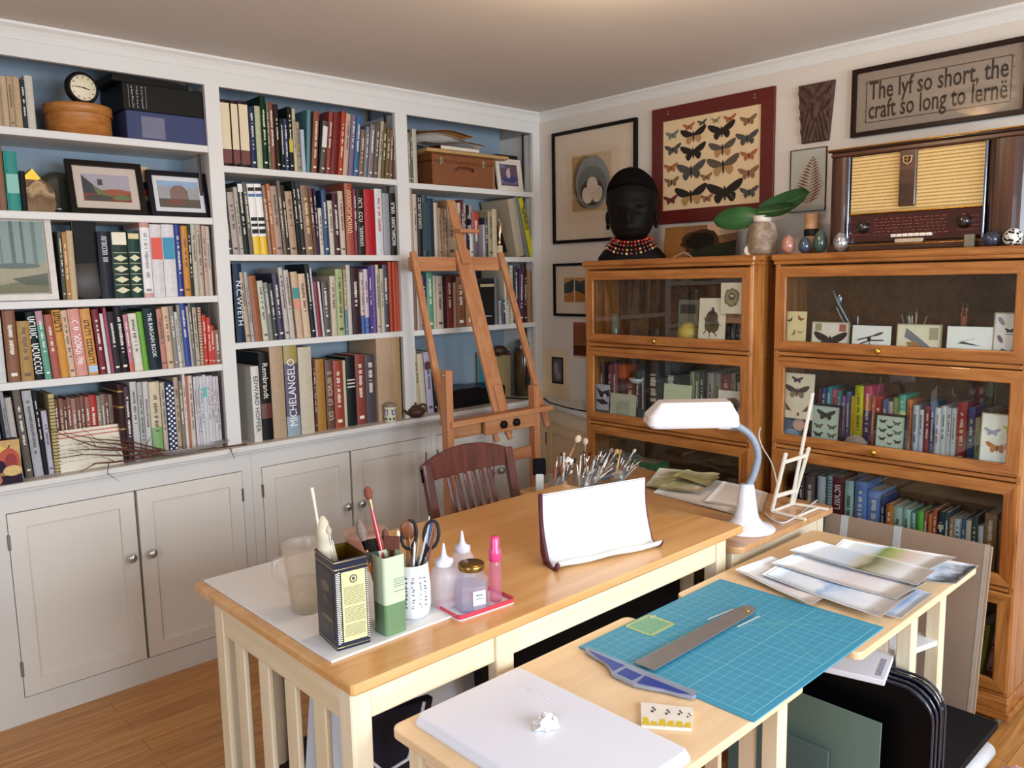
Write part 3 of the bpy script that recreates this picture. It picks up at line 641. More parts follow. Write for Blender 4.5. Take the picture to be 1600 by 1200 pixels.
# ================================================================ flat artwork helpers (local plane: x right, z up, facing -y)
FORE = [(0.02, .09), (.22, .24), (.55, .40), (.86, .50), (1.0, .46), (.97, .30), (.80, .08), (.58, -.05), (.06, -.06)]
HIND = [(.04, -.04), (.50, -.06), (.60, -.18), (.56, -.38), (.42, -.52), (.28, -.48), (.14, -.30), (.05, -.22)]
def butterfly(m, cx, cz, s, mi, mb, y=-.001, rot=0.0, mh=None):
    c, sn = math.cos(rot), math.sin(rot)
    for sg in (1, -1):
        for P, ml in ((FORE, mi), (HIND, mh if mh is not None else mi)):
            pts = [(cx + s * (sg * p[0] * c - p[1] * sn), y - (.0001 if P is HIND else 0), cz + s * (sg * p[0] * sn + p[1] * c)) for p in P]
            if sg < 0: pts.reverse()
            m.poly(pts, ml)
    b = [(cx + s * (q[0] * c - q[1] * sn), y - .0003, cz + s * (q[0] * sn + q[1] * c)) for q in [(.05, -.35), (.06, .18), (0, .28), (-.06, .18), (-.05, -.35), (0, -.45)]]
    m.poly(b, mb)
def ell(m, cx, cz, rx, rz, mi, y=-.001, n=20, rot=0, jag=0, rng=R_):
    pts = []
    for j in range(n):
        a = 2 * PI * j / n; k = 1 + (rng.uniform(-jag, jag) if jag else 0)
        x_, z_ = rx * k * math.cos(a), rz * k * math.sin(a); pts.append((cx + x_ * math.cos(rot) - z_ * math.sin(rot), y, cz + x_ * math.sin(rot) + z_ * math.cos(rot)))
    m.poly(pts, mi)
def rect(m, x0, x1, z0, z1, mi, y=-.001): m.quad((x0, y, z0), (x1, y, z0), (x1, y, z1), (x0, y, z1), mi)
def sline(m, pts, w, mi, y=-.001):
    for (a, b), (c, d) in zip(pts, pts[1:]):
        L = math.hypot(c - a, d - b) or 1; nx, nz = -(d - b) / L * w / 2, (c - a) / L * w / 2
        m.quad((a + nx, y, b + nz), (a - nx, y, b - nz), (c - nx, y, d - nz), (c + nx, y, d + nz), mi)
def art(W, H, shapes, pal, base='#e8e0d0', th=.0015, parent=None, M=None, name='print'):
    """card or print W x H; shapes in fractions: ('bf',x,z,s,c[,c2,rot]) ('el',x,z,rx,rz,c[,rot,jag]) ('re',x0,x1,z0,z1,c) ('ln',[(x,z)..],w,c)"""
    m = MB(); m.box(0, W, 0, th, 0, H); y = -.0003
    for s in shapes:
        y -= .00008
        if s[0] == 'bf': butterfly(m, s[1] * W, s[2] * H, s[3] * W, 1 + s[4], 1 + (s[5] if len(s) > 5 and s[5] is not None else s[4]), y - .0004, s[6] if len(s) > 6 else 0, 1 + s[7] if len(s) > 7 else None)
        elif s[0] == 'el': ell(m, s[1] * W, s[2] * H, s[3] * W, s[4] * H, 1 + s[5], y - .0004, rot=s[6] if len(s) > 6 else 0, jag=s[7] if len(s) > 7 else 0)
        elif s[0] == 're': rect(m, s[1] * W, s[2] * W, s[3] * H, s[4] * H, 1 + s[5], y - .0004)
        elif s[0] == 'po': m.poly([(a * W, y - .0004, b * H) for a, b in s[1]], 1 + s[2])
        elif s[0] == 'ln': sline(m, [(a * W, b * H) for a, b in s[1]], s[2] * W, 1 + s[3], y - .0004)
    return m.build(name, [mat(base, .6, var=.03)] + [mat(c, .6, var=.10, scale=70) if isinstance(c, str) else c for c in pal], parent, M)

# ================================================================ the two glass-fronted wooden cabinets
oak = lambda a: wood('honey_oak%d' % a, '#834818', '#b4783c', a, 8, .36, .15)
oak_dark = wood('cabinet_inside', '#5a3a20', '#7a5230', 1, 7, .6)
brass = mat('#d8b050', .2, 1.0, var=0)
pane_glass = glass_mat('cabinet_glass', '#f2f4f2', 1.0)
ZB = [.095, .465, .84, 1.21, 1.575]
def barrister(X, Y0, Wd, D, label):
    t = thing('barrister_bookcase', label, 'cabinet', (X, Y0, 0), rz=WALLROT, group='glass fronted oak bookcases')
    def part(n, m, ax=0, par=t): return m.build(n, oak(ax), par)
    m = MB(); m.rbox(-.012, Wd + .012, -.012, D, ZB[4], 1.600, .006); m.rbox(-.004, Wd + .004, -.004, D, ZB[4] - .014, ZB[4], .003); part('top', m)
    for i in range(4):
        a, b = ZB[i], ZB[i + 1] - (.014 if i == 3 else 0)
        for x0, x1 in ((0, .018), (Wd - .018, Wd)):
            part('side_panel', MB().rbox(x0, x1, .004, D, a, b, .002), 2)
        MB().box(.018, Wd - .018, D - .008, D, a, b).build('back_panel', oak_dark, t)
        m = MB(); m.rbox(.018, Wd - .018, .022, D - .008, a, a + .014, .001); m.rbox(.018, Wd - .018, .004, .03, a - .004, a + .010, .002); part('shelf', m)
        z0, z1 = a + .014, b - .008; sw = .045
        dr = MB().frame(.004, Wd - .004, z0, z1, sw, .04, .042, -.002, .018, 0, 1).build('door', [oak(2), oak(0)], t, bevel=.004)
        MB().box(.004 + sw, Wd - .004 - sw, .008, .0105, z0 + .04, z1 - .042).build('glass_pane', pane_glass, dr)
        MB().lathe([(.006, 0), (.005, .008), (.011, .014), (.012, .019), (.008, .024), (.001, .025)], 14, M=T(Wd * .47, -.002, z0 + .02) @ RXm(PI / 2)).build('knob', brass, dr)
    m = MB(); m.rbox(-.004, Wd + .004, -.004, D, .018, ZB[0], .004); m.rbox(-.012, Wd + .012, -.012, D, .018, .045, .004); part('base', m)
    for x_ in (.03, Wd - .03):
        MB().lathe([(.014, 0), (.016, .008), (.010, .018)], 12, M=T(x_, .02, 0)).build('foot', mat('#9a9488', .4, .6), t)
    return t
XL, YL, WL = -.33, -.612, .875
XR, YR, WR = -.25, -1.535, .885
barrister(XL, YL, WL, .235, 'left oak cabinet with lifting glass doors, the carved head on top')
barrister(XR, YR, WR, .24, 'right oak cabinet with lifting glass doors, the old radio on top')
FL = [z + .0142 for z in ZB]
K4 = (1190, 380, 3.902)
g2 = dict(kind='book')
row("left glass cabinet's second level", K3, 0, XL + .07, FL[2], [
    (106, 126, 690, '#3a2c30'), (140, 160, 700, '#6a4a48'), (184, 210, 712, '#8a4a5c'), (212, 238, 706, '#9a5468'), (244, 288, 712, '#b05a4c', dict(bands=[(0, .76, '#5a3838'), (.76, 1, '#c85a34')], marks=False)), (292, 340, 800, '#8a4a40'),
    (346, 372, 750, '#3a4448'), (375, 400, 745, '#505a5c'), (404, 500, 700, '#33363a', dict(dep=.12)), (505, 600, 710, '#2e3034', dict(dep=.12)), (662, 690, 752, '#a8b090'), (692, 718, 760, '#6a7050'), (722, 744, 756, '#3a3a40'),
    (764, 800, 760, '#aeae9e'), (803, 840, 762, '#9c9c90'), (846, 900, 766, '#a03c38'), (902, 926, 762, '#c0b098'), (928, 968, 770, '#2a2c30')], dep=.13)
row("left glass cabinet's top level", K3, 0, XL + .09, FL[3], [(882, 900, 470, '#2c3a40'), (902, 930, 474, '#6a6a58'), (934, 950, 470, '#22262a'), (953, 972, 476, '#5a5040')], dep=.11)
row("left glass cabinet's third level", (840, 640, 6.667), 0, XL + .05, FL[1], [(620, 760, 410, '#7a7884', dict(dep=.10, h=.21)), (770, 930, 470, '#a8b4c0', dict(dep=.10, h=.205)), (935, 1230, 430, '#3a7a5a', dict(dep=.10, h=.2, bands=[(0, .8, '#2c5a94'), (.8, 1, '#4a8a5a')]))], dep=.1)
row("right glass cabinet's second level", K5, 0, XR + .085, FL[2], [
    (340, 352, 185, '#b04a3c'), (354, 382, 180, '#2c4a9a'), (384, 414, 172, '#3a8a9a'), (417, 450, 192, '#d86a80', dict(bands=[(0, .7, '#5a5a8a'), (.7, 1, '#e07088')])), (452, 470, 200, '#4a9090'), (474, 500, 226, '#8a5a9a'), (503, 530, 202, '#5a6a9a'),
    (535, 550, 230, '#c8a030'), (553, 604, 165, '#d4d41c', dict(tc='#5a4a2c', note='tall bright yellow book')), (609, 658, 165, '#4a2c7a', dict(bands=[(0, .62, '#4a2c7a'), (.62, .8, '#c86a3c'), (.8, 1, '#c84a6a')], note='purple, orange and pink book')), (661, 678, 228, '#c87850'), (680, 720, 232, '#c83838'),
    (725, 752, 250, '#5a6a9a'), (756, 788, 262, '#c0b0b0'), (791, 814, 240, '#8a9a60'), (820, 864, 220, '#5aa890', dict(bands=[(0, .72, '#ccd890'), (.72, 1, '#5aa890')])), (870, 904, 250, '#d87a34'), (908, 942, 285, '#ccd4e4'), (945, 976, 312, '#d4d8e4'),
    (984, 1014, 290, '#a83848'), (1017, 1040, 262, '#3a5a8a'), (1043, 1076, 300, '#d8e0e8', dict(tc='#b03c3c')), (1079, 1112, 290, '#dce4ea'), (1115, 1142, 300, '#d0d8e0'), (1145, 1172, 304, '#d4dce4'), (1178, 1236, 265, '#b02830'),
    (1242, 1286, 300, '#2c4a8a'), (1290, 1320, 360, '#a0a088'), (1324, 1380, 310, '#3a3430'), (1400, 1440, 320, '#4a5a48'), (1490, 1550, 285, '#5a3a30')], dep=.13)
row("right glass cabinet's third level", K5, 0, XR + .05, FL[1], [
    (190, 212, 700, '#3a4a54'), (215, 250, 720, '#5a4a50'), (256, 312, 715, '#6a5c64'), (316, 326, 730, '#2c2a30'), (330, 380, 716, '#ccdcec', dict(marks=False)), (384, 412, 712, '#8aa0a8', dict(spiral=1, marks=False)), (418, 488, 720, '#6a2838', dict(glyphs=7, tc='#e8dcdc', tl=.45, tz=.66, size=.6)), (494, 548, 742, '#a8ccc8'),
    (556, 624, 746, '#6a88c8'), (634, 712, 800, '#7090d4'), (716, 738, 840, '#3a4a7a')], dep=.14)
row("right glass cabinet's third level, right half", K5, 0, XR + .04, FL[1], [
    (744, 786, 890, '#c0703a'), (790, 845, 902, '#a8c4bc'), (848, 894, 916, '#a8ccc4'), (898, 928, 940, '#a0ccc8'), (931, 970, 932, '#5cb84a', dict(marks=False)), (974, 1000, 938, '#a06048'), (1003, 1025, 948, '#c87848', dict(marks=False)), (1028, 1056, 922, '#b85a40'),
    (1060, 1098, 936, '#26343c', dict(label=[(.7, .78, '#b8b0a0'), (.5, .56, '#b8b0a0')])), (1101, 1128, 940, '#3a4a58'), (1131, 1154, 970, '#a88060'), (1157, 1204, 976, '#c4d4e0'), (1207, 1226, 976, '#3a5a8a'), (1230, 1260, 986, '#ccbcac', dict(marks=False)), (1264, 1298, 962, '#3a4a44', dict(label=[(.2, .35, '#3a8a50')])),
    (1301, 1334, 1020, '#bcc4cc', dict(marks=False)), (1340, 1414, 942, '#9a7858'), (1425, 1478, 986, '#8a6048', dict(marks=False)), (1486, 1518, 1000, '#8a2c24', dict(marks=False))], dep=.14)
row("right glass cabinet's bottom level", K6, 0, XR + .045, FL[0], [
    (690, 745, 690, '#7a8a3c', RR(5)), (752, 800, 676, '#a8b43c', RR(5, note='yellow-green book')), (808, 852, 684, '#9a2430', RR(8, glyphs=10, tc='#e8c8c4', tl=.42, tz=.4, bands=[(0, .66, '#9a2430'), (.66, 1, '#8a8a90')], note='leaning red book with white lettering'))], dep=.15)

# cards and small pictures propped behind the glass
def card(px0, py0, px1, py1, plane, shapes, pal, label, crop, base='#e8e0d0', cat='card', tilt=4, group=None, name='art_card', th=.0015, border=None, floor=None):
    """px0..px1, py0(top)..py1(bottom) of the card in the photo crop; stands at X=plane leaning back a little"""
    ox, oy, sc = crop
    A = at(ox + px0 / sc, oy + py1 / sc, 0, plane); B = at(ox + px1 / sc, oy + py1 / sc, 0, plane); C_ = at(ox + px0 / sc, oy + py0 / sc, 0, plane)
    zf = floor if floor is not None else A.z
    base = bright(base, 1.08)
    t = thing(name, label, cat, (plane, A.y, zf), rz=WALLROT, group=group, rx=-math.radians(tilt))
    Wd, H = abs(B.y - A.y), (C_.z - zf) / math.cos(math.radians(tilt))
    art(Wd, H, shapes, pal, base, th, t)
    if border:
        m = MB(); w, c, d = border
        m.frame(-w, Wd + w, 0, H + w, w, w, w, -.004, d); m.build('frame', mat(c, .4), t, bevel=.001)
    return t
GC = 'cards behind the cabinet glass'
P0, P1 = XL + .020, XR + .020
nestart = [('el', .5, .5, .30, .25, 0, 0, .12), ('el', .5, .48, .26, .2, 1, 0, .15), ('el', .5, .55, .13, .09, 2, 0, .1)]
card(848, 232, 976, 412, P0 - .001, [('el', .5, .52, .36, .30, 0, 0, .1), ('el', .5, .52, .27, .22, 1, 0, .1), ('el', .5, .56, .15, .12, 2), ('el', .46, .58, .04, .05, 3), ('el', .55, .57, .04, .05, 3)], ['#8a7a60', '#a8946c', '#54483a', '#d8dcd4'],
     'cream card with a round nest, taped high inside the left cabinet glass', K3, '#e2d6c4', tilt=0)
card(712, 322, 868, 578, P0, [('el', .5, .52, .26, .22, 0, 0, .15), ('el', .5, .62, .18, .16, 1, 0, .2), ('el', .5, .74, .09, .08, 2), ('ln', [(.3, .36), (.2, .28)], .03, 1), ('ln', [(.6, .32), (.7, .24)], .03, 1), ('ln', [(.45, .34), (.42, .2)], .02, 1), ('ln', [(.7, .5), (.84, .46)], .02, 1), ('ln', [(.3, .5), (.2, .62)], .02, 1), ('el', .46, .78, .03, .03, 3)], ['#6a5840', '#4c3c2c', '#2c2620', '#d0d8d4'],
     'cream card with a drawn bird nest, at right in the left cabinet', K3, '#e6dccb', floor=FL[3])
card(592, 332, 708, 545, P0 + .05, [('re', .1, .9, .7, .9, 0), ('re', .1, .9, .1, .5, 1)], ['#3c3a34', '#6a5a44'], 'dark grey picture card behind the yellow globe', K3, '#7a7468', floor=FL[3])
card(506, 822, 668, 905, P0 + .02, [('bf', .2, .45, .09, 0), ('bf', .42, .45, .09, 1), ('bf', .64, .45, .09, 0), ('bf', .84, .45, .09, 1)], ['#7a9a5a', '#8aa068'], 'pale green card with a row of small moths', K3, '#c0ccac', floor=FL[2])
card(108, 824, 190, 950, P0 + .012, [('po', [(.05, .9), (.5, .75), (1, .85), (1, .6), (.4, .55)], 0), ('po', [(.0, .45), (.6, .5), (1, .35), (.5, .3)], 0), ('el', .7, .62, .12, .06, 1), ('re', 0, 1, 0, .12, 2)], ['#26283a', '#e8e8ec', '#4a6a6a'], 'blue-grey card with dark flying birds, at the left cabinet edge', K3, '#b4b8c8', floor=FL[2] + .03)
card(196, 876, 346, 1024, P0 + .004, [('el', .5, .5, .3, .3, 0, 0, .2)], ['#b0b8a0'], 'square pale grey-green card propped in the left cabinet', K3, '#b8bca8', floor=FL[2])
card(822, 860, 974, 1100, P0 + .002, [('el', .5, .68, .36, .18, 0, 0, .12), ('el', .5, .68, .26, .11, 1, 0, .1), ('el', .42, .71, .07, .05, 2), ('el', .56, .71, .07, .05, 2), ('ln', [(.3, .3), (.7, .36)], .03, 0)], ['#7a6a58', '#5a4c40', '#c8ccc8'], 'white card with a nest, half hidden behind the lamp head', K3, '#dcd8d4', floor=FL[2])
card(872, 412, 974, 468, P0 + .02, [], [], 'plain brown card strip below the taped nest card', K3, '#a06a48', tilt=0)
for sh in [0]:
    card(133, 415, 264, 615, P1, [('bf', .25, .78, .14, 0, 0, .5), ('bf', .72, .82, .17, 1, 0, -.5), ('bf', .45, .45, .14, 2, 0, 1.0), ('bf', .75, .48, .15, 3), ('bf', .2, .14, .17, 0), ('bf', .7, .12, .14, 2)], ['#3a342c', '#a84a34', '#a07a58', '#c8b090'], 'tall cream card with six small birds and insects, far left of the row', K4, '#e6d6a4', floor=FL[3])
    card(305, 482, 525, 625, P1, [('bf', .5, .42, .46, 0, 1), ('re', .07, .25, .72, .96, 2), ('re', .74, .92, .72, .96, 3)], ['#3c2c2a', '#2c201e', '#a8a07c', '#b86a58'], 'white card with a large brown hawkmoth and two stamps', K4, '#e2dcd2', floor=FL[3], border=(.003, '#a89c80', .004))
    card(546, 500, 782, 645, P1 - .002, [('ln', [(.14, .5), (.46, .62), (.8, .78)], .035, 0), ('ln', [(.2, .36), (.46, .5), (.82, .52)], .035, 0), ('el', .45, .55, .05, .07, 1), ('ln', [(.45, .55), (.52, .1)], .02, 1), ('ln', [(.6, .68), (.76, .76)], .06, 0)], ['#5a4040', '#2c2424'], 'white card with a brown dragonfly', K4, '#e6eaee', floor=FL[3])
    card(822, 495, 1085, 660, P1, [('po', [(.2, .9), (.16, .62), (.5, .4), (.85, .12), (.82, .3), (.5, .62)], 0), ('po', [(.2, .45), (.3, .3), (.5, .24), (.6, .36), (.4, .5)], 1), ('po', [(.45, .35), (.5, .1), (.64, .12), (.66, .3)], 0), ('re', .74, .94, .56, .92, 2)], ['#7e8490', '#b08058', '#aca88c'], 'cream card with a large blue-grey moth at a slant', K4, '#e0dac4', floor=FL[3], border=(.003, '#a89878', .004))
    card(1122, 506, 1400, 676, P1 - .002, [('po', [(.24, .5), (.36, .56), (.78, .44), (.4, .48)], 0), ('ln', [(.3, .55), (.62, .66)], .012, 1)], ['#4a4a50', '#a0a8b0'], 'white card with one thin dark insect', K4, '#e8eef2', floor=FL[3])
    card(1410, 430, 1592, 682, P1, [('bf', .5, .66, .17, 0), ('bf', .5, .22, .26, 1), ('el', .2, .85, .08, .1, 2, .6), ('el', .85, .86, .08, .1, 2, -.6), ('el', .2, .48, .07, .09, 3, .5), ('el', .84, .5, .10, .07, 3, .5), ('el', .15, .1, .06, .08, 2, .5), ('el', .86, .14, .07, .09, 2, -.5), ('ln', [(.36, .58), (.64, .58)], .02, 0)], ['#2c3038', '#4a7080', '#a890a0', '#8a6a70'], 'tall white card with a blue butterfly at its foot', K4, '#e0dee0', floor=FL[3], border=(.004, '#b0a890', .004))
    card(115, 85, 310, 355, P1, [('bf', .47, .86, .18, 0), ('bf', .48, .60, .38, 1, 0, 0, 2), ('po', [(.12, .36), (.16, .18), (.34, .16)], 3), ('po', [(.88, .34), (.86, .18), (.66, .16)], 3), ('el', .55, .1, .04, .04, 4)], ['#4a3c4a', '#4a4238', '#8a7c60', '#6a6050', '#8a4a3c'], 'tall cream card with a big swallowtail, behind the tiny easel', K5, '#e0d4c0', floor=None)
    card(118, 362, 240, 488, P1 + .006, [('el', .5, .1, .5, .5, 0), ('el', .85, .8, .3, .25, 1)], ['#8aaccc', '#d8b4a8'], 'pale blue and pink card under the swallowtail card', K5, '#5a6a88', floor=FL[2])
    card(300, 285, 462, 525, P1 + .004, [('bf', .5, .80, .36, 0), ('bf', .25, .52, .18, 1), ('bf', .75, .52, .18, 1), ('bf', .25, .32, .19, 0), ('bf', .75, .32, .18, 1), ('bf', .25, .12, .17, 2), ('bf', .75, .12, .17, 2)], ['#33393a', '#5a5e58', '#4a7a78'], 'dark framed case of seven butterflies, left of the shell', K5, '#aebfb6', floor=FL[2], border=(.008, '#232630', .012))
    card(690, 345, 860, 580, P1 + .004, [('bf', .22, .86, .14, 0), ('bf', .72, .84, .16, 1), ('bf', .48, .74, .12, 0), ('bf', .22, .64, .15, 0), ('bf', .76, .62, .17, 2), ('bf', .5, .54, .12, 0), ('bf', .22, .44, .14, 0), ('bf', .5, .34, .10, 3), ('bf', .78, .40, .14, 0), ('bf', .22, .22, .14, 2), ('bf', .52, .16, .10, 0), ('bf', .8, .2, .15, 1), ('bf', .3, .05, .13, 2)], ['#2e3434', '#5a6a50', '#4a7a78', '#8a5a3c'], 'dark framed case of many small butterflies, right of the shell', K5, '#aebdb0', floor=FL[2], border=(.008, '#3a2a2c', .012))
    card(1325, 335, 1565, 672, P1, [('bf', .27, .70, .22, 0), ('bf', .76, .76, .24, 1), ('bf', .42, .44, .30, 2, 4), ('bf', .74, .46, .2, 3), ('bf', .24, .14, .19, 0), ('bf', .76, .12, .26, 2)], ['#9aa4bc', '#ccc85c', '#c87a3c', '#dcc8d0', '#5a3020'], 'white card with orange and yellow butterflies, right end of the cabinet', K5, '#e6e6e2', floor=FL[2], border=(.003, '#b0b078', .003))
# other small things on the cabinet levels
def on_level(cx, cy_bottom, crop, plane, z):
    ox, oy, sc = crop; return along(Vector((plane, 0, z)), [VY], px=ox + cx / sc)
p = on_level(230, 540, K3, XL + .06, FL[3])
t = thing('glass_bottle', 'clear glass bottle on a plate, left in the left cabinet', 'bottle', p)
MB().lathe([(.018, .004), (.020, .02), (.020, .105), (.012, .118), (.011, .13), (.013, .133)], 20).build('bottle', glass_mat('bottle_glass', '#e8f0f0', 1.6, .25, '#c8d4d8'), t)
MB().lathe([(.04, 0), (.045, .003), (.045, .005), (.001, .005)], 24).build('plate', glass_mat('bottle_glass'), t)
p = on_level(470, 540, K3, XL + .08, FL[3])
t = thing('dried_branch', 'dark bundle of dried stems lying in the left cabinet', 'branch', p + Vector((0, 0, 0)))
m = MB()
for i in range(26):
    a = R_.uniform(-.085, .085); b = R_.uniform(-.03, .03); h = R_.uniform(.03, .12)
    m.tube([(b, a, .001), (b + R_.uniform(-.01, .01), a * .6 + .01, h * .5), (b * .3, a * .9 + R_.uniform(-.04, .04), h)], [.0018, .0014, .0007], 5)
m.build('stems', mat('#3a3428', .8), t)
p = on_level(657, 560, K3, XL + .06, FL[3])
t = thing('globe_ornament', 'yellow round globe ornament beside the bird nest card', 'ornament', p)
MB().ball((0, 0, .056), .047).build('ball', mat('#c8b04c', .35, var=.12, scale=20), t); MB().lathe([(.02, 0), (.022, .006), (.012, .012)], 16).build('stand', mat('#4a3020', .4), t)
p = on_level(338, 750, K3, XL + .05, FL[2] + .185)
t = thing('white_dish', 'small white dish lying on the books in the left cabinet', 'dish', p + Vector((.02, 0, 0)))
MB().lathe([(.02, 0), (.034, .012), (.036, .022), (.032, .022), (.02, .006), (.001, .006)], 20).build('dish', mat('#c8d0d4', .3), t)
# right cabinet top level: box with tools, pots of brushes
p = on_level(500, 470, K4, XR + .10, FL[3])
t = thing('tool_box', 'dark box with silver tools standing in it, behind the hawkmoth card', 'box', p)
MB().rbox(-.05, .05, -.11, .09, 0, .105, .003).build('box', mat('#4c4038', .6), t)
m = MB(); m.tube([(0, -.02, .105), (-.01, .025, .19), (-.01, .045, .235)], [.004, .007, .003], 8); m.tube([(0, .0, .105), (-.01, .03, .17)], .003, 8); m.tube([(0, -.05, .105), (.0, -.05, .135)], .004, 8); m.ball((-.005, .022, .20), .006, .012, .02)
m.build('tools', mat('#9aa4b0', .25, .8), t)
for j, (cx, col, lab, hh, pl2) in enumerate([(920, '#3a4448', 'dark round pot of pale tools behind the blue-grey moth card', .095, .09), (1215, '#1c4a40', 'dark green pot of red handled brushes in the right cabinet', .115, .08), (1480, '#3a2c24', 'brown pot of brushes at the right end of the cabinet', .10, .10)]):
    p = on_level(cx, 480, K4, XR + pl2, FL[3]); t = thing('brush_pot', lab, 'pot', p)
    MB().lathe([(.034, 0), (.038, .01), (.040, hh), (.037, hh), (.035, .01), (.001, .008)], 22, caps=(True, False)).build('pot', mat(col, .35), t)
    for i in range(9):
        a = R_.uniform(0, 2 * PI); r = R_.uniform(.0, .026); e = R_.uniform(.03, .06) * (1 if j else 1.2)
        c = R_.choice([['#c8c8c4', '#8a9ab0', '#b08a60'], ['#b04a34', '#c8a080', '#7a3a2c'], ['#6a4a34', '#4a5a40', '#5a4030']][j])
        m = MB(); b0 = Vector((r * math.cos(a) * .4, r * math.sin(a) * .4, .012)); b1 = Vector((r * math.cos(a) * 1.5, r * math.sin(a) * 1.9, hh + e)); m.tube([b0, b1], [.002, .0026], 6)
        m.tube([b1, b1 + (b1 - b0).normalized() * .018], [.003, .0012], 6, 1); m.build('brush', [mat(c, .4), mat('#5a4434', .7)], t)
p = on_level(567, 550, K5, XR + .03, FL[2])
t = thing('seashell', 'greyish pink scallop shell standing between the butterfly cases', 'shell', p, rz=WALLROT, rx=-.12)
m = MB(); n = 22; v = []; rr = .046
for lay, y in ((0, 0), (1, -.009), (2, 0.004)):
    for j in range(n + 1):
        a = PI * 1.16 * j / n - .08 * PI; k = (1 + .05 * (j % 2)) * (1 if lay != 1 else .55); v.append((rr * k * math.cos(a), y + (.0025 if (j % 2 and lay < 2) else 0), .012 + rr * k * math.sin(a) + .006))
b = len(v); v.append((0, -.005, .002)); f = []
for j in range(n): f += [(b, n + 1 + j, n + 2 + j), (n + 1 + j, j, j + 1, n + 2 + j), (j, 2 * n + 2 + j, 2 * n + 3 + j, j + 1)]
f.append(tuple(range(2 * n + 2, 3 * n + 3)))
m.add(v, f).build('shell', mat('#a08c84', .6, var=.15, scale=60), t)
# ================================================================ framed pictures
def framed(label, cat, loc, rz, W, H, fw, fcol, shapes, pal, base, depth=.02, matw=0.0, matcol='#e4dccc', tilt=0, group=None, name='picture_frame', glaze=True, frough=.35, fm=None, ry=0, mats_in=None):
    """loc = bottom left corner of the frame's outside"""
    t = thing(name, label, cat, loc, rz=rz, rx=-math.radians(tilt), group=group, ry=ry)
    f = fm or mat(fcol, frough, var=.08)
    m = MB()
    m.frame(0, W, 0, H, fw, fw, fw, -depth, 0); m.build('frame', f, t, bevel=.002)
    if matw:
        MB().box(fw, W - fw, -depth * .45, -.001, fw, H - fw).build('mat_board', mat(matcol, .8, var=.02), t)
    a = fw + matw; mm = matw
    art(W - 2 * a, H - 2 * a, shapes, pal, base, .001, t, T(a, -depth * .45 - .0012, a), 'print')
    if glaze: MB().box(fw, W - fw, -depth * .62 - .0012, -depth * .62, fw, H - fw).build('glass', glass_mat('picture_glass', '#fbfbfb', .55), t)
    return t
def XZ(px, py, crop, y): return at(crop[0] + px / crop[2], crop[1] + py / crop[2], 1, y)
def onsh(px, crop, y, z): return along(Vector((0, y, z)), [VX], px=crop[0] + px / crop[2])
# ---- left bay, top shelf
z = 2.063; p = onsh(555, C1, .10, z)
t = thing('bentwood_box', 'round honey coloured bentwood box under the alarm clock', 'box', p)
MB().lathe([(.001, 0), (.107, 0), (.107, .098)], 48, caps=(False, True)).build('body', wood('bentwood', '#a0602a', '#bb7c3c', 0, 9), t)
MB().lathe([(.1105, .072), (.1125, .072), (.1125, .102), (.1105, .106), (.001, .106)], 48, caps=(False, False)).build('lid', wood('bentwood', '#a0602a', '#bb7c3c', 0, 9), t)
p = onsh(572, C1, .055, z + .106)
t = thing('alarm_clock', 'round black alarm clock with cream dial on the bentwood box', 'clock', p, rz=.12)
m = MB(); m.lathe([(.02, -.028), (.046, -.024), (.055, -.006), (.056, .012), (.050, .02)], 36, M=T(0, 0, .058) @ RXm(PI / 2)); m.rbox(-.03, .03, -.014, .02, 0, .012, .003); m.build('case', mat('#1a1614', .3), t)
MB().lathe([(.001, .0205), (.043, .0205), (.044, .0195)], 36, M=T(0, 0, .058) @ RXm(PI / 2), caps=(False, False)).build('dial', mat('#e0d4b4', .5, var=.02), t)
m = MB()
for k in range(12):
    a = 2 * PI * k / 12; m.box(.034, .040, -.0215, -.0205, -.0012, .0012, M=T(0, 0, .058) @ RYm(a))
m.build('hour_marks', mat('#2a2420', .5), t)
m = MB(); m.box(-.030, .006, -.0235, -.0225, -.0011, .0011, M=T(0, 0, .058) @ RYm(.05)); m.box(-.004, .022, -.0225, -.0215, -.0015, .0015, M=T(0, 0, .058) @ RYm(.22)); m.ball((0, -.022, .058), .003, n=8); m.build('hands', mat('#1c1815', .4), t)
p0 = XZ(885, 585, C1, YP); p1 = XZ(1440, 640, C1, YP)
t = thing('archive_box', 'dark blue archive box, lowest of the stack at the left bay top', 'box', (p0.x, YP, z)); W_ = min(p1.x, -1.832) - p0.x
MB().rbox(0, W_, 0, .235, 0, .103, .003).build('box', mat('#27315e', .6), t); MB().box(W_ * .18, W_ * .47, -.001, .001, .008, .085).build('label', mat('#6a6a80', .6), t)
t = thing('archive_box', 'black box with vertical white characters on the blue box', 'box', (p0.x - .006, YP + .004, z + .1035))
MB().rbox(0, W_ + .004, 0, .235, 0, .098, .003).build('box', mat('#15130f', .5), t)
m = MB(); rr_ = random.Random(3)
for c_ in (.035, .052, .07):
    zz = .088
    for k in range(7):
        for q in range(3):
            a_ = rr_.uniform(-.005, .002); b_ = zz - rr_.uniform(0, .009); m.box(c_ + a_, c_ + a_ + rr_.uniform(.002, .006), -.0006, .001, b_ - .0011, b_)
        m.box(c_ - .001, c_ + .0002, -.0006, .001, zz - .009, zz); zz -= .0115
m.box(.022, .0228, -.0006, .001, .01, .09); m.box(.083, .0838, -.0006, .001, .01, .09)
m.build('lettering', mat('#b8b8b4', .5), t)
t = thing('flat_box', 'thin black flat box lying on top of the stack', 'box', (p0.x - .035, YP + .012, z + .2022), rz=.05)
MB().rbox(0, W_ - .01, 0, .2, 0, .026, .002).build('box', mat('#121110', .45), t)
t = thing('grey_folder', 'slim black folder topmost of the stack under the bookcase top', 'folder', (p0.x - .02, YP + .02, z + .2288), rz=.02)
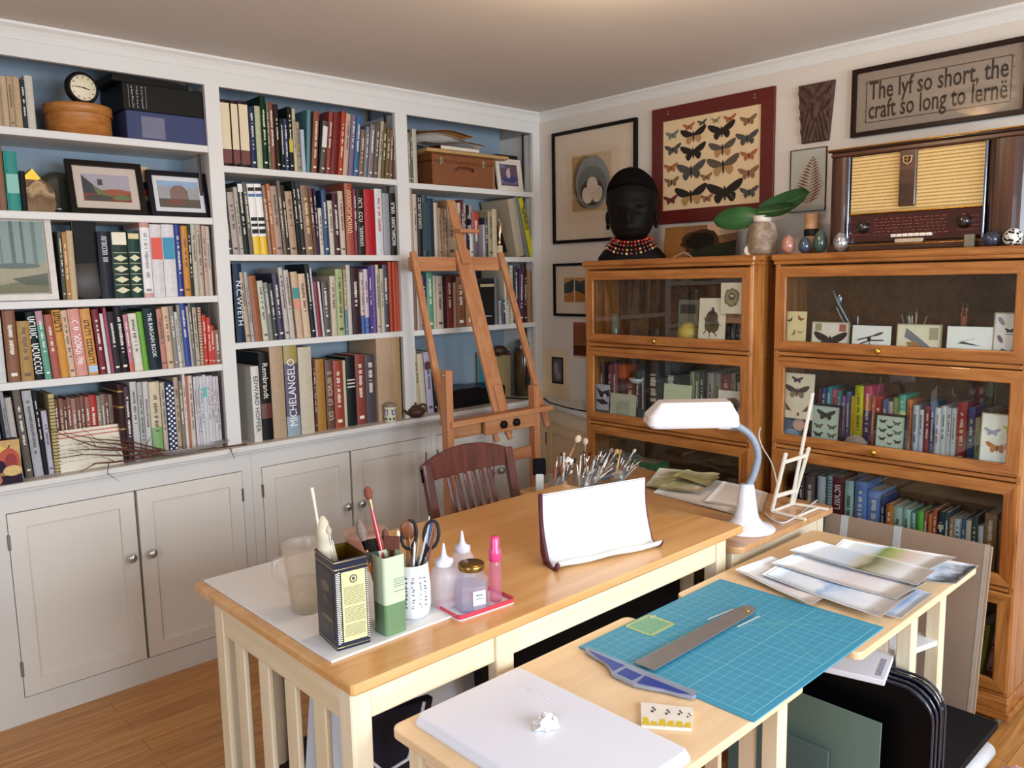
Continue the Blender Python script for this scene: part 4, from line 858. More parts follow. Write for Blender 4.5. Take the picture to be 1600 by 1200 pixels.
MB().rbox(0, W_ - .03, 0, .2, 0, (ZT - .004) - (z + .2288) if (ZT - .004) - (z + .2288) < .015 else .012, .001).build('box', mat('#3a342e', .5), t)
# ---- left bay, second shelf
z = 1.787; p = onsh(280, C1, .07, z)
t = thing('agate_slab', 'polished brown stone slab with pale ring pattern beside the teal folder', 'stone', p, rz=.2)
m = MB(); sh_ = [(-.055, 0), (.045, 0), (.055, .03), (.05, .08), (.03, .105), (.0, .125), (-.02, .15), (-.055, .12), (-.06, .06)]
m.prism(sh_, -.012, .012, 'xz'); m.build('slab', ramp_mat('agate', [(0, '#8a6a48'), (.35, '#6a4a30'), (.5, '#b89a70'), (.6, '#5e4630'), (1, '#7a5c40')], 2, 0, .15, .35, 14, .12), t, bevel=.004)
MB().prism([(-.05, .112), (-.004, .112), (.006, .118), (-.02, .149), (-.05, .12)], -.0135, -.0125, 'xz').build('painted_glint', mat('#e0b83c', .25, .3), t)  # yellow lamp reflection on the stone, painted in as a thin gold piece
p = onsh(430, C1, .12, z)
t = thing('glass_plate', 'smoky glass plate leaning behind the stone slab', 'plate', p)
MB().lathe([(.001, -.003), (.05, -.003), (.075, .002), (.076, .004), (.05, 0), (.001, 0)], 32, M=T(0, 0, .0765) @ RXm(PI / 2 - .12)).build('plate', glass_mat('smoke_glass', '#b8b8a8', 1.2, .35, '#7a7a68'), t)
fA = XZ(520, 1110, C1, .02); fB = XZ(975, 1112, C1, .02)
PAL = ['#b0a8ae', '#3c3c44', '#8a3c28', '#6a7a4a', '#a05c3c', '#4a4640']
framed('black framed photo of a stone tower above red roofs', 'picture frame', (fA.x - .004, .055, z + .0), 0, .262, .198, .021, '#1a1512',
       [('re', 0, 1, .0, .42, 2), ('po', [(0, .95), (0, .3), (.45, .25)], 1), ('po', [(.2, .6), (.5, .3), (.6, .2), (.3, .2)], 3), ('re', .32, .42, .6, .82, 5), ('el', .7, .35, .3, .12, 4), ('el', .3, .12, .3, .12, 5), ('el', .8, .15, .2, .1, 3)], PAL, '#b4aab4', .016, .028, '#d8c8b8', 12, 'framed photographs on the second shelf')
fA = XZ(1066, 1124, C1, .02)
framed('dark framed photo of a big stone building under blue sky', 'picture frame', (fA.x, .05, z), 0, .232, .178, .019, '#16141e',
       [('re', 0, 1, .62, 1, 0), ('re', .0, .3, .35, .8, 1), ('re', .72, 1, .35, .8, 1), ('el', .5, .55, .22, .3, 2), ('re', .28, .72, .3, .6, 2), ('re', 0, 1, 0, .32, 3), ('el', .4, .2, .25, .12, 4)], ['#9cb8d8', '#a8a8a8', '#8a6e64', '#5c5448', '#7c4c40'], '#98a0a8', .016, .018, '#e8e6e6', 11, 'framed photographs on the second shelf')
# ---- left bay, third shelf: big framed print and dark disc
z = 1.483; fB = XZ(405, 600, C2, .03)
t = framed('large white framed print of misty grey green trees', 'picture', (fB.x - .42, .035, z), 0, .42, .298, .022, '#cfc6ba',
       [('re', 0, 1, 0, .42, 3), ('po', [(0, .3), (.45, .08), (1, .22), (1, 0), (0, 0)], 4)] + [('re', a, a + w_, .38, 1, c_) for a, w_, c_ in ((.08, .03, 1), (.2, .02, 2), (.33, .035, 1), (.45, .02, 2), (.56, .03, 1), (.63, .015, 2), (.72, .03, 1), (.81, .02, 1), (.9, .03, 2))] + [('el', .4, .4, .14, .03, 1), ('el', .75, .38, .2, .04, 1), ('po', [(.7, .2), (1, .28), (1, .1), (.8, .12)], 5)],
       ['#8fa49c', '#5c706c', '#6e827c', '#a8a284', '#7c7c60', '#5a6250'], '#8ea29c', .02, .004, '#d8d0c4', 5)
p = onsh(628, C2, .03, z)
t = thing('dark_disc', 'round dark grey plate leaning before the black book', 'plate', p)
MB().lathe([(.001, -.003), (.078, -.003), (.080, 0), (.078, .003), (.001, .003)], 40, M=T(0, 0.012, .0785) @ RXm(PI / 2 - .12), caps=(False, False)).build('plate', mat('#3c3834', .5, var=.2, scale=8), t)
t = thing('book', 'very large black book standing face side out behind the dark plate', 'book', XZ(545, 590, C2, .045) * 1.0, rz=0, group="books on left bay's third shelf")
t.location.z = z; wB = XZ(705, 590, C2, .045).x - t.location.x
m = MB(); m.rbox(0, wB, 0, .004, 0, .285, .001); m.rbox(0, wB, .03, .034, 0, .285, .001); m.rbox(wB - .004, wB, .004, .03, 0, .285, .001); m.build('cover', mat('#0d0c0c', .5), t)
MB().box(.004, wB - .004, .0045, .0295, .003, .282).build('page_block', paper, t)
# ---- counter under the left bay
p0 = XZ(-60, 780, C3, -.03)
t = thing('fruit_card_box', 'box printed with a painting of pumpkins and apples, at the left edge', 'box', (at(-14, 750, 1, -.035).x, -.035, ZC)); wf = at(36, 750, 1, -.035).x - t.location.x; hf = along(Vector((at(30, 750, 1, -.035).x, -.035, ZC)), [VZ], py=686).z - ZC
MB().rbox(0, wf, 0, .05, 0, hf, .002).build('box', mat('#241a2a', .5), t)
art(wf, hf, [('re', 0, 1, 0, .2, 0), ('re', 0, 1, .55, 1, 1), ('el', .3, .7, .3, .2, 2), ('el', .62, .55, .34, .26, 3, 0, .05), ('el', .68, .5, .2, .2, 4), ('el', .32, .42, .18, .14, 0), ('el', .7, .3, .3, .12, 5), ('el', .15, .12, .2, .12, 6), ('ln', [(.6, .8), (.68, .88)], .04, 0)],
    ['#2a1c2c', '#c0985c', '#d0b050', '#b0482c', '#8a2420', '#cfae70', '#b06050'], '#9a6a40', .0008, t, T(0, -.0012, 0), 'painting')
A = XZ(382, 660, C3, -.005); B = XZ(782, 622, C3, -.005)
t = thing('striped_booklet', 'wide cream booklet with two red stripes standing before small books', 'booklet', (A.x, 0.012, ZC), rx=-.2)
art(B.x - A.x, .150, [('re', 0, 1, .9, .93, 0), ('re', 0, 1, .80, .83, 0)] + [('re', .03 + .12 * (k % 8), .03 + .12 * (k % 8) + .09, .62 - .1 * (k // 8), .66 - .1 * (k // 8), 1) for k in range(40)], ['#c06058', '#c2bca4'], '#ddd4be', .006, t, name='cover')
# glass dish with a bundle of twigs
pd = along(Vector((0, -.005, ZC)), [VX], px=0 + 1200 / 4.0)
dc = Vector((along(Vector((0, .0, ZC)), [VX], px=296).x, -.004, ZC))
t = thing('glass_dish', 'wide shallow pressed glass dish holding the dry twigs', 'dish', dc)
m = MB(); n = 40; v = []; f = []
prof = [(.02, .003), (.09, .004), (.125, .014), (.15, .026), (.157, .030), (.15, .030), (.12, .018), (.08, .008), (.02, .007)]
for r, h in prof:
    for j in range(n):
        a = 2 * PI * j / n; k = 1 + (.025 if j % 2 else -.015) * (1 if r > .1 else 0); v.append((r * k * math.cos(a) * 1.05, r * k * math.sin(a) * .30, h))
for i in range(len(prof) - 1):
    for j in range(n):
        f.append((i * n + j, i * n + (j + 1) % n, (i + 1) * n + (j + 1) % n, (i + 1) * n + j))
m.add(v, f, 0, True); m.build('dish', glass_mat('pressed_glass', '#f4f2f0', 2.0, .30, '#e8e6e4', .06), t)
tw = random.Random(11)
twt = thing('twig_bundle', 'bundle of dry dark brown twigs sprawling across the counter and dish', 'twigs', Vector((at(215, 715, 1, -.02).x, -.02, ZC)))
o_ = twt.location
def twig(pxs, y0=-.02, r0=.0035, nm='twig'):
    pts = [at(a, b, 1, y0 + dy) - o_ for a, b, dy in pxs]; m = MB(); r = [r0 * 1.25 * (1 - .75 * i / (len(pts) - 1)) for i in range(len(pts))]
    m.tube(pts, r, 6)
    for i in range(1, len(pts) - 1):
        d = (pts[i + 1] - pts[i]); s_ = pts[i] + Vector((tw.uniform(-.02, .02), -.004, tw.uniform(.008, .03))) + d * .5; m.tube([pts[i], (pts[i] + s_) / 2 + Vector((0, 0, .003)), s_], [r[i] * .6, r[i] * .4, .0006], 5)
    m.build(nm, mat('#5c3226', .8), twt)
twig([(250, 708, 0), (200, 702, -.01), (150, 698, -.01), (110, 684, -.02), (72, 668, -.02)])
twig([(262, 705, 0), (205, 690, .0), (150, 686, 0), (100, 676, -.01)], r0=.003)
twig([(300, 704, 0), (235, 714, 0), (180, 722, -.03), (150, 724, -.03), (126, 737, -.03)], r0=.0045)
twig([(255, 708, -.01), (190, 712, -.02), (130, 710, -.02), (85, 717, -.02)], r0=.003)
twig([(250, 706, .01), (200, 696, 0), (165, 692, 0), (135, 690, 0), (120, 696, 0)], r0=.003)
twig([(385, 694, .0), (340, 700, -.02), (295, 704, -.02), (250, 708, -.01)], r0=.003)
twig([(240, 706, .02), (190, 704, .01), (140, 702, 0), (105, 704, 0)], r0=.0028)
twig([(170, 722, -.04), (168, 740, -.075), (188, 753, -.085)], r0=.0018)
twig([(360, 700, -.03), (364, 712, -.07), (367, 718, -.08)], r0=.0016)
twig([(232, 712, 0), (226, 700, 0), (235, 684, 0)], r0=.002)
# ---- counter under the middle bay: painted jar and brown teapot
p = along(Vector((0, -.02, ZC)), [VX], px=610)
t = thing('painted_jar', 'small white lidded jar with blue flower pattern on the counter', 'jar', p)
MB().lathe([(.001, 0), (.027, 0), (.029, .004), (.029, .062), (.031, .068), (.031, .073)], 26, caps=(False, False)).build('jar_body', mat('#dcd4c0', .22, var=.03), t)
MB().lathe([(.031, .074), (.033, .077), (.030, .083), (.018, .090), (.008, .092), (.001, .094)], 26, caps=(False, False)).build('lid', mat('#8a7a64', .3), t)
m = MB()
for a in (-1.5, -2.9, -.2):
    for rr_, mi_ in ((.013, 0), (.007, 1)):
        pts = [(.0293 * math.cos(a + rr_ * math.cos(q) / .029), .0293 * math.sin(a + rr_ * math.cos(q) / .029), .046 + rr_ * math.sin(q)) for q in [k * PI / 5 for k in range(10)]]
        pts = [(x_ * (1.004 + .006 * mi_), y_ * (1.004 + .006 * mi_), z_) for x_, y_, z_ in pts]; m.poly(pts, mi_)
for k in range(10):
    a = k * .63; m.box(-.0045, .0045, -.0303, -.0291, .012, .022, 2, M=RZm(a)); m.box(-.003, .003, -.0303, -.0291, .056, .061, 2, M=RZm(a + .3))
m.build('flower_pattern', [mat('#2c3a78', .3), mat('#c8c8dc', .3), mat('#3c4438', .3)], t)
p = along(Vector((0, -.005, ZC)), [VX], px=650)
t = thing('teapot', 'small dark brown clay teapot on the counter', 'teapot', p)
clay = mat('#4a2a1c', .45, var=.1)
MB().lathe([(.001, 0), (.026, 0), (.030, .003), (.046, .018), (.048, .028), (.040, .042), (.024, .050)], 28, caps=(False, False)).build('pot_body', clay, t)
MB().lathe([(.027, .049), (.024, .054), (.012, .059), (.004, .061), (.005, .068), (.001, .072)], 20, caps=(False, False)).build('lid', clay, t)
MB().tube([(-.038, 0, .022), (-.055, 0, .028), (-.064, 0, .038), (-.072, 0, .041)], [.011, .008, .006, .005], 10).build('spout', clay, t)
MB().tube([(.044 + .022 * math.cos(a) * 1.0, 0, .036 + .022 * math.sin(a)) for a in [(-2.2 + k * .45) for k in range(11)]], .0048, 8).build('handle', clay, t)
# ---- right bay, top shelf: suitcase, papers, frames
z = 1.984; A = XZ(160, 565, C6, .03); A2 = XZ(250, 572, C6, .03); B = XZ(694, 596, C6, .03)
t = thing('wicker_suitcase', 'brown wicker suitcase with metal latches, under loose papers', 'suitcase', (A2.x, .02, z)); w_ = B.x - A2.x; h_ = .152
wick = mat('#7e4822', .6, var=.4, scale=150, bump=.9)
MB().rbox(0, w_, 0, .215, 0, h_ * .78, .006).build('body', wick, t); MB().rbox(-.003, w_ + .003, -.003, .218, h_ * .79, h_, .005).build('lid', wick, t)
MB().tube([(w_ * .36, -.004, h_ * .52), (w_ * .40, -.018, h_ * .60), (w_ * .60, -.018, h_ * .60), (w_ * .64, -.004, h_ * .52)], .005, 8).build('handle', mat('#5a2c18', .5), t)
for k in (.12, .80):
    m = MB(); m.rbox(w_ * k, w_ * k + .018, -.006, 0, h_ * .66, h_ * .92, .002); m.ball((w_ * k + .009, -.008, h_ * .74), .005, n=8); m.build('latch', mat('#b0a898', .25, .9), t)
m = MB(); m.tube([(0, -.002, 0), (w_, -.002, 0)], .0035, 6); m.tube([(0, -.002, h_ * .78), (w_, -.002, h_ * .78)], .0035, 6); m.tube([(0, -.002, 0), (0, -.002, h_)], .0035, 6); m.tube([(w_, -.002, 0), (w_, -.002, h_)], .0035, 6); m.build('edge_binding', wick, t)
def sheet(name, pts, parent, mtl, sag=.004, th=.0008, n=8, curl=0.0, ph=None):
    """thin sheet through four corner points with a little waviness"""
    a, b, c, d = [Vector(p) for p in pts]; m = MB(); v = []; rr = random.Random(int(abs(a.x) * 9999))
    ph = rr.uniform(0, 6) if ph is None else ph
    for i in range(n + 1):
        for j in range(n + 1):
            u, w = i / n, j / n; p = a.lerp(b, u).lerp(d.lerp(c, u), w)
            p = p + VZ * (sag * (.5 + .5 * math.sin(ph + 5 * u + 3 * w)) + curl * ((2 * u - 1) ** 2) * .5)
            v.append(p)
    N = (n + 1) ** 2; v2 = [p - VZ * th for p in v]; f = []
    for i in range(n):
        for j in range(n):
            q = i * (n + 1) + j; f.append((q, q + n + 1, q + n + 2, q + 1)); f.append((N + q, N + q + 1, N + q + n + 2, N + q + n + 1))
    e = [i * (n + 1) for i in range(n + 1)] + [n * (n + 1) + j for j in range(1, n + 1)] + [i * (n + 1) + n for i in range(n - 1, -1, -1)] + [j for j in range(n - 1, 0, -1)]
    for k in range(len(e)):
        p, q = e[k], e[(k + 1) % len(e)]; f.append((p, q, q + N, p + N))
    m.add(v + v2, f, 0, True); return m.build(name, mtl, parent)
zt = z + h_ + .001
t = thing('tan_folder', 'wide tan card folder lying on the wicker suitcase', 'folder', (A2.x - .05, .0, zt)); MB().rbox(0, w_ + .13, -.012, .20, 0, .016, .003).build('folder', mat('#b48c58', .6, var=.1), t)
t = thing('book', 'dark brownish red book lying flat among the papers', 'book', (A2.x + .04, 0.004, zt + .0172)); MB().rbox(0, .25, 0, .18, 0, .022, .002).build('cover', mat('#4a2428', .5), t); MB().box(.004, .247, -.0005, .17, .003, .019).build('page_block', paper, t)
zt += .0400
tt = thing('paper_stack', 'cream and white loose papers draped over the suitcase top', 'papers', (A2.x, 0, zt))
sheet('sheet', [(-.06, -.004, .004), (.32, -.01, .004), (.32, .19, .004), (-.06, .19, .004)], tt, mat('#dcd2c4', .8), .022)
sheet('sheet', [(-.04, -.008, .030), (.27, .0, .026), (.27, .18, .026), (-.04, .18, .026)], tt, mat('#e8e0da', .8), .022)
sheet('sheet', [(-.08, -.006, .046), (.24, -.01, .050), (.24, .2, .050), (-.08, .2, .046)], tt, mat('#c0894c', .7), .022)
A = XZ(735, 612, C6, .03); B = XZ(915, 612, C6, .03)
framed('small white framed picture of a purple figure, right of the suitcase', 'picture frame', (A.x, .04, z), 0, B.x - A.x, .17, .02, '#dcd0c0',
       [('re', 0, 1, .1, .3, 1), ('el', .5, .3, .45, .16, 2), ('el', .45, .55, .12, .2, 3), ('el', .5, .76, .07, .07, 3), ('re', 0, .3, .8, 1, 1)], ['#5a4452', '#6a6a8a', '#3c3c64', '#c0a0a8'], '#5e4854', .012, .008, '#dcd2c6', 8, glaze=False)
A = XZ(690, 600, C6, .05)
t = thing('picture_frame', 'cream frame seen edge on between the suitcase and white frame', 'picture frame', (A.x, .06, z), rx=-.1); MB().rbox(0, .034, 0, .01, 0, .16, .002).build('frame', mat('#d8c8a4', .5), t)
A = XZ(735, 600, C6, .12)
t = thing('album', 'dark album standing behind the small white frame', 'album', (A.x, .13, z)); MB().rbox(0, .17, 0, .03, 0, .205, .002).build('cover', mat('#2c2220', .5), t); MB().box(.004, .166, .004, .026, .002, .2056).build('page_block', paper, t)
# ---- right bay, second shelf: figurine and dark picture
z = 1.639; p = onsh(742, C6, .02, z)
t = thing('figurine', 'small shiny pale metal bird figurine on a block', 'figurine', p)
MB().rbox(-.013, .013, -.013, .013, 0, .06, .003).build('block', mat('#d8c09a', .4), t)
m = MB(); m.tube([(0, 0, .06), (0, 0, .075), (.004, 0, .09), (.002, 0, .115), (.008, 0, .15), (.012, 0, .175), (.004, 0, .19)], [.003, .009, .005, .007, .013, .009, .003], 12); m.ball((.0, 0, .192), .008, n=10); m.tube([(0, 0, .192), (-.018, 0, .188)], [.004, .0015], 8); m.build('bird', mat('#c8a888', .15, .8), t)
A = XZ(775, 1090, C6, .06)
t = thing('black_picture', 'dark square picture leaning behind the metal figurine', 'picture', (A.x, .09, z), rx=-.15); MB().rbox(0, .075, 0, .008, .03, .17, .002).build('panel', mat('#1c110c', .5), t)
MB().box(.01, .03, .002, .02, 0, .05).build('stand', mat('#1c110c', .5), t)
# ---- right bay, third shelf: upright black book with pale band
z = 1.286; A = XZ(492, 480, C7, .03); B = XZ(574, 480, C7, .03)
t = thing('book', 'black book with tan top band standing face out behind the easel', 'book', (A.x, .03, z), group="books on right bay's third shelf"); w_ = B.x - A.x
m = MB(); m.rbox(0, w_, 0, .003, 0, .225, .001); m.rbox(0, w_, .022, .025, 0, .225, .001); m.rbox(0, .003, .003, .022, 0, .225, .001); m.build('cover', mat('#211e1c', .45), t)
MB().box(.003, w_ - .002, .0035, .0215, .002, .223).build('page_block', paper, t)
m = MB(); m.box(.004, w_, -.001, .001, .20, .214); m.build('band', mat('#c8b088', .5), t); MB().box(.01, w_ * .8, -.001, .001, .045, .049).build('mark', mat('#d8d4cc', .5), t)
# ---- counter under the right bay
A = XZ(322, 945, C7, .03); B = XZ(640, 905, C7, .03)
t = thing('black_box', 'low wide black box on the counter behind the easel', 'box', (A.x, .03, ZC)); w_ = B.x - A.x
MB().rbox(0, w_, 0, .2, 0, .088, .006).build('body', mat('#141312', .3), t); MB().rbox(.004, w_ * .55, .004, .19, .0885, .098, .003).build('lid', mat('#1e1d1c', .3), t)
A = XZ(575, 880, C7, .10); B = XZ(640, 880, C7, .10)
t = thing('magazine', 'teal and yellow magazine standing behind the black box', 'magazine', (A.x, .235, ZC)); art((B.x - A.x) * 1.45, .255, [('re', 0, .68, .35, 1, 0), ('re', 0, .68, 0, .35, 1), ('re', .68, 1, 0, 1, 2), ('el', .84, .75, .1, .05, 3), ('el', .84, .5, .1, .05, 4)], ['#2c7a94', '#6a6a98', '#ccb45c', '#b87840', '#3c7a4a'], '#ccb45c', .006, t, name='cover')
p = onsh(600, C7, .12, ZC + .2)
t = thing('carved_turtle', 'small dark brown carved turtle on top of the magazine stack', 'ornament', (XZ(605, 700, C7, .15).x, .14, ZC))
MB().rbox(-.055, .05, -.02, .05, 0, .238, .002).build('block', mat('#9a8a5c', .6), t)
m = MB(); m.ball((0, .01, .262), .048, .035, .03); m.ball((-.05, .005, .256), .016, .012, .012); m.ball((.045, -.01, .246), .014); m.tube([(-.03, -.02, .255), (-.045, -.032, .238)], [.01, .006], 8); m.tube([(.03, -.02, .255), (.045, -.032, .238)], [.01, .006], 8); m.build('turtle', mat('#4a3020', .5, var=.2), t)
p = onsh(745, C7, .11, ZC)
t = thing('lidded_glass_jar', 'tall dark glass jar with shiny metal lid in the right bay', 'jar', p)
MB().lathe([(.001, 0), (.05, 0), (.054, .006), (.054, .24), (.046, .262)], 30, caps=(False, False)).build('jar_body', mat('#4a3c28', .12, var=.4, scale=14), t)
MB().lathe([(.05, .2625), (.052, .27), (.05, .3), (.03, .318), (.012, .322), (.001, .323)], 30, caps=(False, False)).build('lid', mat('#a8a49a', .18, .9), t)
p0, p1 = XZ(560, 905, C7, .0), None
cp = [at(755, 620, 2, ZC + .004), at(800, 622, 2, ZC + .004), at(846, 624, 2, ZC + .004), at(864, 629, 2, ZC + .004)]
p_ = Vector((-.262, -.44, ZC + .004)); cp += [Vector((-.16, -.2, ZC + .003)), Vector((-.22, -.38, ZC + .003)), Vector((-.245, -.50, ZC + .003)), Vector((-.24, -.58, ZC + .004))]
tag(MB().tube([cp[0], cp[1], cp[2], Vector((-.09, -.1, ZC + .004)), cp[4], cp[5], cp[6], cp[7]], .0035, 8).build('power_cord', mat('#141416', .4)), 'black power cord running over the corner of the counter', 'cord')
# ================================================================ pictures on the right-hand wall
def rw(y0, z0, x=0.0): return (-.001 - x, y0, z0)
def stain(name, a, b, c): return ramp_mat(name, [(0, a), (.5, b), (1, c)], 2, -.1, .5, .5, 9, .8)
framed('black framed bird nest print with three pale eggs', 'picture', rw(-.106, 1.704), WALLROT, .562, .574, .017, '#15110e',
       [('re', .10, .84, .14, .92, 0), ('re', .10, .60, .16, .90, 7), ('el', .36, .54, .25, .36, 1, .1, .04), ('el', .38, .52, .24, .34, 2, .1, .03), ('el', .49, .53, .32, .36, 3, .1, .01), ('el', .48, .48, .27, .28, 4, 0, .01), ('el', .48, .40, .22, .18, 8, 0, .02), ('el', .39, .36, .095, .115, 5, .3), ('el', .58, .37, .095, .115, 6, -.3), ('el', .49, .50, .10, .105, 5, .4)],
       ['#c8ac84', '#8a6c42', '#5a4228', '#848880', '#6a7069', '#dccdb8', '#d4c2ae', '#b4905c', '#3e3426'], '#d9c2a6', .02, .085, '#dcc8ae', 0)
# butterflies chart: rows of (x, z, size, wing, body, tilt)
bs = [(.10, .84, .08, 3), (.28, .90, .07, 1), (.42, .92, .055, 4), (.56, .92, .055, 5), (.70, .91, .07, 1), (.88, .86, .09, 2), (.11, .68, .10, 4), (.33, .80, .15, 0), (.62, .80, .15, 0), (.87, .68, .12, 4), (.33, .62, .15, 0), (.63, .61, .15, 6),
      (.09, .48, .085, 1), (.89, .50, .09, 1), (.31, .42, .17, 4), (.64, .43, .18, 6), (.10, .32, .09, 2), (.47, .33, .07, 7), (.89, .32, .11, 7), (.31, .15, .19, 0), (.66, .15, .20, 0), (.09, .12, .085, 8), (.48, .10, .075, 7), (.90, .12, .10, 4)]
pal = ['#2c2620', '#a05c38', '#7a5c38', '#6a7468', '#46443e', '#8a8460', '#54483a', '#8a5c40', '#6c2018', '#a88050']
t = framed('dark red framed chart of two dozen butterflies', 'picture', rw(-.758, 1.765), WALLROT, .628, .53, .062, '#5a1a12',
           [('bf', x_, z_, s_ * .92, c_, 0, .06, (9 if c_ in (0, 6) and k % 2 else c_)) for k, (x_, z_, s_, c_) in enumerate(bs)], pal, '#dcbf94', .014, 0, glaze=False, fm=mat('#5c1b13', .4, var=.06))
m = MB()
for a in (.09, .535):
    m.ball((a, -.016, .497), .008, .003, .006, n=10); m.ball((a, -.016, .509), .006, .003, .005, n=10)
m.build('pins', mat('#8a6a5a', .3, .7), t)
# carved green man plaque
t = thing('carved_plaque', 'brown carved leafy face plaque on the wall', 'plaque', rw(-1.49, 2.045), rz=WALLROT)
Wt, Wb, H = .150, .112, .228
rl = random.Random(5); m = MB(); n = 56; v = []
for i in range(n + 1):
    for j in range(n + 1):
        u, w = i / n * 2 - 1, j / n; wd = Wb + (Wt - Wb) * w; x_, z_ = u * wd / 2 + Wt / 2, w * H
        rr = abs(u); q = (w - .55)
        leaf = (math.sin(26 * (w * 1.0 + rr * .75 * (1 if w < .5 else -.6)) + 3 * rr) * .0055 + math.sin(40 * rr + 30 * w) * .002) * min(1, rr * 2.0 + .3)
        eye = -.009 * math.exp(-((rr - .36) ** 2 / .018 + (w - .62) ** 2 / .0018)) + .006 * math.exp(-((rr - .36) ** 2 / .004 + (w - .62) ** 2 / .0006))
        nose = .014 * math.exp(-(u ** 2 / .02 + (w - .52) ** 2 / .012)); brow = .008 * math.exp(-((rr - .34) ** 2 / .05 + (w - .70 - .1 * rr) ** 2 / .0012))
        mouth = -.009 * math.exp(-(u ** 2 / .05 + (w - .36) ** 2 / .0006)) + .005 * math.exp(-(u ** 2 / .06 + (w - .32) ** 2 / .0008)); cheek = .007 * math.exp(-((rr - .42) ** 2 / .03 + (w - .47) ** 2 / .006))
        edge = 0 if max(rr, abs(2 * w - 1)) > .985 else 1
        v.append((x_, -(.012 + edge * (.006 + leaf * (.3 if rr < .5 and .35 < w < .75 else 1) + 1.5 * eye + nose + brow + mouth + cheek)), z_))
f = [(i * (n + 1) + j, (i + 1) * (n + 1) + j, (i + 1) * (n + 1) + j + 1, i * (n + 1) + j + 1) for i in range(n) for j in range(n)]
m.add(v, f, 0, True); m.prism([((Wt - Wb) / 2, 0), ((Wt + Wb) / 2, 0), (Wt, H), (0, H)], -.0125, 0, 'xz'); m.build('plaque', mat('#4c3226', .75, var=.3, scale=50), t)
# stitched sampler
Wd, H = .60, .252
t = thing('framed_sampler', 'long dark framed embroidery reading The lyf so short', 'sampler', rw(-1.712, 2.040), rz=WALLROT)
m = MB(); fw = .017
m.frame(0, Wd, 0, H, fw, fw, fw, -.022, 0); m.build('frame', mat('#241410', .35), t, bevel=.002)
MB().box(fw, Wd - fw, -.008, -.001, fw, H - fw).build('linen', mat('#9c8a78', .9, var=.14, scale=350, bump=.5), t)
m = MB(); x0, x1, z0, z1 = .052, Wd - .056, .048, H - .050; y = -.0086
for a, b, c_, d in ((x0, x1, z0, z0 + .003), (x0, x1, z1 - .003, z1), (x0, x0 + .003, z0, z1), (x1 - .003, x1, z0, z1)): m.box(a, b, y, -.008, c_, d)
for k in range(5):
    zz = z0 + .008 + k * (z1 - z0 - .016) / 4; m.box(x0 - .008, x0, y, -.008, zz, zz + .002); m.box(x1, x1 + .008, y, -.008, zz, zz + .002)
m.build('stitched_border', mat('#3c342e', .8), t)
m = MB(); m.text('The lyf so short, the', .094, T((x0 + x1) / 2, -.0082, (z0 + z1) / 2 + .036) @ RXm(PI / 2), extrude=.0006, bold=.0012)
n1 = len(m.v); m.text('craft so long to lern\u00eb', .094, T((x0 + x1) / 2, -.0082, (z0 + z1) / 2 - .034) @ RXm(PI / 2), extrude=.0006, bold=.0012)
for a, b in ((0, n1), (n1, len(m.v))):
    lo, hi = min(q.x for q in m.v[a:b]), max(q.x for q in m.v[a:b]); k = (x1 - x0 - .022) / (hi - lo)
    for q in m.v[a:b]: q.x = (x0 + x1) / 2 + (q.x - (lo + hi) / 2) * k
m.build('stitched_lettering', mat('#3a302a', .8, var=.3, scale=300), t)
MB().box(fw, Wd - fw, -.0135, -.013, fw, H - fw).build('glass', glass_mat('picture_glass'), t)
# fern pressed in glass
Wd, H = .155, .25
t = thing('pressed_fern', 'brown pressed fern between glass, beside the radio', 'picture', rw(-1.459, 1.774), rz=WALLROT)
MB().box(0, Wd, -.004, -.001, 0, H).build('backing', mat('#b4b4a8', .5, var=.05), t)
m = MB(); e = .003
m.frame(0, Wd, 0, H, e, e, e, -.008, 0); m.build('metal_edge', mat('#4a3a30', .3, .8), t)
m = MB(); sline(m, [(.075, .03), (.09, .12), (.098, .215)], .0018, 0, -.0045)
for k in range(15):
    w = k / 14; zz = .035 + w * .175; xc = .076 + .022 * w; L = (.074 * (1 - w) ** .8 + .005) * (1 if k > 2 else .6 + .15 * k)
    for sg in (-1, 1):
        m.poly([(xc, -.0046, zz), (xc + sg * L * .5, -.0046, zz + L * .16 - .001), (xc + sg * L, -.0046, zz + L * .42), (xc + sg * L * .5, -.0046, zz + L * .16 + .0085)], 0)
m.build('fern', mat('#7a4c3c', .7), t)
framed('small dark framed picture of orange hills, partly behind the oak cabinet', 'picture', rw(-.102, 1.32), WALLROT, .30, .28, .014, '#14100e',
       [('re', 0, 1, 0, 1, 0), ('po', [(0, .75), (.5, .95), (1, .7), (1, .4), (0, .35)], 1), ('po', [(0, .2), (.5, .5), (1, .3), (1, .05), (0, 0)], 2), ('re', .48, .53, 0, 1, 3), ('po', [(.6, .8), (1, .9), (1, .3), (.6, .5)], 1)], ['#c08a4c', '#2c3a38', '#b0702c', '#d8c8b4'], '#b8884c', .018, .062, '#dccab4', 0)
t = thing('postcard', 'cream sheet with a small dark etching taped near the corner', 'print', rw(-.004, .874), rz=WALLROT)
art(.19, .262, [('re', .34, .80, .28, .84, 0), ('re', .40, .74, .33, .80, 1), ('el', .52, .6, .1, .14, 2), ('el', .6, .45, .1, .08, 2)], ['#26242a', '#565058', '#8a8284'], '#d8c6a0', .001, t)
t = thing('brown_print', 'narrow brown print on the wall beside the oak cabinet', 'print', rw(-.232, 1.10), rz=WALLROT)
art(.12, .19, [('re', 0, 1, .4, .9, 0), ('re', 0, 1, .08, .35, 1), ('re', 0, 1, 0, .05, 2)], ['#7c4420', '#4c2412', '#c8b09a'], '#8a4e24', .001, t)
# ================================================================ things on top of the oak cabinets (z = 1.60)
ZK = 1.6002
def onk(px, x, z=ZK): return along(Vector((x, 0, z)), [VY], px=px)
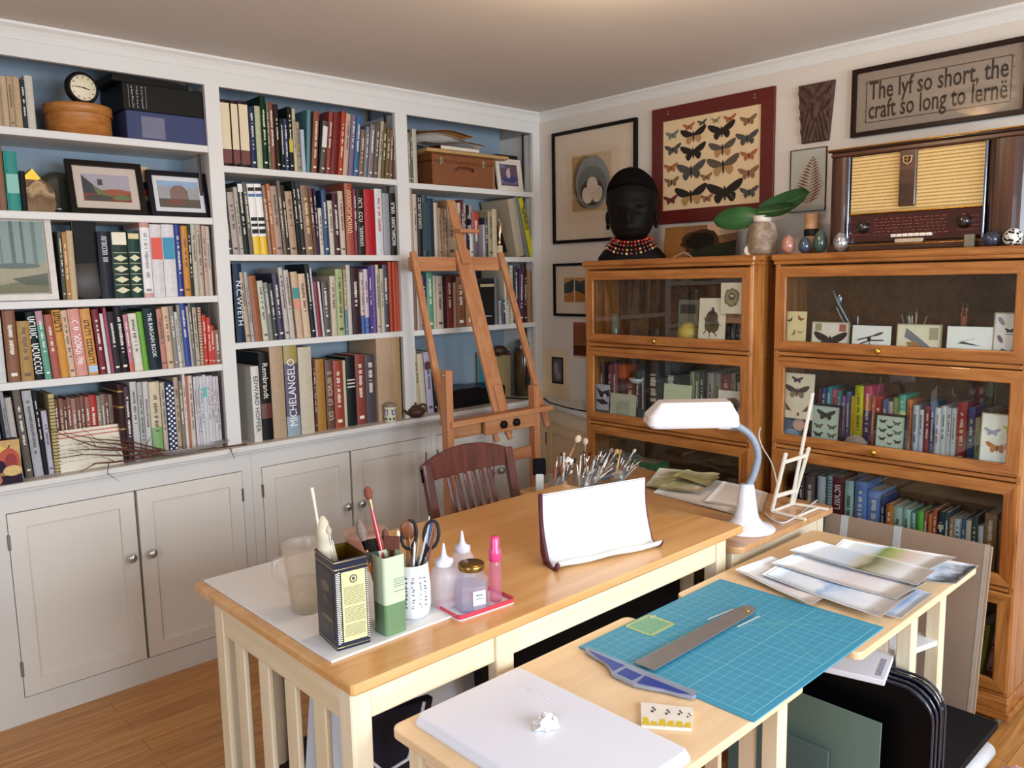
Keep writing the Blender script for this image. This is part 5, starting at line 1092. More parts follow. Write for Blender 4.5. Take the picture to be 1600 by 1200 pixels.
# carved head with bead necklaces
p = onk(987, -.215); H_ = along(p, [VZ], py=268).z - ZK
t = thing('carved_bust', 'black carved wooden bust wearing red bead necklaces', 'bust', p, rz=math.atan2(CAM.y - p.y, CAM.x - p.x) + PI / 2 - .12)
k = H_ / .30
rings = [(0, .088, .062, 0), (.012, .09, .064, 0), (.035, .082, .058, 0), (.055, .060, .048, 0), (.068, .040, .040, .002), (.085, .036, .038, .002), (.10, .036, .040, -.002), (.108, .042, .050, -.008), (.118, .050, .060, -.010), (.135, .058, .069, -.008),
         (.155, .063, .075, -.004), (.175, .066, .079, 0), (.195, .069, .082, .003), (.215, .071, .083, .005), (.235, .070, .081, .006), (.255, .064, .074, .007), (.272, .053, .061, .008), (.286, .036, .042, .009), (.296, .016, .02, .01), (.300, .002, .003, .01)]
fine = []
for (a, b) in zip(rings, rings[1:]):
    for q in range(5): fine.append(tuple(a[i] + (b[i] - a[i]) * q / 5 for i in range(4)))
rings = fine + [rings[-1]]
m = MB(); n = 72; v = []
for z_, rx_, ry_, oy in rings:
    for j in range(n):
        a = 2 * PI * j / n; x_, y_ = rx_ * math.cos(a), ry_ * math.sin(a) + oy
        fr = max(0, -math.sin(a))   # front is -y
        if z_ > .1:
            hx_ = x_
            d = .016 * math.exp(-(hx_ / .012) ** 2 - ((z_ - .158) / .020) ** 2) + .008 * math.exp(-(hx_ / .009) ** 2 - ((z_ - .175) / .02) ** 2)
            d -= .008 * math.exp(-((abs(hx_) - .028) / .013) ** 2 - ((z_ - .183) / .011) ** 2); d += .005 * math.exp(-((abs(hx_) - .028) / .02) ** 2 - ((z_ - .202) / .008) ** 2)
            d += .007 * math.exp(-(hx_ / .020) ** 2 - ((z_ - .132) / .008) ** 2); d += .005 * math.exp(-(hx_ / .018) ** 2 - ((z_ - .113) / .007) ** 2)
            y_ -= d * (1 if fr > .3 else 0)
            if z_ > .205: y_ -= 0; x_ *= 1.03
        v.append((x_ * k, y_ * k, z_ * k))
def bz(z_): return z_ if z_ < .055 else (.055 + (z_ - .055) * .4 if z_ < .108 else .0762 + (z_ - .108) * (.2238 / .192))
def bw(z_): return 1.34 - z_ * 4.2 if z_ < .05 else (1.13 + (z_ - .05) * 2.25 if z_ < .09 else 1.22)
v = [(a * bw(c / k), b * (1.12 if c / k > .06 else 1), bz(c / k) * k) for a, b, c in v]
f = [(i * n + j, i * n + (j + 1) % n, (i + 1) * n + (j + 1) % n, (i + 1) * n + j) for i in range(len(rings) - 1) for j in range(n)]
m.add(v, f, 0, True); m.add(v[:n], [tuple(range(n - 1, -1, -1))])
for sg in (-1, 1):
    m.ball((sg * .084 * k, .006 * k, .146 * k), .008 * k, .014 * k, .024 * k, n=14); m.ball((sg * .083 * k, .004 * k, .116 * k), .007 * k, .008 * k, .011 * k, n=10)
m.build('head', mat('#0f0907', .6, var=.15, spec=.3), t)
m = MB(); nn = 20; rr = random.Random(2)
# close-cropped textured hair cap
v = []
for i in range(9):
    ph = .12 + i * .17
    for j in range(44):
        a = 2 * PI * j / 44; w_ = 1 + rr.uniform(-.008, .012); v.append((.0900 * k * math.sin(ph) * math.cos(a) * w_, (.0985 * math.sin(ph) * math.sin(a) * w_ + .014) * k, (.208 + .098 * math.cos(ph) * w_ - .035 * math.sin(a) * math.sin(ph)) * k))
f = [(i * 44 + j, i * 44 + (j + 1) % 44, (i + 1) * 44 + (j + 1) % 44, (i + 1) * 44 + j) for i in range(8) for j in range(44)]; f.append(tuple(range(43, -1, -1)))
m.add(v, f, 0, True).build('hair', mat('#0a0706', .95, var=.3, scale=90, spec=.1), t)
for q, (zz, rr_, cols) in enumerate([(.074, .060, ['#a03020', '#c8502c', '#7a1c18']), (.066, .066, ['#b02c24', '#2c3a24', '#8a2018']), (.055, .074, ['#7a1a1c', '#c8743c', '#3a4a30']), (.046, .082, ['#4a4030', '#b8a878', '#8a2a28'])]):
    m = MB(); nb = 34
    for j in range(nb):
        a = 2 * PI * j / nb; m.ball((rr_ * k * math.cos(a) * 1.08, (rr_ * math.sin(a) * .98 + .002) * k, (zz - (.018 + .004 * q) * max(0, -math.sin(a)) ** 1.5) * k + .004), .0052 * k, n=8, mi=j % 3)
    m.build('bead_necklace', [mat(c, .2, coat=.5) for c in cols], t)
# unframed nest photo leaning behind the head
A = at(1039, 403, 0, -.085); B = at(1142, 403, 0, -.085)
t = thing('nest_print', 'brown print of a dark nest leaning on the wall behind the plant jar', 'print', (-.10, A.y, ZK), rz=WALLROT, rx=-.12)
art(abs(B.y - A.y) + .03, .145, [('re', 0, .28, 0, 1, 0), ('po', [(.6, 1), (1, 1), (1, .72), (.62, .62)], 1), ('el', .52, .52, .28, .34, 2, 0, .12), ('el', .52, .52, .2, .26, 3, 0, .1), ('po', [(.35, 0), (1, 0), (1, .5), (.6, .35), (.4, .2)], 4), ('ln', [(.15, .05), (.3, .2), (.42, .05)], .015, 1)], ['#8a5a24', '#c0a284', '#3c2818', '#1c120c', '#26281c'], '#7a5430', .002, t)
# plant in a mottled jar
p = onk(1190, -.18); zt_ = along(p, [VZ], py=337).z
t = thing('plant_jar', 'mottled beige jar with white rim holding two broad green leaves', 'plant', p)
hh = zt_ - ZK
MB().lathe([(.001, 0), (.058, 0), (.062, .01), (.060, hh * .5), (.050, hh * .78), (.034, hh * .84)], 30, caps=(False, False)).build('jar', ramp_mat('birch', [(0, '#7c6a54'), (.4, '#a8927a'), (.6, '#b8b0b0'), (1, '#8c7862')], 0, -.05, .05, .5, 30, .5), t)
MB().lathe([(.0335, hh * .84), (.035, hh * .84), (.036, hh), (.031, hh), (.030, hh * .9), (.001, hh * .88)], 30, caps=(False, False)).build('rim', mat('#d8d0c0', .4), t)
def leaf(c0, tipv, width, col, nm):
    m = MB(); n = 12; k_ = 6; v = []; ax = Vector(tipv); L = ax.length; ax.normalize(); side = Vector((.1, -.3, .95)); side = (side - ax * side.dot(ax)).normalized(); nn = ax.cross(side)
    for i in range(n + 1):
        u = i / n; wd = width * (math.sin(PI * min(1, u * .94 + .06)) ** .5) * (1 if u < .97 else .55)
        for j in range(-k_, k_ + 1):
            w = j / k_; v.append(Vector(c0) + ax * (L * u) + side * (wd * w) + nn * (.012 * w * w - .018 * math.sin(PI * u)) )
    N = 2 * k_ + 1; f = [(i * N + j, i * N + j + 1, (i + 1) * N + j + 1, (i + 1) * N + j) for i in range(n) for j in range(N - 1)]
    b = len(v); v2 = [q - nn * .0012 for q in v]; f2 = [tuple(b + x for x in reversed(q)) for q in f]
    m.add(v + v2, f + f2, 0, True)
    m.tube([Vector(c0) + ax * (L * u) - nn * (.018 * math.sin(PI * u)) + nn * .0008 for u in (0, .25, .5, .75, .97)], [.0018, .0014, .001, .0008, .0004], 6, 1)
    return m.build(nm, [mat(col, .35, var=.15, scale=18), mat('#7a9a50', .4)], t)
def rel(px, py, x): q = at(px, py, 0, x); return q - p
c0 = rel(1192, 334, -.18)
leaf(rel(1190, 338, -.18), rel(1113, 345, -.21) - rel(1190, 338, -.18), .046, '#2c5a2c', 'leaf')
leaf(rel(1188, 330, -.17), rel(1266, 300, -.19) - rel(1188, 330, -.17), .042, '#28522a', 'leaf')
leaf(rel(1186, 332, -.20), rel(1244, 322, -.22) - rel(1186, 332, -.20), .026, '#1f4422', 'leaf')
MB().tube([rel(1190, 345, -.18), c0], .003, 8).build('stem', mat('#4a5c30', .5), t)
MB().tube([rel(1147, 300 + 12, -.19), rel(1140, 302, -.19)], .0016, 6).build('leaf_tip', mat('#4a4a2c', .5), t)
p2 = onk(1172, -.238)
t = thing('paper_tag', 'round white tag with small writing leaning on the mottled jar', 'tag', p2, rz=WALLROT + .3, rx=-.35)
m = MB(); ell(m, 0, .024, .026, .024, 0, y=0, n=28); ell(m, 0, .024, .026, .024, 0, y=.0015, n=28); m.build('tag', mat('#dcd0bc', .6), t)
m = MB(); rr = random.Random(4)
for k_ in range(4):
    for q in range(3): m.box(-.010 + q * .006, -.006 + q * .006 + rr.uniform(-.001, .0015), -.0006, 0, .013 + k_ * .007, .015 + k_ * .007)
m.build('writing', mat('#2c2622', .6), t)
# stone, glass and wooden eggs
def egg(px, x, hpx, wpx, col, label, mtl=None, name='egg'):
    q = onk(px, x); h = along(q, [VZ], py=hpx).z - ZK; w = wpx / 2 * (q - CAM).dot(CF) / FOC
    t = thing(name, label, 'egg', q, group='decorated eggs on the oak cabinet')
    pr = [(.0008, 0)]
    for i in range(1, 16):
        a = PI * i / 16; pr.append((w * math.sin(a) * (1 + .13 * math.cos(a)), h / 2 * (1 - math.cos(a))))
    pr.append((.0008, h)); MB().lathe(pr, 24).build('egg_body', mtl or mat(col, .15, var=.25, scale=60, coat=.4), t); return t
egg(1231, -.222, 367, 20, '#b07a68', 'small pinkish marble egg right of the mottled jar')
egg(1257, -.215, 370, 19, '#3c4658', 'small blue-grey egg between pink and green eggs')
egg(1281, -.205, 359, 21, '#3c5048', 'dark green glass egg beside the beige vase')
t = egg(1313, -.222, 362, 22, '#b0b4b8', 'silver faceted egg at the left corner of the radio', mat('#c8ccd0', .08, .85, var=.5, scale=160))
egg(1549, -.238, 360, 26, '#2a3040', 'dark blue speckled egg at the right of the radio', mat('#2c3244', .2, var=.7, scale=120, coat=.4))
def spots():
    m_ = bpy.data.materials.new('black_white_spots'); m_.use_nodes = True; nt = m_.node_tree; b = nt.nodes['Principled BSDF']; b.inputs['Roughness'].default_value = .25
    tc = nt.nodes.new('ShaderNodeTexCoord'); vo = nt.nodes.new('ShaderNodeTexVoronoi'); vo.inputs['Scale'].default_value = 85
    r = nt.nodes.new('ShaderNodeValToRGB'); r.color_ramp.interpolation = 'CONSTANT'; r.color_ramp.elements[0].color = lin('#16161a'); r.color_ramp.elements[1].color = lin('#d8d4cc'); r.color_ramp.elements[1].position = .42
    nt.links.new(tc.outputs['Object'], vo.inputs['Vector']); nt.links.new(vo.outputs['Distance'], r.inputs['Fac']); nt.links.new(r.outputs['Color'], b.inputs['Base Color']); return m_
egg(1582, -.240, 356, 28, '#d8d4cc', 'white egg with black spots, farthest right on the cabinet', spots())
egg(1596, -.150, 345, 16, '#1c2028', 'small black egg standing behind the spotted egg')
# beige vase with dark band
q = onk(1267, -.115); hv = along(q, [VZ], py=334).z - ZK
t = thing('vase', 'cylindrical beige vase with one dark band, left of the radio', 'vase', q)
MB().lathe([(.001, 0), (.027, 0), (.028, hv * .44)], 24, caps=(False, False)).build('lower_part', mat('#b08a64', .5, var=.2), t)
MB().lathe([(.0285, hv * .44), (.029, hv * .46), (.029, hv * .6), (.0285, hv * .62)], 24, caps=(False, False)).build('dark_band', mat('#241c18', .4), t)
MB().lathe([(.028, hv * .62), (.028, hv), (.024, hv), (.023, hv * .7)], 24, caps=(False, False)).build('upper_part', mat('#c09068', .5, var=.2), t)
# little amber dish between jar and vase
# stone block
q = onk(1513, -.235)
t = thing('stone_block', 'small grey-brown stone block before the radio', 'stone', q, rz=WALLROT); MB().rbox(-.016, .016, 0, .014, 0, .043, .003).build('stone', mat('#7c7260', .7, var=.2), t)
# ---- vintage radio
RY_ = -1.722; WRd = .645; HR = .372; DR = .185; XF = -.205
t = thing('vintage_radio', 'large brown vintage radio with woven yellow speaker cloth', 'radio', (XF, RY_, ZK), rz=WALLROT)
wal = wood('walnut_gloss', '#2c150c', '#54301c', 0, 7, .32, .2); walv = wood('walnut_gloss', '#2c150c', '#54301c', 2, 7, .32, .2)
m = MB(); cw = .070; cr = .112
m.rbox(0, WRd, 0, DR, 0, .03, .004); m.rbox(0, WRd, 0.008, DR, HR - .028, HR - .006, .006); m.rbox(0, WRd, DR - .012, DR, .03, HR - .028, .002); m.build('case', wal, t)
for s0, s1 in ((0, cw), (WRd - cr, WRd)):       # rounded side columns
    pr = [(s0 + (s1 - s0) * u, .004 + .018 * (2 * u - 1) ** 4) for u in [i / 10 for i in range(11)]]
    MB().prism(pr + [(s1, DR - .012), (s0, DR - .012)], .03, HR - .028).build('side_column', walv, t)
m = MB(); m.rbox(-.004, WRd + .004, -.008, DR, HR - .008, HR, .003); m.build('top_moulding', mat('#2a1810', .15, coat=.8), t)
m = MB(); m.tube([(-.004, -.007, HR + .0005), (WRd + .004, -.007, HR + .0005)], .0026, 8); m.tube([(cw, -.001, .022), (WRd - cr, -.001, .022)], .0018, 8); m.tube([(cw, .004, .135), (WRd - cr, .004, .135)], .003, 8); m.build('brass_trim', mat('#c89a40', .25, 1.0), t)
for x_ in (cw + .004, WRd - cr - .004): MB().tube([(x_, .004, .03), (x_, .004, HR - .03)], .0045, 10).build('chrome_rail', mat('#8088a0', .15, .8), t)
def cloth_m():
    m_ = bpy.data.materials.new('woven_speaker_cloth'); m_.use_nodes = True; nt = m_.node_tree; b = nt.nodes['Principled BSDF']; b.inputs['Roughness'].default_value = .7
    tc = nt.nodes.new('ShaderNodeTexCoord'); wv = nt.nodes.new('ShaderNodeTexWave'); wv.bands_direction = 'Z'; wv.inputs['Scale'].default_value = 26; wv.inputs['Distortion'].default_value = 1.2; wv.inputs['Detail'].default_value = 3; wv.inputs['Detail Scale'].default_value = 12
    r = nt.nodes.new('ShaderNodeValToRGB'); r.color_ramp.elements[0].color = lin('#a07c44'); r.color_ramp.elements[1].color = lin('#dcbc7c'); r.color_ramp.elements[0].position = .05; r.color_ramp.elements[1].position = .45
    nt.links.new(tc.outputs['Object'], wv.inputs['Vector']); nt.links.new(wv.outputs['Color'], r.inputs['Fac']); nt.links.new(r.outputs['Color'], b.inputs['Base Color']); return m_
MB().box(cw + .008, WRd - cr - .008, .018, .024, .138, HR - .03).build('speaker_cloth', cloth_m(), t)
cx = cw + (WRd - cw - cr) * .455
MB().rbox(cx - .028, cx + .028, .004, .02, .152, HR - .026, .003).build('centre_bar', wal, t)
m = MB(); sh = [(-.016, .012), (.016, .012), (.014, -.010), (0, -.018), (-.014, -.010)]
m.prism([(cx + a * 1.0, HR - .06 + b) for a, b in sh], .001, .005, 'xz'); m.build('badge', mat('#c8bc98', .2, .8), t)
m = MB(); m.prism([(cx + a * .75, HR - .06 + b * .75) for a, b in sh], -.0002, .001, 'xz'); m.build('badge_field', mat('#3a1c14', .3), t)
m = MB(); m.box(cx - .008, cx + .008, -.0012, 0, HR - .061, HR - .059); m.box(cx - .001, cx + .001, -.0012, 0, HR - .07, HR - .052); m.build('badge_mark', brass, t)
t2 = MB().box(cw + .008, WRd - cr - .008, .010, .018, .034, .131).build('dial_glass', mat('#3c0e0c', .08, var=.1, coat=1.0), t)
m = MB(); rr = random.Random(8)
for r0 in range(6):
    zz = .056 + r0 * .011
    x_ = cw + .10
    while x_ < WRd - cr - .12:
        L = rr.uniform(.004, .016); m.box(x_, x_ + L, .0092, .0101, zz, zz + .0022); x_ += L + rr.uniform(.003, .010)
for zz in (.06, .075, .09, .105):
    m.box(cw + .016, cw + .085, .0092, .0101, zz, zz + .0012); m.box(WRd - cr - .085, WRd - cr - .016, .0092, .0101, zz, zz + .0012)
m.build('dial_scale', mat('#8a4838', .4), t)
for kx in (cw + .060, WRd - cr - .062):
    MB().lathe([(.022, 0), (.024, .004), (.021, .014), (.016, .024), (.010, .027), (.001, .028)], 28, M=T(kx, .010, .088) @ RXm(PI / 2), caps=(False, False)).build('knob', mat('#1e1410', .25, coat=.4), t)
m = MB()
for k_ in range(7): m.rbox(cw + .165 + k_ * .0195, cw + .165 + k_ * .0195 + .018, -.006, .012, .046, .057, .002)
m.build('piano_keys', mat('#e4d8c8', .3), t)
MB().rbox(cw + .178, cw + .272, -.001, .012, .026, .040, .002).build('name_strip', mat('#c0aa90', .4), t)
for x_ in (.03, WRd - .03): MB().rbox(x_ - .02, x_ + .02, .02, DR - .02, -.0001, .002, .0005).build('foot', mat('#1a1210', .6), t)
# ================================================================ studio easel
ez = wood('easel_beech', '#ac6c44', '#c28a5e', 2, 7, .45); ezx = wood('easel_beech', '#ac6c44', '#c28a5e', 0, 7, .45)
black = mat('#15151a', .35)
t = thing('studio_easel', 'tall reddish wooden H-frame easel in front of the right bookcase bay', 'easel', (-.70, -.42, 0))
E0 = Vector(t.location)
def eb(nm, a, b, w, th, ax=2, up=(0, 1, 0), par=t): return MB().bar(Vector(a) - E0, Vector(b) - E0, w, th, up=up, r=.003).build(nm, ez if ax == 2 else ezx, par)
def slope(z): return -.375 + (z - .90) * .315         # leaning plane of the mast
yA = slope(.9)
# upright H frame
for x_, nm in ((-1.035, 'post'), (-.508, 'post')):
    eb(nm, (x_, -.44, .03), (x_, -.44, 1.14 if x_ < -1 else 1.02), .036, .045)
    eb('foot', (x_, -.62, .03), (x_, -.14, .03), .045, .04, 0, (0, 0, 1))
eb('cross_bar', (-1.03, -.415, .857), (-.51, -.415, .857), .016, .058, 0, (0, 0, 1))
eb('cross_bar', (-1.03, -.425, .70), (-.51, -.425, .70), .018, .055, 0, (0, 0, 1))
eb('cross_bar', (-1.03, -.425, .43), (-.51, -.425, .43), .018, .14, 0, (0, 0, 1))
# leaning slats and mast
for xa, xb, zt_ in ((-1.002, -.968, 1.655), (-.388, -.432, 1.655)):
    eb('slat', (xa, slope(.80), .80), (xb, slope(zt_), zt_), .032, .022)
eb('mast', (-.665, slope(.905), .905), (-.678, slope(1.665), 1.665), .088, .020)
eb('mast_rail', (-.668, slope(.84) + .0, .84), (-.697, slope(1.90), 1.90), .052, .022, par=t) if False else None
eb('mast_extension', (-.682, slope(1.60) - .017, 1.60), (-.690, slope(1.90) - .017, 1.90), .050, .014)
eb('inner_rail', (-.660, slope(.80) - .016, .80), (-.662, slope(1.03) - .016, 1.03), .045, .010)
eb('top_bar', (-.985, slope(1.615) + .02, 1.60), (-.415, slope(1.615) + .02, 1.60), .018, .065, 0, (0, 0, 1))
eb('canvas_clamp', (-.715, slope(1.74) - .045, 1.755), (-.60, slope(1.74) - .045, 1.755), .045, .018, 0, (0, 0, 1))
MB().lathe([(.006, 0), (.016, .004), (.018, .014), (.012, .020)], 6, M=T(-.632 - E0.x, slope(1.79) - .03 - E0.y, 1.80) @ RXm(PI / 2)).build('knob', black, t)
# painting tray
m = MB(); m.rbox(-1.04 - E0.x, -.415 - E0.x, -.475 - E0.y, -.385 - E0.y, .893, .911, .003); m.rbox(-1.04 - E0.x, -.415 - E0.x, -.480 - E0.y, -.470 - E0.y, .893, .917, .002); m.build('tray', ezx, t)
MB().rbox(-.835 - E0.x, -.50 - E0.x, -.462 - E0.y, -.438 - E0.y, .827, .893, .004).build('tray_block', ezx, t)
for x_ in (-.735, -.655): MB().lathe([(.006, 0), (.014, .003), (.020, .010), (.018, .020), (.010, .024)], 6, M=T(x_ - E0.x, -.462 - E0.y, .865) @ RXm(PI / 2)).build('knob', black, t)
MB().lathe([(.006, 0), (.016, .004), (.018, .014), (.010, .020)], 6, M=T(-.822 - E0.x, -.452 - E0.y, .765) @ RXm(PI / 2)).build('knob', black, t)
MB().lathe([(.006, 0), (.018, .004), (.019, .016), (.012, .022)], 6, M=T(-1.0 - E0.x, -.462 - E0.y, .79) @ RXm(PI / 2)).build('knob', black, t)
for x_ in (-.76, -.68): eb('peg', (x_, -.43, .83), (x_ + .004, -.45, .785), .026, .018)
MB().ball((-1.058 - E0.x, -.45 - E0.y, 1.12), .006, n=8).build('bolt', mat('#d8d0c0', .2, .9), t)
# ================================================================ chair behind the desk
dw = mat('#4a241c', .32, var=.2, scale=25, coat=.2); 
t = thing('wooden_chair', 'dark red-brown slat back wooden chair tucked behind the desk', 'chair', (-1.325, -1.16, 0), rz=0)
O = Vector(t.location)
chair_w = wood('mahogany_chair', '#4a241d', '#6a362b', 2, 7, .3, .3)
def cb(nm, a, b, w, th, up=(0, 1, 0), par=t): return MB().bar(Vector(a) - O, Vector(b) - O, w, th, up=up, r=.004).build(nm, chair_w, par)
yt, yb = -.915, -1.02
xl, xr = -1.515, -1.125
for x_ in (xl, xr):
    m = MB(); m.bar(Vector((x_, yb, .44)) - O, Vector((x_, yt, .885)) - O, .036, .028, up=(0, 1, 0), r=.004); m.bar(Vector((x_, yb + .03, 0)) - O, Vector((x_, yb, .45)) - O, .036, .03, up=(0, 1, 0), r=.004); m.build('back_post', chair_w, t)
# curved crest rail
m = MB(); n = 14; v = []
for i in range(n + 1):
    u = i / n; x_ = xl - .018 + (xr - xl + .036) * u; arch = 4 * u * (1 - u); y_ = yt + .012 * arch
    zt_ = .872 + .052 * arch ** .8; zb = .818 + .008 * arch
    v += [(x_, y_ - .012 - .006, zb), (x_, y_ + .012 - .006, zb), (x_, y_ + .012 + .004, zt_), (x_, y_ - .012 + .004, zt_)]
v = [Vector(q) - O for q in v]; f = [(0, 1, 2, 3), tuple(4 * n + k for k in (3, 2, 1, 0))]
for i in range(n):
    for j in range(4): a = 4 * i + j; b = 4 * i + (j + 1) % 4; f.append((a, a + 4, b + 4, b))
m.add(v, f).build('crest_rail', chair_w, t, bevel=.003)
cb('lower_rail', (xl, yb + .006, .50), (xr, yb + .006, .50), .02, .05, (0, 0, 1))
for k in range(6):
    x_ = xl + .098 + k * .0385 + .0; cb('slat', (x_ + .004, yb + .008, .51), (x_, yt - .004, .825), .020, .012)
seat = MB(); seat.rbox(xl - .02 - O.x, xr + .02 - O.x, -1.44 - O.y, -1.01 - O.y, .43, .455, .008); seat.build('seat', chair_w, t)
for x_ in (xl, xr): cb('front_leg', (x_, -1.41, 0), (x_, -1.41, .43), .036, .036)
cb('stretcher', (xl, -1.0, .2), (xl, -1.41, .2), .018, .025, (0, 0, 1)); cb('stretcher', (xr, -1.0, .2), (xr, -1.41, .2), .018, .025, (0, 0, 1)); cb('apron', (xl, -1.41, .40), (xr, -1.41, .40), .018, .05, (0, 0, 1))
# ================================================================ desk
pine = wood('desk_top_pine', '#cc9454', '#dead74', 0, 3.2, .3, .25); pale = wood('pale_pine', '#dcc9a4', '#eadcc0', 0, 4, .5); palez = wood('pale_pine', '#dcc9a4', '#eadcc0', 2, 4, .5); paley = wood('pale_pine', '#dcc9a4', '#eadcc0', 1, 4, .5)
DX0, DX1, DY0, DY1, DZ = -2.418, -1.002, -1.868, -1.098, .75
t = thing('desk', 'long pine desk with slatted end panel carrying the brush tins', 'desk', ((DX0 + DX1) / 2, (DY0 + DY1) / 2, 0)); O = Vector(t.location)
def db(nm, x0, x1, y0, y1, z0, z1, mt, r=.003, par=None): return MB().rbox(x0 - O.x, x1 - O.x, y0 - O.y, y1 - O.y, z0, z1, r).build(nm, mt, par or t)
db('desk_top', DX0, DX1, DY0, DY1, .726, DZ, pine, .005)
lx0, lx1 = DX0 + .006, -1.075; ly0, ly1 = -1.852, -1.205; lw = .048
for a in (lx0, lx1 - lw):
    for b in (ly0, ly1 - lw): db('leg', a, a + lw, b, b + lw, 0, .726, palez)
db('apron', lx0 + lw, lx1 - lw, ly0 + .006, ly0 + .026, .655, .726, pale); db('apron', lx0 + lw, lx1 - lw, ly1 - .026, ly1 - .006, .655, .726, pale)
for a in (lx0, lx1 - .02):
    db('end_rail', a + (.004 if a == lx0 else 0), a + .022, ly0 + lw, ly1 - lw, .652, .726, paley); db('end_rail', a + .004, a + .022, ly0 + lw, ly1 - lw, .12, .17, paley)
    for k in range(4):
        yc = ly0 + lw + .062 + k * .128 + .03; db('end_slat', a + .006, a + .020, yc - .026, yc + .026, .17, .652, palez)
db('centre_post', -2.030, -1.976, ly0 - .004, ly0 + .03, .17, .7255, palez); db('centre_post', -2.030, -1.976, ly1 - .03, ly1, .17, .7255, palez)
db('shelf_board', lx0 + .03, lx1 - .03, ly0 + .03, ly1 - .03, .125, .145, pale)
# side table with the lamp, at right angles behind the low tables
t = thing('side_table', 'narrow wooden side table carrying the white lamp', 'table', (-.73, -1.38, 0)); O = Vector(t.location); ST_Z = .69
def rpoly(x0, x1, y0, y1, r, n=5):
    P = []
    for cx_, cy_, a0 in ((x1 - r, y0 + r, -PI / 2), (x1 - r, y1 - r, 0), (x0 + r, y1 - r, PI / 2), (x0 + r, y0 + r, PI)):
        for k in range(n + 1): a = a0 + PI / 2 * k / n; P.append((cx_ + r * math.cos(a), cy_ + r * math.sin(a)))
    return P
MB().prism([(x - O.x, y - O.y) for x, y in rpoly(-1.052, -.41, -1.885, -.88, .03)], ST_Z - .022, ST_Z).build('table_top', wood('side_table_wood', '#b48458', '#cc9e70', 1, 3.5, .3, .2), t, bevel=.004)
for a in (-1.035, -.47):
    for b in (-1.85, -.94): db('leg', a, a + .04, b, b + .04, 0, ST_Z - .022, palez)
db('apron', -1.0, -.47, -1.845, -1.83, .60, ST_Z - .022, pale)
# two low tables side by side
def low_table(label, x0, x1, y0, y1, z, grp, legs=None):
    global O, t
    t = thing('low_table', label, 'table', ((x0 + x1) / 2, (y0 + y1) / 2, 0), group=grp); O = Vector(t.location)
    MB().prism([(x - O.x, y - O.y) for x, y in rpoly(x0, x1, y0, y1, .022)], z - .020, z).build('table_top', wood('birch_top', '#dcb98c', '#e8caa2', 0, 3.0, .38, .15), t, bevel=.003)
    lw = .04
    for a in (legs or (x0 + .022, x1 - .022 - lw)):
        for b in (y0 + .03, y1 - .03 - lw): db('leg', a, a + lw, b, b + lw, 0, z - .020, palez)
        db('end_rail', a + .01, a + .03, y0 + .03 + lw, y1 - .03 - lw, z - .065, z - .02, paley); db('end_rail', a + .01, a + .03, y0 + .03 + lw, y1 - .03 - lw, .10, .14, paley)
        for k in range(4):
            yc = y0 + .03 + lw + (y1 - y0 - .06 - 2 * lw) * (k + .5) / 4; db('end_slat', a + .012, a + .026, yc - .02, yc + .02, .14, z - .065, palez)
    return t
LZ = .65
low_table('low birch table under the white box, its left end nearest', -2.350, -1.605, -2.386, -1.890, LZ, 'low birch tables')
low_table('low birch table under the loose watercolours', -1.400, -.598, -2.412, -1.895, LZ, 'low birch tables', (-1.01, -.80))
# ================================================================ on the desk
D = DZ + .0004
t = thing('drawing_board', 'thin white board lying under the tins on the desk', 'board', (-2.21, -1.42, D)); MB().rbox(-.185, .155, -.335, .315, 0, .005, .001).build('board', mat('#e4e2e0', .6, var=.02, scale=3), t)
D1 = D + .0052
# measuring pitcher
def fz(p, py): return along(Vector(p), [VZ], py=py).z
p = at(490, 958, 2, D1); p.y += .03; t = thing('measuring_pitcher', 'large clear frosted plastic pitcher with handle, left of the tins', 'pitcher', (p.x, p.y, D1)); h = fz(p + VY * .0, 848) - D1
frost = glass_mat('frosted_plastic', '#faf8f4', .8, .24, '#f6efe6', .25)
MB().lathe([(.001, .002), (.034, 0), (.037, .004), (.044, h * .55), (.050, h * .96), (.053, h), (.050, h), (.0475, h * .94), (.041, h * .55), (.034, .008), (.001, .006)], 32, caps=(False, False)).build('pitcher_body', frost, t)
MB().tube([(-.046, 0, h * .86), (-.075, 0, h * .84), (-.078, 0, h * .68), (-.060, 0, h * .48), (-.041, 0, h * .36)], [.007, .008, .007, .006, .006], 8).build('handle', frost, t)
MB().lathe([(.001, .008), (.0345, .010), (.040, h * .46), (.001, h * .46)], 28, caps=(False, False)).build('water', glass_mat('cloudy_water', '#f8f4ec', .6, .14, '#f0e4d0'), t)
# tin with brushes
A, B, Cc = at(502, 990, 2, D1), at(528, 1018, 2, D1), at(579, 1003, 2, D1)
u = (Cc - B).normalized(); wv_ = (A - B).normalized(); wv_ = Vector((-u.y, u.x, 0)) if True else wv_
w1, w2 = (Cc - B).length, (A - B).length
ht = fz(B, 878) - D1
t = thing('tea_tin', 'dark blue tall tin with cream text panel, holding white sticks', 'tin', (B.x, B.y, D1), rz=math.atan2(u.y, u.x))
navy = mat('#1a2038', .25, .3, var=.1)
m = MB(); e = .0012
m.box(0, w1, 0, e, 0, ht); m.box(0, w1, w2 - e, w2, 0, ht); m.box(0, e, e, w2 - e, 0, ht); m.box(w1 - e, w1, e, w2 - e, 0, ht); m.box(e, w1 - e, e, w2 - e, 0, .002)
m.build('tin_body', navy, t)
m = MB(); g_ = e + .0006
for q4 in ((e, w1 - e, e, g_), (e, w1 - e, w2 - g_, w2 - e), (e, g_, g_, w2 - g_), (w1 - g_, w1 - e, g_, w2 - g_)): m.box(q4[0], q4[1], q4[2], q4[3], .003, ht - .001)
m.build('tin_lining', mat('#a8842c', .25, .9), t)
m = MB()
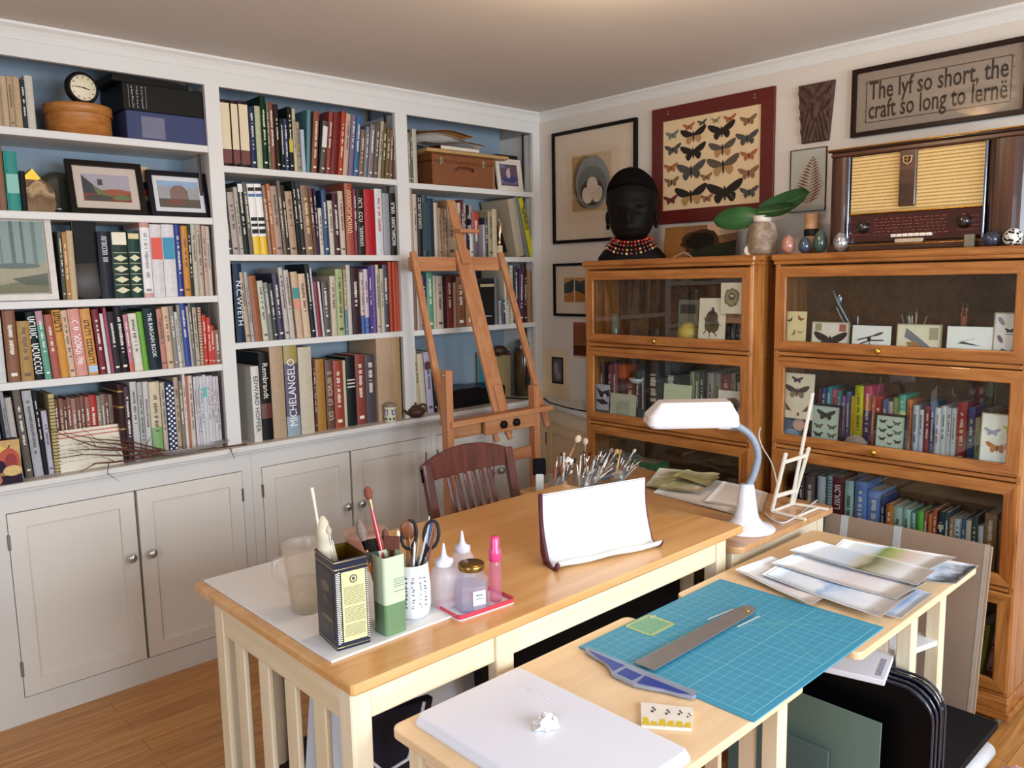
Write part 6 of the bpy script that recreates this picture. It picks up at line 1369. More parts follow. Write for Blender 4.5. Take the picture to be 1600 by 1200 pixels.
for z_ in (.006, ht * .90, ht - .004):
    m.tube([(0, 0, z_), (w1, 0, z_), (w1, w2, z_), (0, w2, z_), (0, 0, z_)], .0012, 6)
m.build('rim_bead', mat('#c8b880', .3, .7), t)
MB().box(w1 * .20, w1 * .92, -.0006, 0, ht * .08, ht * .86).build('front_label', mat('#d4cc94', .45, var=.03), t)
m = MB(); nz = 34
for k in range(nz):
    z_ = ht * .07 + k * ht * .80 / nz; m.box(w1 * .03, w1 * .10, -.0008, 0, z_, z_ + ht * .012); m.box(w1 * .10, w1 * .16, -.0008, 0, z_ + ht * .011, z_ + ht * .0225); m.box(w1 * .945, w1 * .99, -.0008, 0, z_, z_ + ht * .012)
m.build('chequer_border', mat('#dcd8c4', .4, var=0), t)
m = MB(); rr = random.Random(12)
ell(m, w1 * .56, ht * .77, .009, .009, 0, y=-.0009, n=20); ell(m, w1 * .56, ht * .77, .0065, .0065, 1, y=-.0011, n=16); ell(m, w1 * .56, ht * .772, .0035, .004, 0, y=-.0013, n=12)
zz = ht * .68
while zz > ht * .12:
    x_ = w1 * .26
    if abs(zz - ht * .46) < .003 or abs(zz - ht * .28) < .003: zz -= .004
    while x_ < w1 * .86:
        L = rr.uniform(.0015, .005); m.box(x_, min(w1 * .88, x_ + L), -.0009, -.0006, zz, zz + .0011); x_ += L + .0011
    zz -= .0034
m.build('fine_print', [mat('#3c3c3c', .5), mat('#d4cc94', .5)], t)
m = MB(); m.box(-.0006, 0, w2 * .12, w2 * .88, ht * .1, ht * .86); m.build('side_picture', mat('#24262c', .3, .2, var=.3, scale=25), t)
m = MB(); M_ = T(-.0007, 0, 0)
for yy, zz, ry_, rz_, c in ((.5, .66, .22, .06, 0), (.5, .52, .16, .05, 1), (.45, .3, .3, .03, 0), (.55, .2, .25, .02, 1)):
    m.poly([(-.0008 - c * .0002, w2 * yy + w2 * ry_ * math.cos(a), ht * (zz + rz_ * math.sin(a))) for a in [k * PI / 8 for k in range(16)]][::-1], c)
m.build('side_figure', [mat('#6a6450', .5), mat('#4c5058', .5)], t)
Mt = t.matrix_world
def inside(frac_x, frac_y, z): return Vector((w1 * frac_x, w2 * frac_y, z))
def stick(nm, label, tinloc, tinrz, a, b, px, py, r0, r1, parts, cat, grp=None, dist=None):
    """object leaning in a container: from local bottom a to the point seen at px,py"""
    Mx = T(*tinloc) @ RZm(tinrz); A_ = Mx @ Vector(a)
    d = CR * ((px - 800) / FOC) + CU * ((600 - py) / FOC) + CF; k = ((A_ - CAM).dot(CF) + (dist or 0)) / d.dot(CF); Bp = CAM + d * k
    t = thing(nm, label, cat, A_, group=grp); parts(t, Bp - A_); return t
def paintbrush(handle, ferrule, bristle, bl=.03, br=.006, r=.0032, shape='round'):
    def go(t, v):
        L = v.length; n_ = v.normalized(); hend = v * 1.0 - n_ * (bl + .022)
        MB().tube([Vector((0, 0, 0)), hend * .4, hend * .8, hend], [r * .5, r * 1.1, r * 1.25, r * .9], 8).build('handle', mat(handle, .25, coat=.5), t)
        MB().tube([hend, hend + n_ * .022], [r * .95, br * .7], 10).build('ferrule', mat(ferrule, .2, 1.0), t)
        m = MB()
        if shape == 'flat': m.bar(hend + n_ * .022, v, br * 3.2, br * .6, up=tuple(CF), r=.001)
        else: m.tube([hend + n_ * .022, hend + n_ * (.022 + bl * .4), hend + n_ * (.022 + bl * .8), v], [br * .7, br * 1.25, br * 1.0, br * .25], 10)
        m.build('bristles', mat(bristle, .8, var=.2, scale=200), t)
    return go
tl, tr = tuple(t.location), t.rotation_euler[2]
def rag(t, v):
    m = MB(); m.tube([Vector((0, 0, 0)), v * .55, v * .86, v], [.0035, .0032, .003, .0045], 8); m.build('rod', mat('#dccfbc', .6), t)
stick('wooden_rod', 'pale bent stick rising highest from the dark blue tin', tl, tr, inside(.3, .5, .004), None, 487, 762, 0, 0, rag, 'stick')
def clothp(t, v):
    m = MB(); m.tube([Vector((0, 0, 0)), v * .3, v * .55, v * .7, v * .85, v * .95, v], [.004, .010, .014, .018, .016, .012, .004], 10); m.tube([v * .1 + Vector((.012, -.006, 0)), v * .6 + Vector((.016, -.008, 0)), v * .8 + Vector((.01, -.012, 0))], [.003, .008, .004], 8); m.build('rag', mat('#c8bca4', .8, var=.15, scale=40), t)
stick('paint_rag', 'beige rolled rag stuffed into the dark blue tin', tl, tr, inside(.25, .6, .004), None, 503, 806, 0, 0, clothp, 'rag')
stick('paintbrush', 'paintbrush with white stained tip beside the rag', tl, tr, inside(.5, .4, .004), None, 512, 822, 0, 0, paintbrush('#c0b49c', '#b8b8b4', '#b8ac98', .02, .006), 'brush', 'brushes in the tins')
stick('paintbrush', 'red tipped brush lying low at the edge of the dark blue tin', tl, tr, inside(.72, .4, .004), None, 564, 862, 0, 0, paintbrush('#a86a40', '#b07050', '#c0402c', .018, .006), 'brush', 'brushes in the tins')
def smalltin(t, v): pass
# green tin
A, B, Cc = at(583, 985, 2, D1), at(604, 996, 2, D1), at(637, 984, 2, D1)
u = (Cc - B).normalized(); w1g = (Cc - B).length * 1.02; w2g = .052; hg = fz(B, 874) - D1
t = thing('square_tin', 'rounded square tin, pale green above and dark green below', 'tin', (B.x, B.y, D1), rz=math.atan2(u.y, u.x))
def rtin(m, z0, z1, x0, x1, y0, y1, r, mi=0, th=.0012):
    P = rpoly(x0, x1, y0, y1, r, 4); Q = rpoly(x0 + th, x1 - th, y0 + th, y1 - th, r - th * .5, 4); n_ = len(P)
    v = [(a, b, z0) for a, b in P] + [(a, b, z1) for a, b in P] + [(a, b, z1) for a, b in Q] + [(a, b, z0) for a, b in Q]
    f = []
    for i in range(n_):
        j = (i + 1) % n_
        for k in range(4): f.append((k * n_ + i, k * n_ + j, ((k + 1) % 4) * n_ + j, ((k + 1) % 4) * n_ + i))
    m.add(v, f, mi, False)
m = MB(); rtin(m, 0, hg * .40, 0, w1g, 0, w2g, .009, 0); m.poly([(a, b, .001) for a, b in rpoly(.001, w1g - .001, .001, w2g - .001, .008)], 0); m.build('tin_body', mat('#688660', .25, .0, var=.04), t)
m = MB(); rtin(m, hg * .40, hg, -.0003, w1g + .0003, -.0003, w2g + .0003, .009, 0); lb = m.build('upper_band', mat('#c2cfae', .3, .0, var=.03), t)
m = MB(); rr = random.Random(21)
for k in range(6):
    z_ = hg * .70 - k * .0055; x_ = w1g * .42
    if k == 4: continue
    while x_ < w1g * .88: L = rr.uniform(.002, .005); m.box(x_, x_ + L, -.0010, -.0002, z_, z_ + .0013); x_ += L + .0014
m.build('fine_print', mat('#5a5f48', .5), t)
gl, gr = tuple(t.location), t.rotation_euler[2]
G = lambda a, b: (w1g * a, w2g * b, .004)
GB = 'brushes in the tins'
stick('paintbrush', 'long red handled brush with reddish round tip standing tallest', gl, gr, G(.75, .3), None, 573, 760, 0, 0, paintbrush('#b02c34', '#c8b080', '#7a4030', .030, .0085, .0042), 'brush', GB)
stick('paintbrush', 'grey mop brush left of the red handled brush', gl, gr, G(.3, .4), None, 560, 812, 0, 0, paintbrush('#c87a4c', '#2a2620', '#7a6a60', .048, .0095, .004), 'brush', GB)
stick('paintbrush', 'wide dark flat brush leaning left in the green tin', gl, gr, G(.4, .7), None, 582, 842, 0, 0, paintbrush('#3a2a20', '#b0aca4', '#241c18', .035, .010, .004, 'flat'), 'brush', GB)
stick('paintbrush', 'wide rust brown flat brush leaning right in the green tin', gl, gr, G(.6, .6), None, 612, 838, 0, 0, paintbrush('#6a3420', '#b08070', '#5a2c1c', .032, .011, .004, 'flat'), 'brush', GB)
stick('paintbrush', 'short green-grey flat brush at the front of the green tin', gl, gr, G(.2, .2), None, 582, 862, 0, 0, paintbrush('#b0a890', '#c8c8c4', '#3c4038', .022, .008, .003, 'flat'), 'brush', GB)
stick('paintbrush', 'brown brush behind the red handle', gl, gr, G(.8, .8), None, 601, 826, 0, 0, paintbrush('#4a2c1c', '#9a9488', '#6a4030', .03, .007, .003), 'brush', GB)
stick('paintbrush', 'thin brush with orange ferrule at the right of the green tin', gl, gr, G(.9, .5), None, 622, 828, 0, 0, paintbrush('#8a5a3c', '#c07848', '#d8c8b0', .02, .004, .0025), 'brush', GB)
# white mug of pencils
p = at(662, 968, 2, D1); p.y += .038; hm = fz(p, 878) - D1
t = thing('pencil_mug', 'tall white ceramic mug with dark brushed characters', 'mug', (p.x, p.y, D1)); rm = .0415
MB().lathe([(.001, .003), (.030, 0), (.037, .008), (rm, .03), (rm, hm * .55), (.0365, hm), (.034, hm), (.037, hm * .6), (.037, .03), (.001, .012)], 32, caps=(False, False)).build('mug_body', mat('#e6e8ea', .15, var=.01, coat=.3), t)
m = MB(); rr = random.Random(31)
base_a = math.atan2(CAM.y - p.y, CAM.x - p.x)
for c_, da in enumerate((-.75, -.38, .02, .42, .75)):
    z_ = hm * .82
    while z_ > hm * .28:
        for q in range(3):
            a = base_a + da + rr.uniform(-.07, .07); z1 = z_ - rr.uniform(0, .007); L = rr.uniform(.0016, .0045); hgt = rr.uniform(.0009, .0035 if c_ < 2 else .002)
            Mx = RZm(a) @ T(rm + .0002, 0, z1); m.box(0, .0006, -L / 2, L / 2, -hgt / 2, hgt / 2, M=Mx)
        z_ -= .0095
m.build('brushed_characters', mat('#24304a', .4, var=.3), t)
ml = tuple(t.location)
def scissors(t, v):
    n_ = v.normalized(); side = CR.copy(); m = MB()
    for sg in (-1, 1): m.tube([n_ * .01 + side * (.004 * sg), v * .42 + side * (-.006 * sg)], [.0015, .005], 6)
    m.build('blades', mat('#a8a8a8', .2, 1.0), t)
    m = MB()
    for sg, k in ((-1, 0), (1, 0)):
        c = v * .80 + side * (.026 * sg); pts = []
        for j in range(15):
            a = 2 * PI * j / 14; pts.append(c + side * (.0175 * math.cos(a)) + n_ * (.033 * math.sin(a)))
        m.tube(pts, .004, 8); m.tube([v * .42, c - n_ * .031 + side * (-.006 * sg)], .0048, 8)
    m.build('handles', mat('#24262c', .35), t)
stick('scissors', 'black handled scissors standing in the white mug', ml, 0, (0, 0, .012), None, 659, 806, 0, 0, scissors, 'scissors')
def pencil(c, tipc='#d8b890', r=.0032):
    def go(t, v): MB().tube([Vector((0, 0, 0)), v - v.normalized() * .012, v], [r, r, .0008], 6).build('shaft', mat(c, .35), t)
    return go
pens = [(671, 800 + 6, '#c8c4bc', 'silver grey pen'), (676, 812, '#2c60a8', 'blue pencil'), (655, 840, '#c8b090', 'pale wooden pencil'), (667, 832, '#c0c0c0', 'thin silver pen'), (648, 846, '#d8d8d4', 'white pencil'), (681, 822, '#6a3a30', 'dark red pencil'), (639, 838, '#a86a44', 'rust brown pencil')]
for k, (px, py, c, nm) in enumerate(pens):
    a = k * .9; stick('pencil', nm + ' in the white mug', ml, 0, (.012 * math.cos(a), .012 * math.sin(a), .012), None, px, py, 0, 0, pencil(c), 'pencil', 'pens and pencils in the white mug')
def spoon(t, v):
    n_ = v.normalized(); MB().tube([Vector((0, 0, 0)), v * .75], .003, 8).build('handle', mat('#8a5a38', .5), t); m = MB(); m.ball((0, 0, 0), .019, .005, .024, n=14, M=T(*(v * .86)) @ RZm(base_a + PI / 2)); m.build('bowl', mat('#7a4628', .4, var=.2), t)
stick('wooden_spoon', 'brown wooden spoon leaning out of the mug, left of the scissors', ml, 0, (-.01, 0.01, .012), None, 637, 808, 0, 0, spoon, 'spoon')
# covered tub behind
p = at(587, 868, 2, D); p.y += .05; t = thing('plastic_tub', 'round translucent plastic tub with lid behind the tins', 'tub', (p.x, p.y, D))
MB().lathe([(.001, 0), (.050, 0), (.060, .055), (.066, .056), (.066, .062), (.058, .064), (.001, .064)], 36, caps=(False, False)).build('tub', glass_mat('tub_plastic', '#f8ece4', .7, .4, '#f0d8cc', .2), t)
MB().lathe([(.001, .004), (.050, .004), (.056, .045), (.001, .045)], 30, caps=(False, False)).build('contents', mat('#b07a68', .6, var=.2), t)
# pink tray with bottles
c0, c1, c2 = at(718, 972, 2, D), at(806, 942, 2, D), at(690, 958, 2, D)
u = (c1 - c0).normalized(); L = (c1 - c0).length
t = thing('pink_tray', 'small white tray with bright pink rim carrying bottles', 'tray', (c0.x, c0.y, D), rz=math.atan2(u.y, u.x))
P = rpoly(0, L, 0, .105, .012, 4)
MB().prism(P, 0, .003).build('tray_base', mat('#e0e0e4', .3), t)
m = MB(); rtin(m, .003, .013, 0, L, 0, .105, .012, 0, .0025); m.build('rim', mat('#c8384c', .3, coat=.3), t)
Mt = T(*t.location) @ RZm(t.rotation_euler[2]); TZ = D + .0035
milky = glass_mat('milky_plastic', '#fbfafc', .7, .5, '#faf9fd', .3)
for k, (px, py, hp, rr_, nm) in enumerate([(708, 950, 870, .031, 'milky squeeze bottle with a cone nozzle, right of the white mug'), (736, 922, 872, .028, 'second milky squeeze bottle behind the glass jar')]):
    q = at(px, py, 2, TZ); q = q + VY * .03; hb = .10 if k == 0 else .095
    t = thing('squeeze_bottle', nm, 'bottle', (q.x, q.y, TZ))
    MB().lathe([(.001, 0), (rr_, 0), (rr_ + .002, .004), (rr_ + .002, hb * .78), (rr_ * .8, hb * .95), (rr_ * .6, hb)], 26, caps=(False, False)).build('bottle_body', milky, t)
    MB().lathe([(rr_ * .72, hb), (rr_ * .74, hb + .012), (.010, hb + .018), (.0065, hb + .026), (.0025, hb + .052), (.001, hb + .053)], 22, caps=(False, False)).build('nozzle_cap', mat('#e0dce8', .4), t)
q = at(750, 955, 2, TZ); q = q + VY * .028; hj = fz(q, 886) - TZ
t = thing('glass_jar', 'small faceted glass jar with brass lid and handwritten label', 'jar', (q.x, q.y, TZ), rz=.25)
MB().lathe([(.001, .003), (.036, 0), (.040, .004), (.040, hj * .70), (.029, hj * .88), (.029, hj)], 8, smooth=False, caps=(False, False)).build('jar_body', glass_mat('jar_glass', '#f6f5fa', 1.3, .18, '#eceaf4'), t)
MB().lathe([(.001, .004), (.037, .005), (.037, hj * .62), (.001, hj * .62)], 8, smooth=False, caps=(False, False)).build('medium', glass_mat('lilac_medium', '#f4f2f8', .4, .4, '#e4e2ee'), t)
MB().lathe([(.0305, hj - .004), (.032, hj), (.032, hj + .008), (.029, hj + .011), (.001, hj + .0105)], 28, caps=(False, False)).build('lid', mat('#8a6c38', .25, .9), t)
aa = math.atan2(CAM.y - q.y, CAM.x - q.x) - .25 + .45
Ml = RZm(aa) @ T(.0392, 0, hj * .38)
MB().box(0, .0008, -.016, .016, -.017, .017, M=Ml).build('label', mat('#e4e6ea', .6), t)
m = MB(); rr = random.Random(5)
for zz in (.006, -.002):
    x_ = -.009
    while x_ < .009: L_ = rr.uniform(.001, .003); m.box(.0008, .0012, x_, x_ + L_, zz - .001, zz + rr.uniform(.0005, .003), M=Ml); x_ += L_ + .001
m.build('handwriting', mat('#2c4058', .5), t)
q = at(780, 940, 2, TZ); q = q + VY * .012; hs = fz(q, 838) - TZ
t = thing('spray_bottle', 'slim pink spray bottle standing on the pink tray', 'bottle', (q.x, q.y, TZ))
MB().lathe([(.001, 0), (.013, 0), (.015, .003), (.015, hs * .56), (.012, hs * .62)], 20, caps=(False, False)).build('bottle_body', glass_mat('pink_plastic', '#fcd4e0', 1.0, .35, '#f8b4cc'), t)
MB().lathe([(.012, hs * .62), (.0155, hs * .63), (.0155, hs * .78), (.0115, hs * .82), (.0115, hs * .97), (.009, hs), (.001, hs)], 20, caps=(False, False)).build('spray_cap', mat('#e0407c', .25, coat=.3), t)
# reading stand wrapped in white cloth with burgundy back
BL = Vector((-1.695, -1.722, D)); BR_ = Vector((-1.352, -1.812, D)); d = (BR_ - BL).normalized(); nb = Vector((-d.y, d.x, 0)); Lr = (BR_ - BL).length
t = thing('book_rest', 'white padded tablet rest with burgundy edging open on the desk', 'book rest', BL, rz=math.atan2(d.y, d.x))
TLp = along(BL, [nb, VZ], px=838, py=778); TRp = along(BR_, [nb, VZ], px=1019, py=741)
s_ = (nb.dot(TLp - BL) + nb.dot(TRp - BR_)) / 2; hh = ((TLp - BL).z + (TRp - BR_).z) / 2
prof = [(-.006, .026), (.004, .010), (.022, .004), (.040, .018)]   # curled lip then the rising panel (y,z local)
N = 14
for i in range(1, N + 1):
    w = i / N; prof.append((.040 + (s_ - .040) * w + .012 * math.sin(PI * w), .018 + (hh - .018) * w))
def ribbon(prof, x0, x1, th, mtl, nm, off=0.0, wav=0):
    m = MB(); n = len(prof); v = []; NX = 10
    for k in range(NX + 1):
        x_ = x0 + (x1 - x0) * k / NX
        for i, (a, b) in enumerate(prof): v.append((x_, a + off, b + wav * .002 * math.sin(k * 1.3 + i) * (i < 4)))
    tg = []
    for i in range(n):
        a, b = prof[max(0, i - 1)], prof[min(n - 1, i + 1)]; L = math.hypot(b[0] - a[0], b[1] - a[1]); tg.append((-(b[1] - a[1]) / L, (b[0] - a[0]) / L))
    v2 = [(q[0], q[1] - tg[j % n][0] * th, q[2] - tg[j % n][1] * th) for j, q in enumerate(v)]
    NN = len(v); f = []
    for k in range(NX):
        for i in range(n - 1):
            a = k * n + i; f.append((a, a + n, a + n + 1, a + 1)); f.append((NN + a, NN + a + 1, NN + a + n + 1, NN + a + n))
    for k in range(NX): a = k * n; f.append((a, NN + a, NN + a + n, a + n)); a = k * n + n - 1; f.append((a, a + n, NN + a + n, NN + a))
    for i in range(n - 1): f.append((i, i + 1, NN + i + 1, NN + i)); a = NX * n + i; f.append((a, NN + a, NN + a + 1, a + 1))
    m.add(v + v2, f, 0, True); return m.build(nm, mtl, t)
ribbon(prof, .004, Lr - .004, .004, mat('#e6ebea', .65, var=.015, scale=6), 'white_panel', wav=1)
burg = mat('#5c1c30', .5, var=.1)
ribbon(prof, -.003, .004, .012, burg, 'side_edge'); ribbon(prof, Lr - .004, Lr + .001, .006, burg, 'side_edge')
bk = [(s_ + .003, hh - .002), (s_ + .010, hh * .6), (s_ + .006, .03), (s_ - .01, .002), (.05, .001)]
ribbon(bk, .0, Lr, .003, burg, 'back_flap')
MB().prism([(a, b) for a, b in prof[3:]] + [(s_ + .008, hh * .6), (s_ + .004, .03), (s_ - .012, .003), (.06, .002)], -.004, .002, 'yz').build('side_gusset', burg, t)
# ================================================================ on the side table
S = ST_Z + .0004
cl_ = at(1166, 828, 2, S); rzl = math.atan2(CR.y, CR.x)
cl_ = Vector((max(cl_.x, -.90), cl_.y, S))
t = thing('desk_lamp', 'white gooseneck daylight desk lamp with long boxy head', 'lamp', (cl_.x, cl_.y, S), rz=rzl)
K = (cl_ - CAM).dot(CF) / FOC       # metres per pixel at the lamp
wht = mat('#e2e0e4', .25, var=.01, coat=.3)
bx, bz = 1166, 828
def L2(px, py): return ((px - bx) * K, (bz - py) * K)
MB().lathe([(.001, .0), (.092, .0), (.095, .006), (.085, .016), (.055, .026), (.040, .045), (.033, .08), (.026, .135), (.022, .155), (.001, .156)], 36, caps=(False, False), sx=1.0, sy=.86).build('base', wht, t)
pts = [(.004, .15)] + [L2(*q) for q in ((1176, 740), (1182, 712), (1177, 690), (1166, 674), (1148, 662), (1132, 657))]
g = [Vector((a, 0, b)) for a, b in pts]
def smooth(pts, n=6):
    o = []
    for i in range(len(pts) - 1):
        p0, p1, p2, p3 = pts[max(0, i - 1)], pts[i], pts[i + 1], pts[min(len(pts) - 1, i + 2)]
        for k in range(n):
            s = k / n; o.append(.5 * ((2 * p1) + (p2 - p0) * s + (2 * p0 - 5 * p1 + 4 * p2 - p3) * s * s + (3 * p1 - p0 - 3 * p2 + p3) * s ** 3))
    return o + [pts[-1]]
gs = smooth(g, 16)
MB().tube(gs, [.0125 if k % 2 else .0108 for k in range(len(gs))], 14).build('gooseneck', mat('#8b94a2', .45), t)
(hx0, hz1), (hx1, hz0) = L2(1008, 622), L2(1147, 660)
m = MB()   # head: a long shallow hood, narrower on top
def ring(z, x0, x1, w, r): return [(a, b, z) for a, b in rpoly(x0, x1, -w, w, r, 4)]
rg = [ring(hz0, hx0 + .012, hx1 - .002, .062, .022), ring(hz0 + .010, hx0, hx1, .068, .026), ring(hz0 + (hz1 - hz0) * .45, hx0 + .004, hx1 - .002, .064, .024), ring(hz1, hx0 + .045, hx1 - .025, .038, .014)]
v = [q for r_ in rg for q in r_]; n_ = len(rg[0]); f = [tuple(range(n_ - 1, -1, -1)), tuple(range(3 * n_, 4 * n_))]
for i in range(3):
    for j in range(n_): f.append((i * n_ + j, i * n_ + (j + 1) % n_, (i + 1) * n_ + (j + 1) % n_, (i + 1) * n_ + j))
m.add(v, f); m.build('lamp_head', wht, t, bevel=.004)
MB().rbox(hx1 - .062, hx1 - .018, -.02, .02, hz0 - .012, hz0 + .002, .004).build('neck_joint', wht, t)
MB().box(hx0 + .045, hx1 - .06, -.04, .04, hz0 - .004, hz0 - .0005).build('tube_cover', mat('#e8eef0', .3), t)
cz = S + .003
tag(MB().tube(smooth([at(x_, y_, 2, cz) for x_, y_ in ((1196, 803), (1206, 812), (1222, 817), (1236, 812), (1252, 802), (1268, 788), (1276, 782))], 5), .0028, 6).build('lamp_cord', mat('#d8d8dc', .4)), 'white lamp cord looping across the side table under the tiny easel', 'cord')
pc = [at(1188, 668, 0, -.45), at(1186, 682, 0, -.45), at(1192, 700, 0, -.46), at(1204, 720, 0, -.47), at(1212, 745, 0, -.48)]
tag(MB().tube(smooth([Vector((-.40, q.y + .0, q.z)) if False else q for q in pc] + [Vector((-.46, pc[-1].y - .0, S + .004))], 5), .0026, 6).build('power_cord', mat('#d4d0cc', .4)), 'white power cord hanging down the gap between the two oak cabinets', 'cord')
# tiny display easel
A_, B_ = at(1206, 801, 2, S), at(1239, 789, 2, S); F1, F2 = at(1259, 814, 2, S), at(1294, 798, 2, S)
t = thing('tabletop_easel', 'tiny white painted tabletop easel beside the lamp', 'easel', A_); O2 = Vector(A_)
ew = mat('#ded6c6', .5, var=.05)
e_ = ((F1 - A_).normalized() + (F2 - B_).normalized()).normalized()
TA, TB = along(A_, [e_, VZ], px=1228, py=710), along(B_, [e_, VZ], px=1264, py=701)
def tb(nm, a, b, w=.014, th=.009, up=None): return MB().bar(Vector(a) - O2 + VZ * .005, Vector(b) - O2 + VZ * .005, w, th, up=up, r=.002).build(nm, ew, t)
tb('base_bar', A_, B_, .010, .010, VZ); tb('base_bar', A_, F1, .012, .010, VZ); tb('base_bar', B_, F2, .012, .010, VZ); tb('base_bar', A_.lerp(F1, .72), B_.lerp(F2, .72), .008, .009, VZ)
tb('upright', A_, TA, .015, .010, e_); tb('upright', B_, TB, .015, .010, e_)
tb('cross_bar', A_.lerp(TA, .84), B_.lerp(TB, .86), .008, .013, VZ); tb('cross_bar', A_.lerp(TA, .26), B_.lerp(TB, .24), .008, .015, VZ)
M0 = A_.lerp(B_, .85) + e_ * .004; MT = along(M0, [e_, VZ], px=1270, py=616); tb('mast', M0, MT, .015, .009, e_)
# papers on the side table
def quadsheet(name, label, pxs, z, mtl, cat='paper', sag=.004, grp=None, th=.0008, curl=0.0, ph=None):
    pts = [at(x_, y_, 2, z) for x_, y_ in pxs]; c = sum(pts, Vector()) / 4; t = thing(name, label, cat, (c.x, c.y, z), group=grp)
    sheet('sheet', [q - Vector((c.x, c.y, z)) for q in pts], t, mtl, sag, th, curl=curl, ph=ph); return t
wpaper = mat('#dcd4cc', .75, var=.03, scale=8)
quadsheet('paper_sheet', 'large plain white sheet on the side table, left of the lamp', [(1020, 770), (1150, 805), (1175, 762), (1060, 738)], S + .002, wpaper, sag=.003)
quadsheet('paper_sheet', 'white sheet under the lamp with a curling edge', [(1100, 785), (1190, 800), (1200, 770), (1130, 752)], S + .007, wpaper, sag=.004)
def watercolor(name, stops, axis=1, lo=-.15, hi=.15, noise=.12, ns=14): return ramp_mat(name, stops, axis, lo, hi, noise, ns, .7)
wm = watercolor('map_colours', [(0, '#d8d0b8'), (.3, '#a8a878'), (.5, '#c8c4a0'), (.7, '#94986a'), (1, '#e0dac8')], 1, -.14, .14, .25, 16)
quadsheet('crinkled_map', 'crinkled olive and cream watercolour sketch on the side table', [(1008, 760), (1095, 772), (1125, 745), (1030, 732)], S + .012, wm, 'sketch', .007)
quadsheet('sketch', 'small brown edged sketch topmost of the side table papers', [(1050, 748), (1110, 760), (1125, 744), (1075, 735)], S + .028, watercolor('sketch_olive', [(0, '#b4a878'), (.5, '#8c8c58'), (1, '#d0c8a8')], 0, -.1, .1, .2, 20), 'sketch', .012)
t = thing('book', 'brown book lying flat at the back of the side table papers', 'book', Vector((-.70, -1.02, S)), rz=.1); MB().rbox(0, .16, 0, .10, 0, .018, .001).build('cover', mat('#6a5844', .5), t); MB().box(.003, .157, -.0006, .097, .003, .015).build('page_block', paper, t)
# jars of brushes behind the book rest
jars = [(-.955, -1.02, .040, .07), (-.86, -1.07, .042, .07), (-.765, -1.03, .040, .07), (-.68, -1.10, .036, .07)]
jl = ['clear jar crammed with brushes, nearest the easel', 'second clear jar of brushes behind the white rest', 'third clear jar of brushes behind the white rest', 'clear jar of brushes at the right end of the row']
jobs = []
for (x_, y_, r_, h_), lb_ in zip(jars, jl):
    t = thing('brush_jar', lb_, 'jar', (x_, y_, S), group='jars of brushes behind the desk'); MB().lathe([(.001, .003), (r_ * .95, 0), (r_, .006), (r_, h_), (r_ - .002, h_), (r_ - .003, .008), (.001, .006)], 24, caps=(False, False)).build('jar_body', glass_mat('jar_glass2', '#f6f8f8', 1.0, .10, '#e8eaea'), t); jobs.append(t)
spec = [  # px, py of the tip, jar, handle, ferrule, bristle, bristle length, radius, shape, words
    (906, 680, 0, '#a87048', '#b8a898', '#dccab4', .03, .011, 'round', 'white fan shaped brush standing tallest'), (915, 684, 1, '#7a5238', '#c0b0a0', '#c8b8a8', .026, .010, 'round', 'cream fan brush beside the tallest one'),
    (923, 706, 1, '#6a3020', '#e0dcd4', '#4a1c14', .018, .005, 'round', 'dark red tipped round brush'), (892, 716, 0, '#b0a090', '#d8d8d4', '#e4e6e4', .024, .009, 'flat', 'broad white flat brush'),
    (877, 728, 0, '#8a5a3c', '#c8a080', '#6a4430', .03, .009, 'round', 'brown mop brush left of the white flat brush'), (900, 716, 0, '#3a2c28', '#8a7a70', '#2c201c', .02, .005, 'round', 'dark round brush behind the white one'),
    (931, 712, 1, '#c0b4a4', '#d0d0cc', '#8a6a50', .02, .005, 'round', 'pale handled round brush'), (938, 704, 1, '#4a4a60', '#b8b4b0', '#6a4a3a', .018, .004, 'round', 'thin brush with slate handle'),
    (944, 706, 2, '#a8503c', '#c8c4bc', '#5a4030', .016, .004, 'round', 'thin brush with rust handle'), (952, 710, 2, '#3c5a98', '#c8c8c8', '#7a5a48', .018, .004, 'round', 'blue handled round brush'),
    (957, 700, 2, '#d8d0c4', '#b8b0a8', '#8a7060', .022, .007, 'round', 'white handled brush in the third jar'), (966, 702, 2, '#8a6a50', '#d8c090', '#c09868', .020, .009, 'round', 'gold tipped mop brush'), (975, 708, 3, '#2c6a50', '#c0c0bc', '#5a4438', .02, .004, 'round', 'green handled brush'),
    (979, 712, 3, '#a02c3c', '#c8c4c4', '#4a3028', .02, .004, 'round', 'crimson handled brush'), (986, 716, 3, '#e0dcd4', '#c8c8c8', '#8a7a68', .016, .004, 'round', 'white handled brush in the last jar'), (993, 718, 3, '#5a7a98', '#c0c4c8', '#6a5a4c', .016, .004, 'round', 'pale blue handled brush'),
    (884, 752, 0, '#c89868', '#d8b890', '#c8a078', .014, .008, 'round', 'short pale wooden brush'), (916, 730, 1, '#9a8a78', '#d0ccc4', '#b8a898', .02, .005, 'round', 'grey-brown brush in the second jar'), (970, 690 + 12, 3, '#d0a858', '#d8b870', '#a87848', .02, .006, 'round', 'amber brush at the right')]
rr = random.Random(77); words = ['white', 'pale', 'grey', 'brown', 'amber', 'rust', 'cream', 'black', 'blue', 'green']; hcs = ['#dcd8d0', '#c8b8a0', '#8a8a88', '#7a5238', '#c89448', '#a8583c', '#d8ccb4', '#2c2a2a', '#3c5a8c', '#3c6a54']
